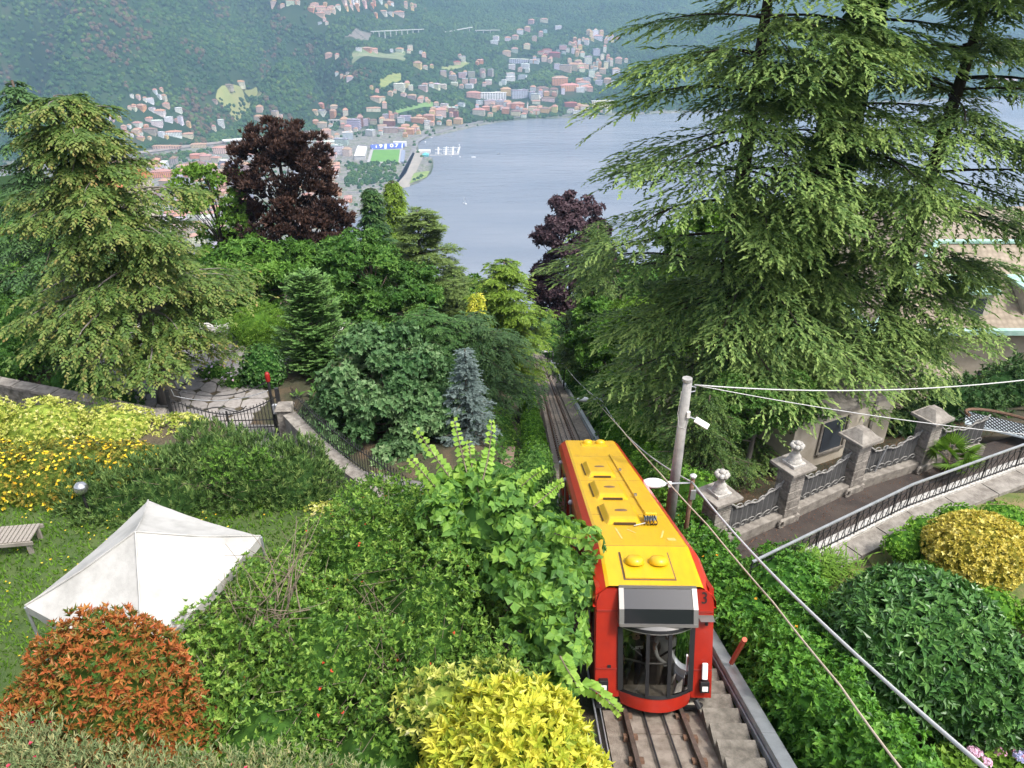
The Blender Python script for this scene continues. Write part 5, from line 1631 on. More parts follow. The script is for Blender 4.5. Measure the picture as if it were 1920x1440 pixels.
# ------------------------------------------------------------------ left garden furniture
cb, cl_, cr, cf = np.array([-7.4, 12.5, -9.7]), np.array([-8.3, 9.6, -9.7]), np.array([-4.8, 11.4, -9.7]), np.array([-5.8, 8.4, -9.7])
apx = np.array([-6.57, 10.45, -8.8])
tent = empty("garden_pavilion", tuple(np.array([-6.6, 10.5, -12.0])), label="white square canvas pavilion roof among the shrubs", cat="pavilion")
to = np.array(tent.location)
M_CANV = mat("white_canvas", (.43, .42, .395), rough=.9, c2=(.27, .265, .245), scale=1.5, detail=12, bump=.6, bscale=3.5, lo=.45, hi=.75)
cvs = empty("canopy"); cvs.parent = tent
for a, b in [(cl_, cb), (cb, cr), (cr, cf), (cf, cl_)]:
    n = 14; V = []; Q = []; 
    for i in range(n + 1):
        for j in range(n + 1):
            s, t = i / n, j / n
            edge = a + (b - a) * t
            pnt = apx + (edge - apx) * s
            pnt = pnt - np.array([0, 0, 1]) * (.10 * math.sin(math.pi * t) * s * (1.1 - s * .4) + .10 * math.sin(math.pi * s) * .6)
            pnt = pnt + np.array([0, 0, .006 * math.sin(t * 31 + s * 7) * s])
            V.append(pnt - to)
    for i in range(n):
        for j in range(n): Q.append([i * (n + 1) + j, i * (n + 1) + j + 1, (i + 1) * (n + 1) + j + 1, (i + 1) * (n + 1) + j][::-1])
    MB().add(V, Q).build("canvas_panel", M_CANV, cvs, smooth=True)
    V = []
    for j in range(n + 1):
        t = j / n; e = a + (b - a) * t - np.array([0, 0, .07 * math.sin(math.pi * t)])
        V += [e - to, e - to - np.array([0, 0, .2 + .02 * math.sin(t * 25)])]
    MB().add(V, [[2 * j, 2 * j + 1, 2 * j + 3, 2 * j + 2] for j in range(n)]).build("valance", M_CANV, cvs, smooth=True)
for c in (cb, cl_, cr, cf):
    MB().tube([c - to - [0, 0, .03], c - to - [0, 0, 2.4]], .03, 8).build("pole", M_GALV, tent)
    MB().tube([apx - to + [0, 0, .015], apx + (c - apx) * .5 - to - [0, 0, .045], c - to + [0, 0, .012]], .016, 5).build("seam", M_CANV, cvs)
bp_ = atz(8, 1003, -11.6)
bench = empty("slatted_bench", tuple(bp_ - np.array([0, 0, .42])), (0, 0, math.radians(8)), "weathered grey slatted wooden bench at the left edge", "bench")
M_WOOD = mat("weathered_wood", (.20, .175, .15), rough=.9, c2=(.33, .30, .26), scale=3, stretch=(1, 12, 1), bump=.4)
slm = MB().box((0, 0, 0), (.07, .62, .03)).mesh("slat", M_WOOD)
for i in range(20):
    link("slat", slm, bench, loc=(-1.2 + i * .096, 0, .42))
for y in (-.31, .31): MB().box((-.28, y, .36), (1.98, .04, .09)).build("apron_board", M_WOOD, bench)
for x in (-1.15, .58):
    for y in (-.26, .26): MB().box((x, y, .17), (.08, .08, .36)).build("leg", M_WOOD, bench)
bl = empty("bollard_lamp", (-10.25, 14.75, -12.0), label="steel ball garden lamp beside the yellow-flowered shrub", cat="lamp")
MB().tube([(0, 0, 0), (0, 0, .75)], .035, 8).build("post", M_BLACK, bl)
MB().lathe([(.001, .74), (.12, .79), (.17, .90), (.15, 1.0), (.08, 1.07), (.001, 1.09)], n=16).build("globe", mat("brushed_steel", (.5, .5, .5), rough=.25, metal=.9), bl, smooth=True)
# ------------------------------------------------------------------ vegetation library
class LB:
    """collects leaves / needles (two triangles each) for one plant"""
    def __init__(s): s.V, s.R, s.n = [], [], 0

    def leaves(s, C, D, N, L, W, rnd, fold=.18, mid=.45, curl=0.0):
        n = len(C)
        D = nrm(D)
        S = nrm(np.cross(D, N)); N = np.cross(S, D)
        L = np.broadcast_to(np.asarray(L, float), (n,))[:, None]; W = np.broadcast_to(np.asarray(W, float), (n,))[:, None]
        m = C + D * L * mid + N * (fold * W)
        tip = C + D * L - N * (curl * L)
        V = np.stack([C, m + S * W * .5, tip, m - S * W * .5], 1).reshape(-1, 3)
        s.V.append(V); s.R.append(np.repeat(np.clip(rnd, 0, 1), 2)); s.n += n
        return s

    def mesh(s, name, m, core=None):
        V = np.concatenate(s.V)
        k = np.arange(len(V) // 4)[:, None] * 4
        F = np.concatenate([k + [0, 1, 2], k + [0, 2, 3]], 1).reshape(-1, 3)
        R = np.concatenate(s.R)
        return mesh_np(name, V, F, None, [m], False, R)


def rdir(n, r=rng):
    v = r.normal(size=(n, 3))
    return nrm(v)


def shell(blobs, n, depth=.3, rough=.22, freq=1.6, seed=0, bottom=-.55, r=rng):
    """points spread through the outer layer of a union of lumpy ellipsoids; returns P, outward normals"""
    C = np.array([b[:3] for b in blobs], float); Rr = np.array([b[3:6] for b in blobs], float)
    area = (Rr[:, 0] * Rr[:, 1] + Rr[:, 0] * Rr[:, 2] + Rr[:, 1] * Rr[:, 2])
    P, Nn = [], []
    got = 0
    while got < n:
        k = int((n - got) * 2.2) + 50
        i = r.choice(len(blobs), k, p=area / area.sum())
        d = rdir(k, r)
        lump = 1 + rough * fbm(d[:, 0] * freq + i * 7.3, d[:, 1] * freq, d[:, 2] * freq, 3, seed)
        rr = lump * (1 - depth * r.random(k) ** 1.7)
        p = C[i] + d * Rr[i] * rr[:, None]
        ok = d[:, 2] > bottom
        for j in range(len(blobs)):
            q = np.linalg.norm((p - C[j]) / Rr[j], axis=1)
            ok &= (i == j) | (q > .86)
        p = p[ok]; nn = nrm(d[ok] / Rr[i[ok]])
        P.append(p); Nn.append(nn); got += len(p)
    return np.concatenate(P)[:n], np.concatenate(Nn)[:n]


def rosettes(lb, P, A, k, L, W, tilt=(.5, 1.2), jit=.25, fold=.18, droop=0.0, rnd0=.5, rndc=.2, rndl=.15, curl=0.0, r=rng, off=0.0, lvar=.25):
    """k leaves spreading from each point round its axis"""
    n = len(P)
    A = nrm(A)
    ref = np.where(abs(A[:, 2:3]) < .9, np.array([[0, 0, 1.0]]), np.array([[1.0, 0, 0]]))
    X = nrm(np.cross(A, ref)); Y = np.cross(A, X)
    base = (rnd0 if np.ndim(rnd0) else np.full(n, rnd0)) + r.normal(0, rndc, n)
    ph = r.random(n) * 6.28
    for j in range(k):
        az = ph + j * 2.4 + r.normal(0, jit, n)
        ti = r.uniform(tilt[0], tilt[1], n)
        rad = X * np.cos(az)[:, None] + Y * np.sin(az)[:, None]
        D = A * np.cos(ti)[:, None] + rad * np.sin(ti)[:, None]
        D = D + np.array([0, 0, -droop])
        N = A * np.sin(ti)[:, None] - rad * np.cos(ti)[:, None] + r.normal(0, .15, (n, 3))
        Lj = L * (1 + r.uniform(-lvar, lvar, n))
        lb.leaves(P + A * off * r.random(n)[:, None], D, N, Lj, W * Lj / L, base + r.normal(0, rndl, n), fold, curl=curl)
    return lb


_CM = {}


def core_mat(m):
    """matte inner hull: deepest leaf colour, picked dark so hollows look shaded; no gloss"""
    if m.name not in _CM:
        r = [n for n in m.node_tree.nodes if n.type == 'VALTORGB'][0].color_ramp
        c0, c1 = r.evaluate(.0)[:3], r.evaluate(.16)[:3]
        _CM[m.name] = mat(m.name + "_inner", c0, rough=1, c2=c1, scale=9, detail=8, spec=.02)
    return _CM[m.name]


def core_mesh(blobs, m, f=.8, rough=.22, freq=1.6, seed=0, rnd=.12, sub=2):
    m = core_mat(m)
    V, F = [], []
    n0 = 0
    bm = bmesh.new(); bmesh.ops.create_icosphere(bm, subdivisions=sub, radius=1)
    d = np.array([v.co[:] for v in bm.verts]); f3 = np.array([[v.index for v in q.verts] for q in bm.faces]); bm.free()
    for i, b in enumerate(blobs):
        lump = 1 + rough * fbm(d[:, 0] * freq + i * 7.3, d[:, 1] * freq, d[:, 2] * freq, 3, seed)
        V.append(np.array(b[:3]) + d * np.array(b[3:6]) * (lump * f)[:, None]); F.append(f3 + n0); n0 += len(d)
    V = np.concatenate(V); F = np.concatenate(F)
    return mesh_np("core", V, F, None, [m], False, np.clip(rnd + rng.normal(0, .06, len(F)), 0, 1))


def limb(a, b, bend=.15, n=6, r=random):
    a, b = np.asarray(a, float), np.asarray(b, float)
    L = np.linalg.norm(b - a)
    t = np.linspace(0, 1, n)[:, None]
    c = (a + b) / 2 + np.array([r.uniform(-1, 1), r.uniform(-1, 1), r.uniform(-.3, .8)]) * L * bend
    return (1 - t) ** 2 * a + 2 * t * (1 - t) * c + t ** 2 * b


M_BARK = mat("brown_bark", (.065, .05, .038), rough=.95, c2=(.13, .10, .078), scale=6, stretch=(1, 1, .25), bump=.9, bscale=14)
M_GBARK = mat("grey_bark", (.13, .115, .10), rough=.95, c2=(.23, .21, .185), scale=6, stretch=(1, 1, .3), bump=.7, bscale=14)
M_DBARK = mat("dark_bark", (.028, .021, .017), rough=.95, c2=(.06, .045, .036), scale=7, stretch=(1, 1, .25), bump=.9, bscale=14)
M_TWIG = mat("pale_twig", (.13, .10, .07), rough=.9, c2=(.22, .18, .13), scale=8)


def bush(name, blobs, m, label, n, k=6, L=.07, W=.03, tilt=(.5, 1.2), droop=0, twigs=0, twigm=None, base=None, depth=.3, rough=.22, up=.35, cat="shrub", part="foliage", rnd0=.5, rndc=.18, rndl=.14, core=.8, group=None, axis_j=.35, seed=None, curl=.1, fold=.18, bottom=-.55, freq=1.6, twig_out=1.05, flowers=None, off=0.0, clumps=None):
    blobs = [tuple(b) for b in blobs]
    seed = seed if seed is not None else abs(hash(label)) % 1000 if False else sum(map(ord, label)) % 997
    c0 = np.mean([b[:3] for b in blobs], 0)
    zb = min(b[2] - b[5] for b in blobs)
    org = np.array([c0[0], c0[1], zb]) if base is None else np.array(base, float)
    bl = [(b[0] - org[0], b[1] - org[1], b[2] - org[2], *b[3:6]) for b in blobs]
    o = empty(name, tuple(org), label=label, cat=cat, group=group)
    lb = LB()
    if clumps:      # leaf masses gathered on separate boughs, dark hollows between
        cp_, cn_ = shell(bl, clumps[0], .22, rough, freq, seed, -.2)
        sub_ = [(*q, *(np.array([1, 1, .8]) * rng.uniform(clumps[1], clumps[2]))) for q in cp_]
        n1 = int(n * .6)
        P, Nn = shell(sub_, n1, depth, .3, 2.2, seed, -.4)
        P2, N2 = shell([(*q[:3], *(np.array(q[3:]) * (core + .10))) for q in bl], n - n1, .08, rough, freq, seed, bottom)
        P = np.concatenate([P, P2]); Nn = np.concatenate([Nn, N2])
    else: P, Nn = shell(bl, n, depth, rough, freq, seed, bottom)
    A = Nn + np.array([0, 0, up]) + rng.normal(0, axis_j, P.shape)
    rosettes(lb, P, A, k, L, W, tilt, droop=droop, rnd0=rnd0, rndc=rndc, rndl=rndl, curl=curl, fold=fold, off=off)
    f = link(part, lb.mesh(name, m), o)
    if core: link("inner_hull", core_mesh(bl, m, core, rough, freq, seed), o)  # closed dark hull, shade between the leaf clumps is in its colour
    if twigs:
        tb = MB()
        Q, Qn = shell(bl, twigs, .15, rough, freq, seed, .0)
        for q, qn in zip(Q, Qn):
            b = random.choice(bl)
            a = np.array([b[0], b[1], b[2] - b[5] * .5]) + rng.normal(0, .2, 3)
            e = q * 1.0 + qn * (twig_out - 1) * np.linalg.norm(b[3:6])
            l = limb(a, e, .2)
            tb.tube(l, np.linspace(.013, .004, len(l)), 4, cap=False)
        tb.build("twigs", twigm or M_TWIG, o)
    if flowers:
        fm, fn, fL, fW, fk = flowers
        lb = LB()
        P, Nn = shell(bl, fn, .04, rough, freq, seed, .05)
        rosettes(lb, P + Nn * .03, Nn + np.array([0, 0, .6]), fk, fL, fW, (.7, 1.3))
        link("flowers", lb.mesh("flowers", fm), o, kind="stuff")
    return o


def tree(name, base, blobs, m, label, n_clump=70, per=90, k=5, L=.16, W=.09, trunk_r=.25, bark=None, clump_r=.24, tilt=(.4, 1.3), droop=.15, limbs=26, rnd0=.45, rndc=.12, cat="tree", group=None, depth=.45, up=.3, core=.62, lean=(0, 0), seed=0, flat=.7, curl=.1, light_top=0.0, fold=.15, rough=.2):
    """broadleaf tree: trunk, limbs, crown of leafy clumps that leaves gaps"""
    base = np.array(base, float)
    bl = [(b[0] - base[0], b[1] - base[1], b[2] - base[2], *b[3:6]) for b in blobs]
    o = empty(name, tuple(base), label=label, cat=cat, group=group)
    top = max(b[2] + b[5] * .5 for b in bl)
    cx, cy_ = np.mean([b[0] for b in bl]), np.mean([b[1] for b in bl])
    t = np.linspace(0, 1, 10)[:, None]
    tp_ = np.concatenate([t * cx + .05 * np.sin(t * 5), t * cy_, t * top], 1)
    MB().tube(tp_, trunk_r * (1 - .75 * t[:, 0]) * (1 + .5 * np.exp(-t[:, 0] * 14)), 9).build("trunk", bark or M_BARK, o, smooth=True)
    P, Nn = shell(bl, n_clump, depth, .15, 1.4, seed, -.7)
    Rm = np.mean([np.mean(b[3:6]) for b in bl])
    lb = LB()
    cb = np.repeat(rng.normal(0, rndc, n_clump), per) + light_top
    rad = clump_r * Rm * rng.uniform(.7, 1.35, n_clump)
    d = rdir(n_clump * per)
    d[:, 2] = np.abs(d[:, 2]) * np.where(rng.random(len(d)) < .75, 1, -1)
    rr = rad.repeat(per) * (1 - .45 * rng.random(len(d)) ** 1.5)
    Q = P.repeat(per, 0) + d * rr[:, None] * np.array([1, 1, flat])
    A = d + np.array([0, 0, up]) + Nn.repeat(per, 0) * .5 + rng.normal(0, .3, d.shape)
    rosettes(lb, Q, A, k, L, W, tilt, droop=droop, rnd0=rnd0 + cb, rndc=.05, rndl=.13, curl=curl, fold=fold)
    link("crown", lb.mesh(name + "_crown", m), o)
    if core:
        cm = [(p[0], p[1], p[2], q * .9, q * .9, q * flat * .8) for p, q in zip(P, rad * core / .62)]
        link("inner_hull", core_mesh(cm, m, .75, .3, 1.5, seed, sub=1), o)
    lm = MB()
    for i in range(min(limbs, n_clump)):
        h = max(.18, min(.95, P[i][2] / max(top, .1) * .75))
        a = tp_[int(h * 9)]
        l = limb(a, P[i], .14)
        lm.tube(l, np.linspace(trunk_r * .32 * (1 - h * .5), .018, len(l)), 5, cap=False)
    lm.build("limbs", bark or M_BARK, o, smooth=True)
    return o


def conifer(name, base, H, prof, m, label, n_br=70, z0=.12, trunk_r=.3, bark=None, up0=.15, droop=.35, n_side=14, side=.42, n_f=4, f_len=.6, nb=8, bl=.16, bw=.045, f_droop=.5, cat="tree", group=None, lean=(0, 0), seed=0, rnd0=.5, gold=2.39996, spread=.9, az=None, tip_light=.25, bare=0, visible_limbs=True, trunk_top=1.0, hang=.25, sort_top=0, az_skip=None, limb_r=.22, spine=0.0, tiers=0):
    """needle tree: trunk, drooping boughs, flat side twigs and feathery sprays"""
    r = np.random.default_rng(seed + 100)
    base = np.array(base, float)
    o = empty(name, tuple(base), label=label, cat=cat, group=group)
    lean = np.array([lean[0], lean[1], 0.0])
    tt = np.linspace(0, 1, 14)
    axis = lambda s: np.array([0, 0, H]) * s + lean * s * s
    tp_ = np.array([axis(s * trunk_top) for s in tt])
    MB().tube(tp_, trunk_r * (1 - .88 * tt) * (1 + .45 * np.exp(-tt * 16)) + .015, 10).build("trunk", bark or M_BARK, o, smooth=True)
    lb = LB(); lm = MB(); tb = MB()
    FP, FD, FL_, FR = [], [], [], []
    for i in range(n_br):
        s = z0 + (1 - z0) * ((i + r.random()) / n_br)
        if tiers: s = z0 + (1 - z0) * ((int(i * tiers / n_br) + .5 + r.normal(0, .13)) / tiers)
        a = (i * gold + r.normal(0, .35)) if az is None else az(i, s, r)
        if az_skip is not None and az_skip(a, s): continue
        Lb = prof(s) * (r.uniform(.8, 1.15) if r.random() < .7 else r.uniform(.4, .75))
        if Lb < .08: Lb = .08
        d = np.array([math.cos(a), math.sin(a), 0.0]); pz = np.array([-d[1], d[0], 0.0])
        el = up0 + r.normal(0, .08)
        t = np.linspace(0, 1, 7)[:, None]
        p0 = axis(s)
        br = p0 + d * Lb * t + np.array([0, 0, 1]) * (Lb * math.tan(el) * t - droop * Lb * t ** 2.2) + pz * Lb * .06 * np.sin(t * 4 + i)
        if visible_limbs and Lb > .6: lm.tube(br, np.linspace(max(.018, trunk_r * limb_r * Lb / max(prof(z0 + .1), .5)), .008, 7), 5, cap=False)
        ns = max(3, int(n_side * min(1, .35 + .65 * Lb / max(.1, prof(z0 + .15)))))
        ts = np.clip(bare + (1 - bare) * (np.arange(ns) + r.random(ns)) / ns, .05, 1)
        for j, tj in enumerate(ts):
            q = np.array([np.interp(tj, t[:, 0], br[:, c]) for c in range(3)])
            sgn = 1 if j % 2 else -1
            ang = r.uniform(.55, 1.05) * (1.0 - .55 * tj)
            sd_ = nrm(d * math.cos(ang) + pz * sgn * math.sin(ang) + np.array([0, 0, r.normal(-.05, .10)]))
            Ls = max(.12, Lb * side * (1.1 - .75 * abs(tj - .45) / .55) * r.uniform(.7, 1.2))
            if tj > .93: sd_, Ls = d, Lb * side * .5
            nf = max(1, int(round(n_f * min(1.6, Ls / max(.15, Lb * side * .8)))))
            u = (np.arange(nf) + r.random(nf)) / nf
            pos = q + sd_ * Ls * u[:, None] - np.array([0, 0, 1]) * (Ls * .22 * u ** 2)[:, None]
            sg2 = np.where(np.arange(nf) % 2, 1, -1)[:, None]
            perp = np.cross(sd_, [0, 0, 1.0])
            fd = nrm(sd_ + perp * sg2 * r.uniform(.3, .8, (nf, 1)) + np.array([0, 0, -hang]) + r.normal(0, .12, (nf, 3)))
            FP.append(pos); FD.append(fd); FL_.append(f_len * r.uniform(.65, 1.25, nf)); FR.append(np.full(nf, r.normal(0, .07)) + .12 * (tj - .5))
    FP, FD, FL_, FR = np.concatenate(FP), np.concatenate(FD), np.concatenate(FL_), np.concatenate(FR)
    n = len(FP)
    S = nrm(np.cross(FD, np.array([0, 0, 1.0])))
    for j in range(nb):
        t = (j + .5) / nb
        p = FP + FD * (FL_ * t)[:, None] - np.array([0, 0, 1]) * (f_droop * FL_ * t * t * .6)[:, None]
        tang = nrm(FD - np.array([0, 0, 1]) * (f_droop * 1.2 * t))
        sg = 1 if j % 2 else -1
        last = j == nb - 1
        D = tang + S * sg * (0 if last else spread) * r.uniform(.7, 1.2, (n, 1)) + r.normal(0, .12, (n, 3))
        N = np.array([0, 0, 1.0]) + r.normal(0, .35, (n, 3)) + FD * .3
        w = (1.1 - .5 * t)
        lb.leaves(p, D, N, bl * w * r.uniform(.75, 1.25, n), bw * r.uniform(.7, 1.2, n), rnd0 + FR + tip_light * (t - .35) + r.normal(0, .09, n), .1, .4)
    if spine:
        for h_ in (0, 1):      # the shoot itself, bent in two lengths
            t0 = h_ * .5
            p = FP + FD * (FL_ * t0)[:, None] - np.array([0, 0, 1]) * (f_droop * FL_ * t0 * t0 * .6)[:, None]
            lb.leaves(p, nrm(FD - np.array([0, 0, 1]) * (f_droop * 1.2 * (t0 + .25))), np.array([0, 0, 1.0]) + r.normal(0, .4, (n, 3)), FL_ * .6, spine, rnd0 + FR + tip_light * (t0 - .2) + r.normal(0, .07, n), .1, .4)
    link("crown", lb.mesh(name + "_crown", m), o)
    if visible_limbs: lm.build("limbs", bark or M_BARK, o, smooth=True)
    return o


def spot(u, vtop, y):
    """tree foot and height for a tip seen at that height above that ground"""
    t = aty(u, vtop, y)
    z = float(ground(t[0], y)) - .1
    return (t[0], y, z), t[2] - z


def copy_plant(src, loc, rz, sc, label, group=None):
    r = src.copy(); COL.objects.link(r)
    r.location = loc; r.rotation_euler = (0, 0, rz); r.scale = sc
    r["label"] = label
    if group: r["group"] = group
    for ch in src.children:
        c = ch.copy(); COL.objects.link(c); c.parent = r
    return r
# ------------------------------------------------------------------ leaf colours
G = green
LM = dict(
 cedar=leafmat("cedar_needles", G((.020, .055, .018), (.060, .115, .032), (.14, .215, .058), (.25, .33, .095)), trans=.22),
 cypress=leafmat("cypress_sprays", G((.018, .040, .010), (.045, .088, .020), (.095, .150, .034), (.16, .18, .048), (.21, .15, .05)), trans=.2),
 dspruce=leafmat("dark_spruce", G((.009, .028, .010), (.018, .050, .016), (.034, .080, .024), (.075, .13, .035)), trans=.1),
 pine=leafmat("pine_needles", G((.028, .052, .014), (.065, .105, .026), (.11, .16, .042), (.15, .19, .06)), trans=.12),
 blue=leafmat("blue_spruce", G((.03, .05, .042), (.065, .095, .085), (.12, .16, .15), (.20, .24, .23)), trans=.1),
 thuja=leafmat("thuja_sprays", G((.024, .06, .016), (.052, .12, .028), (.10, .19, .05), (.16, .26, .08)), trans=.15),
 yewd=leafmat("dark_yew", G((.016, .042, .014), (.034, .078, .024), (.062, .12, .038), (.105, .165, .055)), trans=.1),
 yewl=leafmat("light_yew", G((.035, .068, .010), (.075, .135, .016), (.125, .20, .024), (.19, .26, .04)), trans=.15),
 copper=leafmat("copper_beech", G((.018, .012, .011), (.040, .024, .020), (.080, .046, .034), (.13, .072, .050)), trans=.12),
 purple=leafmat("purple_beech", G((.020, .013, .016), (.046, .028, .034), (.085, .054, .062), (.14, .09, .10)), trans=.1),
 broad=leafmat("broad_leaves", G((.026, .065, .014), (.06, .14, .022), (.11, .22, .036), (.18, .30, .06)), trans=.28),
 bright=leafmat("bright_leaves", G((.04, .085, .014), (.085, .17, .022), (.14, .25, .035), (.21, .32, .06)), trans=.32),
 silver=leafmat("silver_leaves", G((.020, .055, .018), (.052, .115, .040), (.115, .195, .080), (.22, .30, .15)), trans=.2),
 mid=leafmat("mid_green", G((.024, .066, .014), (.052, .125, .024), (.095, .19, .036), (.15, .255, .055)), trans=.2),
 berry=leafmat("evergreen_leaves", G((.022, .055, .012), (.06, .135, .022), (.125, .225, .035), (.23, .33, .07)), trans=.25, rough=.38),
 lime=leafmat("linden_leaves", G((.05, .12, .03), (.10, .21, .045), (.19, .33, .055), (.30, .42, .08)), trans=.38, rough=.45),
 aucuba=leafmat("golden_leaves", G((.09, .16, .02), (.28, .33, .035), (.48, .47, .06), (.60, .54, .10)), trans=.3, rough=.38),
 redf=leafmat("red_berries", G((.35, .04, .02), (.45, .06, .03)), trans=0),
 red=leafmat("russet_leaves", G((.045, .10, .020), (.10, .115, .022), (.24, .10, .026), (.32, .085, .032), (.32, .15, .04)), trans=.22, rough=.4),
 hyper=leafmat("hypericum_leaves", G((.05, .085, .016), (.12, .15, .025), (.23, .20, .035), (.32, .20, .04)), trans=.25),
 cream=leafmat("cream_leaves", G((.12, .18, .03), (.30, .34, .06), (.45, .45, .13), (.56, .54, .30)), trans=.3),
 mugo=leafmat("mugo_needles", G((.020, .046, .013), (.05, .10, .026), (.095, .16, .042), (.16, .22, .065)), trans=.1),
 ivy=leafmat("ivy_leaves", G((.02, .06, .012), (.045, .13, .018), (.09, .22, .028), (.16, .31, .05)), trans=.28, rough=.4),
 laurel=leafmat("laurel_leaves", G((.018, .055, .014), (.04, .11, .024), (.075, .17, .038), (.13, .24, .06)), trans=.12, rough=.35, spec=.35),
 euon=leafmat("gold_euonymus", G((.10, .11, .02), (.34, .30, .045), (.54, .46, .10), (.66, .60, .24)), trans=.25),
 box=leafmat("box_leaves", G((.03, .08, .012), (.07, .17, .022), (.13, .27, .032), (.20, .35, .05)), trans=.25),
 straw=leafmat("valerian_leaves", G((.07, .11, .045), (.13, .18, .075), (.22, .24, .11), (.34, .29, .14)), trans=.25),
 pinkf=leafmat("pink_flowers", G((.35, .03, .06), (.50, .05, .10), (.55, .12, .16)), trans=.25),
 yelf=leafmat("yellow_flowers", G((.60, .33, .02), (.75, .48, .03), (.80, .55, .08)), trans=.25),
 orgf=leafmat("orange_flowers", G((.65, .25, .02), (.75, .38, .03)), trans=.2),
 hyd=leafmat("hydrangea_petals", G((.62, .34, .42), (.66, .45, .55), (.42, .44, .70), (.70, .58, .62)), trans=.25),
 whf=leafmat("white_blossom", G((.75, .74, .68), (.80, .78, .70)), trans=.2),
 grass=leafmat("grass_blades", G((.05, .11, .015), (.10, .20, .022), (.17, .27, .04), (.30, .27, .09)), trans=.3),
 dry=leafmat("needle_litter", G((.09, .04, .02), (.16, .07, .035), (.22, .10, .05)), trans=0),
)
gz_ = lambda x, y: float(ground(x, y))

# ------------------------------------------------------------------ the three big trees on the right
def cedar_prof(L0, L1):
    return lambda s: (L0 + (L1 - L0) * s) * (.68 + .32 * min(1, max(0, (s - .08) / .2))) * (1 if s < .93 else (1.02 - s) * 11)


CK = dict(bark=M_DBARK, up0=.10, droop=.22, n_side=19, side=.56, n_f=11, f_len=.62, nb=6, bl=.20, bw=.075, f_droop=.5, hang=.0, limb_r=.12, tip_light=.5, spread=.62, spine=.085, rnd0=.52)
_sk = np.random.default_rng(77)
away = lambda a, s: math.sin(a) > .15 and _sk.random() < .62       # fewer boughs on the lake side
conifer("cedar", (9.0, 30.2, gz_(9, 30.2) - .1), 24.5, cedar_prof(6.7, 4.3), LM['cedar'], "tall dark-trunked cedar with layered boughs right of the track", n_br=140, trunk_r=.52, seed=1, bare=.14, tiers=17, z0=.09, az_skip=away, **CK)
C2 = conifer("cedar", (12.5, 31.0, gz_(12.5, 31) - .1), 25, cedar_prof(5.2, 5.0), LM['cedar'], "cedar whose trunk is wrapped in thick ivy", n_br=92, trunk_r=.5, seed=2, bare=.24, tiers=14, lean=(.8, 0), z0=.12, az_skip=away, **CK)
conifer("cedar", (16.3, 30.6, gz_(16.3, 30.6) - .1), 24.5, cedar_prof(5.6, 5.2), LM['cedar'], "open-branched cedar at the right edge before the villa roof", n_br=112, trunk_r=.42, seed=3, bare=.2, tiers=15, lean=(1.2, 0), z0=.08, az_skip=away, **CK)
# ivy sleeve on the middle trunk
lb = LB()
n = 5200
s = rng.random(n) ** .9
a = rng.random(n) * 6.28
rr = (1.35 - .85 * s) * (1 + .22 * fbm(a * 1.2, s * 9, seed=8)) * (1 - .25 * rng.random(n) ** 2)
P = np.stack([.8 * (s * .8) ** 2 + rr * np.cos(a), rr * np.sin(a), 1.0 + s * 21], -1)
A = np.stack([np.cos(a), np.sin(a), np.full(n, .1)], -1) + rng.normal(0, .3, (n, 3))
rosettes(lb, P, A, 4, .17, .15, (.7, 1.4), droop=.5, rnd0=.36, rndc=.15)
link("ivy", lb.mesh("ivy", LM['laurel']), C2)
tt = np.linspace(0, 1, 20)
MB().tube(np.stack([.8 * (tt * .8) ** 2, 0 * tt, .6 + tt * 21.4], -1), 1.08 - .72 * tt, 10).build("ivy_stems", M_DBARK, C2)

# ------------------------------------------------------------------ big trees left and centre
conifer("cypress", (-15.4, 29.8, gz_(-15.4, 29.8) - .1), spot(95, 180, 29.8)[1], lambda s: 5.0 * (1.03 - s) ** .55 * (.85 + .20 * math.sin(s * 21) + .12 * math.sin(s * 57)) + .25, LM['cypress'], "old olive-green cypress with grey leaning trunk by the gate", n_br=150, z0=.17, trunk_r=.36, bark=M_GBARK, up0=.32, droop=.34, n_side=15, side=.42, n_f=5, f_len=.6, nb=9, bl=0.23, bw=0.10, f_droop=.6, seed=4, bare=.18, lean=(-1.5, .2), rnd0=0.42, spread=.8, tip_light=.45)
conifer("dark_conifer", *spot(22, 150, 43), lambda s: 4.6 * (1.02 - s) ** .8 + .2, LM['yewd'], "dark green conifer rising behind the cypress at left", n_br=80, z0=.1, trunk_r=.35, up0=.2, droop=.35, n_side=12, side=.42, n_f=4, f_len=.7, nb=7, bl=0.36, bw=0.13, f_droop=.5, seed=5)
_b, _h = spot(548, 222, 64)
tree("copper_beech", (-18.9, 64, _b[2]), [(-18.9, 64, _b[2] + _h - 4.6, 4.0, 4.0, 4.4), (-18.9, 64, _b[2] + _h - 8.6, 5.2, 5.0, 4.2), (-19.2, 63.6, _b[2] + _h - 11.2, 4.6, 4.6, 3.0)], LM['copper'], "rounded dark copper beech with bronze upswept twigs", n_clump=310, per=26, k=5, L=.44, W=.14, trunk_r=.42, bark=M_DBARK, clump_r=.14, tilt=(.1, .75), droop=-.15, up=1.0, flat=.6, limbs=60, rnd0=.42, depth=.5, core=.5)
conifer("dark_spruce", *spot(694, 352, 62), lambda s: 3.0 * (1.02 - s) ** .8 + .1, LM['dspruce'], "very dark spruce beside the copper beech", n_br=110, z0=.12, trunk_r=.25, bark=M_DBARK, up0=.05, droop=.25, n_side=11, side=.4, n_f=5, f_len=.55, nb=7, bl=0.36, bw=0.14, f_droop=.4, seed=7, tip_light=.5, bare=0.05)
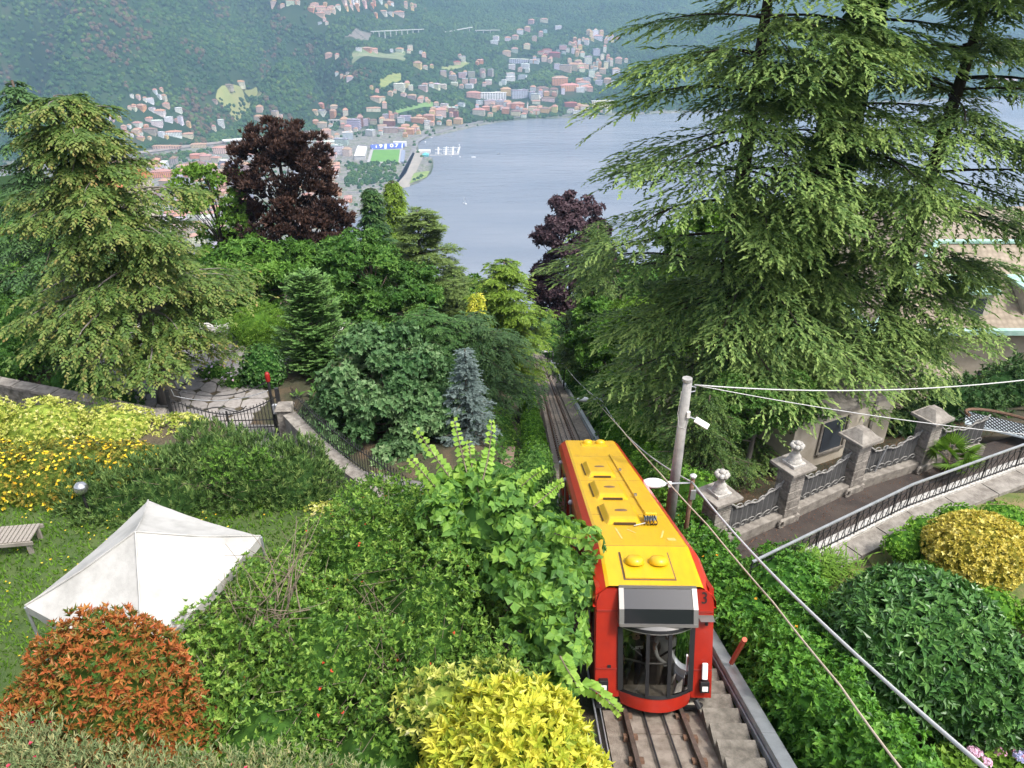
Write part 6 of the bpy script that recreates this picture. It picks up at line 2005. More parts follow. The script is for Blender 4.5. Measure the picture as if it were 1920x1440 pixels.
conifer("light_conifer", *spot(736, 338, 71), lambda s: 2.6 * (1.02 - s) ** .7 + .1, LM['yewl'], "yellow-green drooping conifer top behind the dark spruce", n_br=80, z0=.3, trunk_r=.2, up0=.3, droop=.5, n_side=11, side=.4, n_f=4, f_len=.7, nb=7, bl=0.4, bw=0.14, f_droop=.8, seed=8)
conifer("pine_tree", *spot(782, 396, 56), lambda s: 3.1 * np.sin(np.clip((1.04 - s) * 2.4, 0, 1.57)) ** .7 + .1, LM['pine'], "olive shaggy pine standing against the lake", n_br=105, z0=.12, trunk_r=.28, bark=M_BARK, up0=.4, droop=.2, n_side=12, side=.42, n_f=5, f_len=.6, nb=8, bl=0.38, bw=0.11, f_droop=.1, hang=-.1, seed=9, rnd0=.45)
conifer("fir_tree", *spot(850, 492, 60), lambda s: 3.0 * (1.03 - s) ** .85 + .1, LM['pine'], "lower dark-tipped conifer right of the shaggy pine", n_br=80, z0=.1, trunk_r=.22, up0=.25, droop=.3, n_side=11, side=.42, n_f=4, f_len=.6, nb=7, bl=0.36, bw=0.12, f_droop=.3, seed=10, rnd0=.28)
conifer("column_cypress", *spot(572, 520, 33.2), lambda s: 1.65 * (1.03 - s) ** .62 + .05, LM['thuja'], "pointed columnar green cypress in front of broadleaf trees", n_br=150, z0=.02, trunk_r=.12, up0=.75, droop=.12, n_side=9, side=.36, n_f=4, f_len=.34, nb=8, bl=0.19, bw=0.085, f_droop=-.2, hang=-.35, seed=11, tip_light=.4)
conifer("blue_spruce", *spot(872, 655, 27), lambda s: 1.3 * (1.03 - s) ** .95 + .06, LM['blue'], "small silvery blue spruce beside trimmed hedge", n_br=95, z0=.03, trunk_r=.09, up0=.25, droop=.22, n_side=10, side=.36, n_f=3, f_len=.26, nb=9, bl=0.12, bw=0.045, f_droop=.1, hang=0, seed=12, tip_light=.2)
tree("silver_linden", (-5.2, 28.2, gz_(-5.2, 28.2)), [(-5.3, 28.2, -16.3, 2.4, 2.4, 2.9), (-6.7, 27.6, -17.6, 2.0, 2.2, 2.2), (-3.8, 27.6, -17.8, 2.0, 2.0, 2.1), (-5.2, 26.8, -18, 2.4, 1.8, 2.0)], LM['silver'], "wide silvery-green broadleaf tree below the iron fence", n_clump=130, per=58, k=5, L=.23, W=.15, trunk_r=.22, clump_r=.26, droop=.3, light_top=.02)
tree("broadleaf_tree", (-9.6, 47, gz_(-9.6, 47)), [(-10.2, 47, -18.4, 3.0, 2.8, 2.9), (-7.6, 47.5, -20, 2.6, 2.6, 2.4), (-9.2, 46.6, -21.2, 3.2, 2.6, 2.2)], LM['mid'], "dense round dark-green tree between cypress and pine", n_clump=110, per=55, k=5, L=.24, W=.12, clump_r=.26)
tree("broadleaf_tree", (-16.2, 46, gz_(-16.2, 46)), [(-16.6, 46, -18.2, 3.0, 2.6, 2.3), (-14.3, 46.5, -18.0, 2.2, 2.2, 2.0), (-18.6, 46, -19.6, 2.4, 2.2, 2.0)], LM['broad'], "fresh-green loose tree below the copper beech", n_clump=95, per=50, k=5, L=.30, W=.12, clump_r=.27, droop=.35)
tree("acacia_tree", (-24, 62, gz_(-24, 62)), [(-24.3, 62, -17.2, 2.8, 2.2, 2.6), (-23.4, 62, -21, 2.8, 2.2, 3.0), (-25.6, 62, -23.5, 2.6, 2.2, 3.0)], LM['bright'], "light airy green tree with several dark stems left of beech", n_clump=60, per=40, k=5, L=.30, W=.16, clump_r=.24, core=0, bark=M_DBARK, limbs=40)
conifer("yew_tree", *spot(882, 592, 43), lambda s: 3.9 * np.sin(np.clip((1.05 - s) * 2.2, 0, 1.57)) ** .8, LM['yewd'], "broad dark yew with drooping tips beside the track", n_br=118, z0=.06, trunk_r=.25, up0=.35, droop=.35, n_side=13, side=.42, n_f=4, f_len=.6, nb=8, bl=0.3, bw=0.1, f_droop=.5, seed=14, tip_light=.35)
conifer("yew_tree", *spot(795, 590, 41.5), lambda s: 3.0 * np.sin(np.clip((1.05 - s) * 2.2, 0, 1.57)) ** .8, LM['thuja'], "smaller blue-green feathery conifer left of the dark yew", n_br=110, z0=.05, trunk_r=.2, up0=.5, droop=.2, n_side=12, side=.42, n_f=4, f_len=.5, nb=8, bl=0.28, bw=0.09, f_droop=.1, seed=15, rnd0=.3)
conifer("yew_tree", *spot(945, 490, 56), lambda s: 3.5 * np.sin(np.clip((1.04 - s) * 2.2, 0, 1.57)) ** .7, LM['yewl'], "bright yellow-green conifer against the lake near the track", n_br=112, z0=.08, trunk_r=.25, up0=.42, droop=.25, n_side=12, side=.42, n_f=4, f_len=.6, nb=8, bl=0.34, bw=0.12, f_droop=.25, seed=16)
conifer("golden_cypress", *spot(893, 548, 52.5), lambda s: 1.2 * (1.05 - s) ** .6, LM['aucuba'], "small golden drooping conifer tip before the yellow-green conifer", n_br=45, z0=.35, trunk_r=.1, up0=.3, droop=.7, n_side=8, side=.4, n_f=3, f_len=.5, nb=6, bl=0.28, bw=0.11, f_droop=1.0, seed=17)
tree("purple_beech", (6.0, 78, gz_(6.0, 78)), [(6.2, 78, -26.5, 3.6, 3.4, 5.2), (5.6, 77.5, -31.5, 3.4, 3.2, 4.6), (7.6, 78, -29, 3.4, 3.2, 5.5)], LM['purple'], "dark purple beech between the track end and cedar", n_clump=190, per=34, k=5, L=.38, W=.2, trunk_r=.35, clump_r=.17, droop=.5, bark=M_DBARK)
conifer("weeping_conifer", *spot(1122, 420, 62), lambda s: 3.6 * (1.03 - s) ** .7 + .1, LM['cypress'], "olive weeping conifer behind left edge of the cedar", n_br=90, z0=.1, trunk_r=.25, up0=.2, droop=.55, n_side=11, side=.4, n_f=4, f_len=.7, nb=7, bl=0.36, bw=0.12, f_droop=.9, seed=18, rnd0=.3, tip_light=.15)
tree("magnolia_tree", (8.6, 44, gz_(8.6, 44)), [(8.6, 44, -21.6, 2.3, 2.4, 2.6), (7.6, 41.5, -23, 1.7, 2.2, 1.8), (8.4, 48, -23, 1.8, 2.4, 2.4)], LM['bright'], "bright-leaved magnolia beside the far lamps", n_clump=70, per=55, k=5, L=.22, W=.11, clump_r=.28)
tree("broadleaf_tree", (13.5, 47, gz_(13.5, 47)), [(13.5, 47, -17, 4, 3, 3.4), (16, 49, -19, 3.4, 3, 3)], LM['bright'], "lime-green tree glimpsed between the cedar trunks", n_clump=60, per=45, k=5, L=.34, W=.2, clump_r=.28)
tree("understory_tree", (8.9, 24.2, gz_(8.9, 24.2)), [(9.2, 24.4, -14.2, 1.8, 1.3, 1.0), (10.4, 24.6, -14.6, 1.3, 1.1, .9), (8.0, 24.2, -14.9, 1.1, 1.0, .9)], LM['mid'], "small grey-trunked tree behind the ornate fence", n_clump=60, per=50, k=5, L=.13, W=.06, trunk_r=.13, bark=M_GBARK, clump_r=.3, core=0)
conifer("understory_yew", (6.9, 23.2, gz_(6.9, 23.2)), 4.6, lambda s: 1.9 * np.sin(np.clip((1.05 - s) * 2.2, 0, 1.57)), LM['cypress'], "bronze-green yew bush behind the concrete pole", n_br=95, z0=.05, trunk_r=.1, up0=.35, droop=.3, n_side=11, side=.4, n_f=4, f_len=.4, nb=8, bl=.13, bw=.045, f_droop=.4, seed=20, rnd0=.22)
conifer("understory_yew", (8.6, 27.2, gz_(8.6, 27.2)), 5.6, lambda s: 2.2 * np.sin(np.clip((1.05 - s) * 2.2, 0, 1.57)), LM['yewd'], "dark yew under the cedar boughs left of the grey trunk", n_br=90, z0=.05, trunk_r=.12, up0=.35, droop=.3, n_side=11, side=.4, n_f=4, f_len=.45, nb=8, bl=.15, bw=.05, f_droop=.4, seed=21)

bush("villa_shrub", [(19.5, 29.0, -17.4, 2.2, 1.2, 1.6), (22.5, 30.4, -17.6, 2.2, 1.2, 1.7), (17.2, 27.4, -17.4, 1.4, 1.0, 1.0), (25, 32, -17.8, 2.2, 1.3, 1.8)], LM['yewd'], "dark shrubs in front of the villa wall at right", 2600, 6, .17, .07, depth=.45, rough=.4, core=.7, base=(20.5, 29.5, -19.2))

# trees lower on the slope, alike and only half seen
protos = [tree("slope_tree", (0, 0, 0), [(0, 0, 6.2, 3.3, 3.3, 3.0), (1.5, .5, 4.6, 2.4, 2.4, 2.0), (-1.6, -.3, 4.8, 2.4, 2.4, 2.2)], LM[mm], "half-hidden leafy tree on the slope below the gardens", n_clump=60, per=34, k=5, L=.36, W=.2, clump_r=.3, group="trees on the slope below the gardens", seed=i) for i, mm in enumerate(('broad', 'mid', 'bright'))]
used = [False] * 3
r2 = random.Random(5)
cnt = 0
spots = []
for i in range(900):
    y = r2.uniform(58, 175); x = r2.uniform(-.8, .8) * y
    if abs(x - track_x(y)) < 4.2 + (2 if x < 3 else 0): continue
    if any((x - a) ** 2 + (y - b) ** 2 < (4.6 + .012 * y) ** 2 for a, b in spots): continue
    if (x + 74) ** 2 / 300 + (y - 140) ** 2 / 1500 < 1: continue
    z = float(ground(x, y)) if (abs(x) < 58 and y < 128) else float(slope_far(np.array(x), np.array(y)))
    u, _ = proj((x, y, z))
    if not (-80 < u < 2000): continue
    lim = 515 if 690 < u < 1010 else (470 if u < 690 else (600 if u < 1090 else 330))
    if u < 330: lim = 360
    sc_t = r2.uniform(.75, 1.35)
    while sc_t > .3 and proj((x, y, z + 9.4 * sc_t))[1] < lim: sc_t -= .06
    if sc_t < .35: continue
    spots.append((x, y))
    k_ = r2.randrange(3)
    rz = r2.uniform(0, 6.28)
    if not used[k_]:
        used[k_] = True; o = protos[k_]; o.location = (x, y, z - .2); o.rotation_euler = (0, 0, rz); o.scale = (sc_t,) * 3
    else: copy_plant(protos[k_], (x, y, z - .2), rz, (sc_t * r2.uniform(.9, 1.15), sc_t, sc_t), "half-hidden leafy tree on the slope below the gardens", "trees on the slope below the gardens")
    cnt += 1
    if cnt > 190: break

# ------------------------------------------------------------------ left garden shrubs
berry = [(-3.4, 9.3, -10.9, 1.75, 1.7, 1.5), (-1.6, 10.4, -11.1, 1.6, 2.0, 1.45), (-2.9, 12.0, -11.1, 1.7, 1.7, 1.3), (-.7, 8.6, -11.2, 1.3, 1.5, 1.3), (-3.8, 7.7, -10.9, 1.25, 1.2, 1.2), (-2.0, 7.4, -11.0, 1.4, 1.2, 1.2), (-.9, 12.6, -11.4, 1.2, 1.7, 1.2), (-2.4, 13.8, -11.5, 1.5, 1.2, 1.15), (-1.2, 15.2, -12.6, 1.4, 1.5, 1.1)]
bush("evergreen_bush", berry, LM['berry'], "large glossy green twiggy bush filling the middle foreground", 13000, 5, .092, .045, (.45, 1.15), twigs=150, depth=.5, rough=.3, freq=2.2, core=.66, rndc=.2, off=.1, rnd0=.50, clumps=(150, .28, .55), flowers=(LM['redf'], 90, .04, .022, 4), twig_out=1.05, base=(-2.4, 9.6, -12.1))
bush("straggly_bush", [(-4.9, 9.0, -10.4, .95, .85, 1.15), (-4.7, 8.2, -10.8, .9, .8, 1.0), (-4.3, 10.2, -10.2, .85, .8, .95)], LM['berry'], "straggly bush of bare twigs in front of pavilion", 3000, 6, .08, .038, twigs=70, depth=.5, rough=.5, freq=3, core=0, rnd0=.6, base=(-4.6, 8.9, -12.1), twig_out=1.12)
bush("linden_bush", [(-.45, 12.0, -9.95, 1.15, 1.1, 1.15), (.55, 10.7, -10.0, .85, 1.1, 1.05), (.62, 9.5, -10.45, .5, .8, .9), (.78, 8.8, -10.85, .32, .55, .45)], LM['lime'], "large-leaved light-green bush leaning against the car", 1500, 4, .17, .15, (.7, 1.3), droop=.55, depth=.4, rough=.3, up=.5, core=.6, clumps=(46, .24, .40), curl=.2, fold=.1, rnd0=.38, base=(.1, 11, -12.2))
sb = [o for o in bpy.data.objects if o.get("label", "").startswith("straggly bush")][0]
tb = MB(); r3 = random.Random(9)
for i in range(24):
    a = at(r3.gauss(515, 30), r3.uniform(1120, 1230), 12.3); e = at(r3.uniform(400, 640), r3.uniform(945, 1180), r3.uniform(12.0, 13.6))
    l = limb(a, e, .22, 7, r3) - np.array(sb.location)
    tb.tube(l, np.linspace(.011, .003, 7), 4, cap=False)
    for q in range(2):
        t0 = l[r3.randrange(2, 5)]; tb.tube(limb(t0, t0 + np.array([r3.gauss(0, .22), r3.gauss(0, .2), r3.uniform(-.05, .35)]), .2, 4, r3), np.linspace(.008, .003, 4), 3, cap=False)
tb.build("bare_twigs", M_TWIG, sb)
# its tall shoots
lb = LB(); tb = MB()
for (u, v, d), (u2, v2, d2) in [((880, 905, 15), (852, 790, 15.3)), ((905, 900, 15), (922, 790, 15.2)), ((850, 905, 15.2), (782, 808, 15.4)), ((960, 930, 14.6), (1020, 880, 14.4)), ((1000, 950, 14.2), (1052, 905, 14.2)), ((830, 930, 15), (770, 860, 14.9)), ((900, 930, 15), (880, 830, 15.2)), ((1050, 1230, 12), (1085, 1290, 11.8)), ((1085, 1280, 11.9), (1160, 1335, 11.9)), ((1040, 1000, 13.6), (1082, 1010, 13.3))]:
    a, b = at(u, v, d), at(u2, v2, d2)
    l = limb(a, b, .12, 9)
    tb.tube(l, np.linspace(.014, .005, 9), 5, cap=False)
    m_ = 13
    s = np.linspace(.05, 1, m_)
    P = np.stack([np.interp(s, np.linspace(0, 1, 9), l[:, c]) for c in range(3)], -1)
    dd = nrm(b - a); sdv = nrm(np.cross(dd, [0.2, -1, .4]))
    for q in (-1, 1):
        lb.leaves(P, sdv * q + dd * .4 + rng.normal(0, .25, P.shape) + [0, 0, -.25], np.array([0, -.5, 1]) + rng.normal(0, .3, P.shape), .16 * (1.25 - .6 * s), .15 * (1.25 - .6 * s), .62 + .22 * s + rng.normal(0, .08, m_), .08, .5, .15)
lbo = [o for o in bpy.data.objects if o.get("label", "").startswith("large-leaved light-green")][0]
mesh_ = lb.mesh("shoots", LM['lime']); mesh_.transform(Matrix.Translation(-Vector(lbo.location)))
link("shoot_leaves", mesh_, lbo)
tm = tb.mesh("shoot_stems", M_TWIG); tm.transform(Matrix.Translation(-Vector(lbo.location))); link("shoot_stems", tm, lbo)
bush("golden_aucuba", [(0.05, 6.8, -9.8, 1.02, .95, 1.15), (.5, 6.6, -10.2, .8, .85, .95), (-.55, 6.9, -10.0, .7, .85, .85)], LM['aucuba'], "bright yellow large-leaved shrub at bottom centre", 1900, 6, .155, .06, (.45, 1.15), depth=.32, rough=.34, core=.72, curl=.12, rnd0=.55, rndc=.14, base=(0, 6.8, -11.5))
bush("pale_gold_shrub", [(-1.0, 7.6, -9.7, .75, .6, .55), (-.3, 7.9, -9.8, .7, .5, .5)], LM['cream'], "paler yellow-green shrub just behind the bright yellow one", 300, 5, .12, .05, (.5, 1.2), depth=.4, core=.5, rnd0=.3, base=(-.7, 7.7, -11.6))
bush("russet_shrub", [(-5.75, 7.5, -9.6, 1.1, 1.05, 1.7), (-6.5, 7.4, -10.3, 1.1, 1.0, 1.3), (-5.1, 7.4, -10.5, .7, .85, 1.15)], LM['red'], "rounded russet-orange leafed shrub in front of pavilion", 4600, 6, .10, .036, (.35, 1.1), depth=.22, rough=.2, core=.8, rnd0=.48, rndc=.27, base=(-5.8, 7.4, -12.1))
for bl_, lab, n_, st in [([(-6.0, 6.0, -9.2, .9, .6, .9), (-5.0, 5.9, -9.5, .9, .6, .8)], "red valerian clump with pink heads in bottom left corner", 1700, 1), ([(-3.6, 6.2, -9.8, 1.2, .55, .7), (-2.2, 6.1, -10.0, 1.0, .5, .65)], "straw-green valerian stems with pink heads along bottom edge", 1500, 2)]:
    o = bush("valerian", bl_, LM['straw'], lab, n_, 5, .09, .022, (.2, .9), depth=.7, rough=.5, core=.3, up=2.2, off=.25, flowers=(LM['pinkf'], 34, .03, .016, 14), cat="plant", base=(bl_[0][0], bl_[0][1], -11.4))
bush("hypericum", [(-11.6, 16.3, -12.0, 1.7, 1.3, 1.05), (-13.5, 16.0, -12.0, 1.5, 1.3, 1.0), (-10.2, 16.6, -12.1, 1.0, 1.1, .9)], LM['hyper'], "yellow-flowered rounded shrub in the left garden", 4200, 5, .085, .035, depth=.3, rough=.25, core=.8, rnd0=.42, flowers=(LM['yelf'], 460, .06, .04, 5), base=(-11.8, 16.6, -12.1))
bush("variegated_hedge", [(-15.3, 18.6, -11.75, 1.3, 1.0, .95), (-13.4, 18.7, -12.0, 1.3, 1.0, .95), (-11.5, 18.9, -12.3, 1.3, 1.0, .9), (-9.9, 19.1, -12.6, 1.1, .9, .8)], LM['cream'], "cream and green variegated hedge above the road", 3300, 6, .085, .045, depth=.2, rough=.14, core=.82, rnd0=.45, cat="hedge", base=(-12.6, 18.8, -12.1))
bush("variegated_hedge", [(-4.7, 15.0, -12.4, .7, .5, .55), (-3.7, 14.6, -12.5, .8, .6, .6)], LM['cream'], "short cream variegated hedge bit right of mugo pine", 900, 6, .085, .045, depth=.2, rough=.2, core=.8, cat="hedge", base=(-4.2, 14.8, -13))
mug = [(-8.6, 15.6, -12.2, 1.8, 1.3, 1.35), (-6.7, 16.0, -12.1, 1.6, 1.3, 1.35), (-5.6, 16.2, -12.3, 1.1, 1.2, 1.3), (-10.0, 15.4, -12.3, 1.0, 1.1, 1.0), (-7.9, 16.7, -11.7, 1.0, .9, 1.0), (-10.6, 15.6, -12.2, .8, .9, 1.0)]
bush("mugo_pine", mug, LM['mugo'], "dark mugo pine thicket behind the white pavilion", 4000, 10, .135, .026, (.15, .75), up=1.3, depth=.35, rough=.4, freq=2.8, core=.72, axis_j=.25, twigs=50, off=.16, rnd0=.5, rndc=.24, fold=.05, base=(-7, 16.2, -12.1))
bush("willow_shrub", [(-7.0, 15.4, -10.9, .55, .4, .7), (-6.2, 15.6, -11.1, .45, .4, .6)], LM['broad'], "paler leafy shoots growing out of the mugo pine", 260, 5, .09, .028, (.3, 1.0), depth=.6, core=0, up=.9, rnd0=.6, base=(-6.7, 15.5, -12))
bush("box_ball", [(-13.5, 25.0, -16.6, .78, .74, .95)], LM['mid'], "clipped green ball shrub left of gate", 900, 6, .09, .045, depth=.2, rough=.1, core=.85, base=(-13.5, 25.0, -17.4))
bush("camellia_ball", [(-11.6, 31.6, -16.9, 1.05, .95, 1.25)], LM['laurel'], "dark clipped globe shrub behind the gate", 900, 6, .11, .055, depth=.2, rough=.12, core=.85, base=(-11.6, 31.6, -18))
bush("bamboo_bush", [(-13.4, 36.6, -17.2, 2.0, 1.6, 1.2), (-11.3, 37.0, -17.3, 1.7, 1.6, 1.3), (-12.4, 35.4, -17.9, 1.6, 1.2, .9)], LM['bright'], "bright yellow-green feathery bush above the dark globe shrub", 2600, 6, .17, .03, (.3, 1.3), depth=.5, rough=.35, core=.7, droop=.4, base=(-12.6, 36.5, -18.2))
bush("pink_rose_bush", [(-14.2, 32.4, -17.5, .9, .7, .5), (-12.9, 31.4, -17.5, .8, .6, .5)], LM['mid'], "low rose bush with pink blooms beside paving", 500, 5, .1, .05, core=.7, flowers=(LM['hyd'], 40, .07, .05, 8), base=(-13.6, 32, -18))
bush("smoke_bush", [(-11.9, 39.5, -17.8, 1.0, .8, 1.7), (-12.6, 39.8, -19, 1.0, .8, 1.2)], leafmat("smoke_leaves", G((.10, .06, .06), (.19, .13, .125), (.28, .21, .20)), trans=.2), "dusty purple-grey smoke bush beside the columnar cypress", 700, 5, .13, .06, depth=.6, core=.4, rough=.4, base=(-12, 39.6, -20))
bush("laurel_thicket", [(-22.5, 33, -15.9, 2.6, 1.8, 2.0), (-26.5, 34, -15.6, 2.6, 1.8, 2.2), (-19.6, 30.2, -16.9, 1.6, 1.0, .9), (-24, 31.2, -16.5, 2.2, 1.2, 1.3), (-17.4, 28.9, -17.1, 1.3, .8, .6)], LM['mid'], "dark shrub thicket behind the mossy wall", 3000, 6, .16, .07, depth=.35, rough=.35, core=.75, rnd0=.35, base=(-22, 32, -17.6))
hb = [(1.0 + .004 * y, y, float(track_z(y)) + .55, .62, 1.1, .8) for y in np.arange(27, 60, 1.5)]
bush("trimmed_hedge", hb, LM['box'], "clipped bright green hedge running down left of the rails", 4200, 5, .11, .065, depth=.15, rough=.12, core=.86, cat="hedge", base=(1.1, 43, float(track_z(43))))
bush("bank_shrub", [(.6, 21.0, -16.2, .9, 1.6, 1.2), (.9, 24.5, -17.6, .8, 1.6, 1.0), (1.1, 17.8, -14.8, .6, 1.6, .9), (-.6, 18.5, -14.2, 1.2, 1.6, 1.2), (-1.7, 15.6, -13, 1.3, 1.6, 1.0)], LM['mid'], "grey-green weedy shrubs on the bank left of car", 3000, 5, .09, .04, depth=.4, rough=.35, core=.7, base=(.2, 20, -17))
bush("roadside_shrub", [(-1.6, 23.6, -18.4, 1.3, 1.4, 1.1), (-2.2, 26, -18.9, 1.2, 1.5, .9), (-.6, 30.5, -20.6, 1.1, 2.0, 1.0), (-.8, 35.0, -22.6, 1.2, 2.2, 1.1)], LM['berry'], "low green shrubs between trimmed hedge and blue spruce", 2200, 5, .11, .05, depth=.4, rough=.35, core=.75, base=(-1.3, 28, -20))

# ------------------------------------------------------------------ right side hedges and shrubs
iv = [(5.3 + .12 * math.sin(y * 1.3), y, float(track_z(y)) - .3, .98, 1.25, 1.2 + .12 * math.sin(y * 2.1)) for y in np.arange(6.0, 20.5, 1.25)]
bush("ivy_hedge", iv, LM['ivy'], "thick ivy-covered hedge right of the funicular car", 11500, 5, .105, .062, (.6, 1.35), depth=.3, rough=.3, freq=2.4, core=.80, droop=.2, cat="hedge", clumps=(190, .24, .42), rnd0=.5, rndc=.17, flowers=(LM['orgf'], 18, .05, .03, 5), base=(5.2, 12.5, -13.5))
bush("ivy_bank", [(6.3, 11.6, -12.9, .9, 1.4, .9), (6.5, 13.6, -13.1, 1.0, 1.2, .8), (6.2, 9.2, -12.6, .8, 1.4, .8), (6.4, 7.4, -12.2, 1.0, 1.3, .9), (7.3, 6.9, -12.4, 1.0, 1.0, .8)], LM['ivy'], "creeping ivy spreading from hedge towards laurel", 4200, 5, .10, .05, (.6, 1.3), depth=.3, rough=.35, core=.8, droop=.2, base=(6.4, 10, -13.2))
iv2 = [(5.9 + .3 * math.sin(y), y, float(track_z(y)) + .35, 1.25, 1.7, 1.45) for y in np.arange(20.5, 35, 1.6)]
bush("laurel_hedge", iv2, LM['box'], "fresh green laurel hedge below the concrete pole", 4300, 6, .12, .05, (.5, 1.2), depth=.25, rough=.28, core=.82, cat="hedge", rnd0=.48, base=(5.9, 28, -20.5))
iv3 = [(6.7 + .5 * math.sin(y * .7), y, float(track_z(y)) + .4, 1.5, 2.4, 1.6) for y in np.arange(36, 76, 3)]
bush("wild_hedge", iv3, LM['mid'], "rough dark hedge right of the distant rails", 4200, 5, .17, .08, (.5, 1.3), depth=.35, rough=.4, core=.78, cat="hedge", base=(6.3, 55, -32))
iv4 = [(7.6 + .5 * math.sin(y * .7), y, float(track_z(y)) + .8, 2.0, 3.4, 2.2) for y in np.arange(79, 125, 5)] + [(-.6, y, float(track_z(y)) + .4, 1.8, 3.4, 1.9) for y in np.arange(64, 125, 5)]
bush("undergrowth", iv4, LM['mid'], "dark undergrowth closing over the end of the track", 3600, 5, .26, .12, (.5, 1.3), depth=.4, rough=.4, core=.78, base=(3, 95, -52))
bush("laurel_bush", [(7.95, 10.7, -11.9, 1.7, 1.6, 1.5), (8.7, 9.9, -12.1, 1.2, 1.2, 1.2)], LM['laurel'], "big glossy dark green rounded laurel on the lawn", 3000, 7, .185, .078, (.55, 1.3), depth=.2, rough=.12, core=.83, droop=.25, rnd0=.48, base=(8.1, 10.5, -13.1))
bush("gold_euonymus", [(10.95, 13.9, -12.3, 1.15, 1.05, .95)], LM['euon'], "golden-yellow clipped dome shrub on the lawn", 2400, 6, .075, .04, depth=.2, rough=.12, core=.84, base=(10.95, 13.9, -13.1))
lh = [(9.7, 14.6, -12.75, .55, .5, .42), (10.5, 15.1, -12.75, .6, .5, .42), (11.5, 15.5, -12.7, .65, .5, .45), (12.6, 15.5, -12.7, .65, .6, .45), (13.4, 14.8, -12.7, .6, .7, .45), (10.7, 12.6, -12.75, .6, .6, .42), (9.7, 13.3, -12.75, .5, .7, .4), (11.6, 12.2, -12.75, .6, .5, .4)]
bush("low_hedge", lh, LM['box'], "low lime-green clipped hedge curving round the golden shrub", 1900, 6, .065, .036, depth=.15, rough=.08, core=.88, cat="hedge", rnd0=.72, base=(11, 14, -13.1))
# strap-leaved clump, hydrangea, fan palm
cl = empty("daylily_clump", (7.35, 14.0, -13.1), label="clump of arching strap leaves at the end of railing", cat="plant")
lb = LB(); n = 620
a = rng.random(n) * 6.28; P0 = np.stack([rng.normal(0, .45, n), rng.normal(0, .22, n), np.zeros(n)], -1)
for seg in range(3):
    el = 1.25 - seg * .55 + rng.normal(0, .1, n)
    D = np.stack([np.cos(a) * np.cos(el), np.sin(a) * np.cos(el), np.sin(el)], -1)
    Ls = rng.uniform(.16, .26, n)
    lb.leaves(P0, D, np.stack([-np.cos(a) * np.sin(el), -np.sin(a) * np.sin(el), np.cos(el)], -1), Ls * 1.15, .035, .5 + rng.normal(0, .16, n), .1, .5)
    P0 = P0 + D * Ls[:, None]
link("strap_leaves", lb.mesh("strap_leaves", LM['bright']), cl)
hy = bush("hydrangea", [(8.55, 9.0, -12.7, .75, .55, .5), (9.3, 8.9, -12.75, .6, .5, .45), (7.9, 8.6, -12.8, .5, .5, .45)], LM['bright'], "hydrangea with pink and blue flower heads in lower right corner", 700, 5, .13, .085, core=.75, rnd0=.45, base=(8.6, 8.9, -13.1))
for i in range(17):
    p = np.array([rng.uniform(7.8, 9.7), rng.uniform(8.55, 9.2), 0]); p[2] = -12.25 + rng.uniform(-.2, .12)
    lb = LB(); m_ = 70
    d = rdir(m_); d[:, 2] = abs(d[:, 2]) * .8 + .05
    rosettes(lb, d * .10, d, 4, .035, .035, (1.1, 1.5), rnd0=[.1, .3, .66, .95][i % 4], rndc=.04, rndl=.05)
    f = link("flower_head", lb.mesh("flower_head", LM['hyd']), hy); f.location = tuple(p - np.array(hy.location))
pm = empty("fan_palm", (15.3, 22.2, -16.0), label="green fan palm at the bend of driveway", cat="palm")
MB().tube([(0, 0, 0), (.03, 0, .5)], [.16, .13], 8).build("trunk", M_BARK, pm)
for i in range(15):
    a = i * 2.4; el = rng.uniform(.15, 1.1)
    st_ = np.array([0, 0, .5]); tip = st_ + np.array([math.cos(a) * math.cos(el), math.sin(a) * math.cos(el), math.sin(el)]) * rng.uniform(.5, .75)
    lb = LB(); m_ = 22
    out = nrm(tip - st_); sdv = nrm(np.cross(out, [0, 0, 1.0])); upv = np.cross(sdv, out)
    th = np.linspace(-1.9, 1.9, m_)
    D = out * np.cos(th)[:, None] + sdv * np.sin(th)[:, None] - np.array([0, 0, .18])
    lb.leaves(np.repeat(tip[None], m_, 0), D, np.repeat(upv[None], m_, 0), .62, .05, .45 + rng.normal(0, .15, m_), .2, .4, .12)
    fr_ = link("frond", lb.mesh("frond", LM['bright']), pm)
    MB().tube([st_, tip], .012, 5).build("stalk", M_TWIG, fr_)

# ------------------------------------------------------------------ lawns, litter, ground cover
def blades(name, n, xr, yr, test, m, L, W, rnd, dz=0.0, lean=.5):
    x = rng.uniform(*xr, n); y = rng.uniform(*yr, n)
    ok = test(x, y)
    x, y = x[ok], y[ok]
    z = ground(x, y) + dz
    P = np.stack([x, y, z], -1); k = len(x)
    D = np.array([0, 0, 1.0]) + rng.normal(0, lean, (k, 3))
    D[:, 2] = abs(D[:, 2]) + .15
    lb = LB(); lb.leaves(P, D, rng.normal(0, 1, (k, 3)), L * rng.uniform(.6, 1.4, k), W, rnd(x, y) + rng.normal(0, .12, k), .1)
    return link(name, lb.mesh(name, m), kind="stuff")


ML = mat("lawn_soil", (.09, .12, .03), rough=.95, c2=(.20, .155, .075), scale=1.4, detail=8, bump=.4, bscale=30, lo=.42, hi=.62)
def lawn_patch(name, xs, ys, cond):
    X, Y = np.meshgrid(xs, ys); Z = ground(X, Y) + .02
    nx = len(xs); i = (np.arange(len(ys) - 1)[:, None] * nx + np.arange(nx - 1)[None, :]).ravel()
    Q = np.stack([i, i + 1, i + nx + 1, i + nx], -1)
    cx = (X[:-1, :-1] + .25).ravel(); cy2 = (Y[:-1, :-1] + .25).ravel()
    return link(name, mesh_np(name, np.stack([X, Y, Z], -1).reshape(-1, 3), None, Q[cond(cx, cy2)], [ML], True), kind="structure")


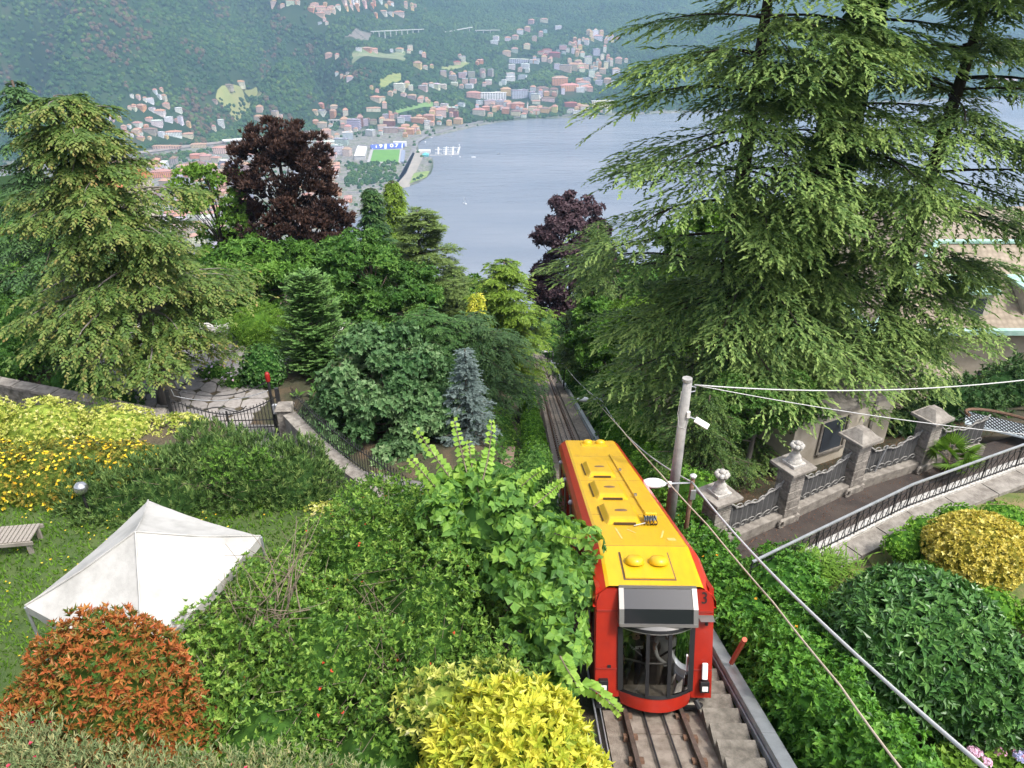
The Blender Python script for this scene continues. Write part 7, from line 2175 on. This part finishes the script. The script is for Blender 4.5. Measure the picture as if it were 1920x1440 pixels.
rlawn = lambda x, y: (y < rail_line(x) - .75) & (x > 6.2)
lawn_patch("lawn", np.arange(6, 24, .5), np.arange(4, 21, .5), rlawn)
dryf = lambda x, y: .52 + .62 * fbm(x * .55, y * .55, seed=61)
blades("grass", 28000, (6.2, 20), (6, 18.5), lambda x, y: rlawn(x, y + .05) & (fbm(x * .8, y * .8, seed=63) > -.35), LM['grass'], .065, .018, dryf)
ML = mat("garden_turf", (.04, .075, .018), rough=.95, c2=(.075, .11, .03), scale=1.6, detail=8, bump=.4, bscale=30)
lawn_patch("garden_lawn", np.arange(-18, -3, .5), np.arange(4, 18.6, .5), lambda x, y: y < 18.2)
blades("meadow_grass", 24000, (-16, -4.5), (7.5, 16), lambda x, y: fbm(x * .6, y * .6, seed=64) > -.5, LM['grass'], .13, .038, lambda x, y: .28 + .25 * fbm(x * .7, y * .7, seed=65), lean=.8)
lb = LB()
x = rng.uniform(-14, -5, 240); y = rng.uniform(8, 15, 240)
rosettes(lb, np.stack([x, y, ground(x, y) + .12], -1), np.tile([0, 0, 1.0], (240, 1)), 5, .03, .022, (.9, 1.3))
link("wildflowers", lb.mesh("wildflowers", LM['yelf']), kind="stuff")
blades("needle_litter", 15000, (5.5, 20), (17.5, 30), lambda x, y: (y > 18.2 + .53 * (x - 6.1) + .4), LM['dry'], .06, .02, lambda x, y: .5 + 0 * x, dz=.02, lean=2.5)
blades("driveway_litter", 9000, (5.5, 20), (16, 24), lambda x, y: (abs(y - (18.2 + .53 * (x - 6.1)) + .55) < .42 * rng.random(len(x)) + .1) & (fbm(x * 1.2, y * 1.2, seed=66) > -.25), LM['dry'], .05, .02, lambda x, y: .8 + 0 * x, dz=.09, lean=2.5)
gpth = mat("gravel_path", (.40, .37, .33), rough=.95, c2=(.52, .49, .45), scale=20, bump=.5)
ribbon("path", [(11.6, 11.9, -13.29), (11.0, 10.8, -13.29), (11.6, 9.6, -13.29), (12.8, 8.6, -13.29)], 1.3, gpth, 16, dz=.03)
rk = MB().lathe([(.001, .34), (.25, .32), (.42, .2), (.5, .0), (.48, -.1)], n=11).build("boulder", M_STONE, loc=(10.9, 10.9, -13.3), label="grey garden boulder on the gravel path", cat="rock")
for v in rk.data.vertices: v.co *= 1 + .16 * math.sin(v.co.x * 9 + v.co.y * 7 + v.co.z * 11)
ribbon("path", [(-.3, 30, gz_(-.3, 30)), (-.4, 26, gz_(-.4, 26)), (-.9, 23.5, gz_(-.9, 23.5))], .9, mat("earth_path", (.22, .15, .10), rough=.95, c2=(.3, .21, .15), scale=4), 12, dz=.08)
# loose ground cover between the trees
n = 6500
x = rng.uniform(-48, 48, n); y = rng.uniform(26, 110, n)
ok = (abs(x - track_x(y)) > 2.6) & ~((x < -10) & (x > -21) & (y < 38.5)) & ~((x > 5) & (y < 27)) & (abs(x) < y * .72 + 2)
x, y = x[ok], y[ok]
lb = LB()
rosettes(lb, np.stack([x, y, ground(x, y) + rng.uniform(0, .35, len(x))], -1), np.tile([0, 0, 1.0], (len(x), 1)) + rng.normal(0, .3, (len(x), 3)), 5, .40, .2, (.5, 1.4), rnd0=.4 + .25 * fbm(x * .3, y * .3, seed=70), droop=.1)
link("ground_cover", lb.mesh("ground_cover", LM['mid']), kind="stuff")
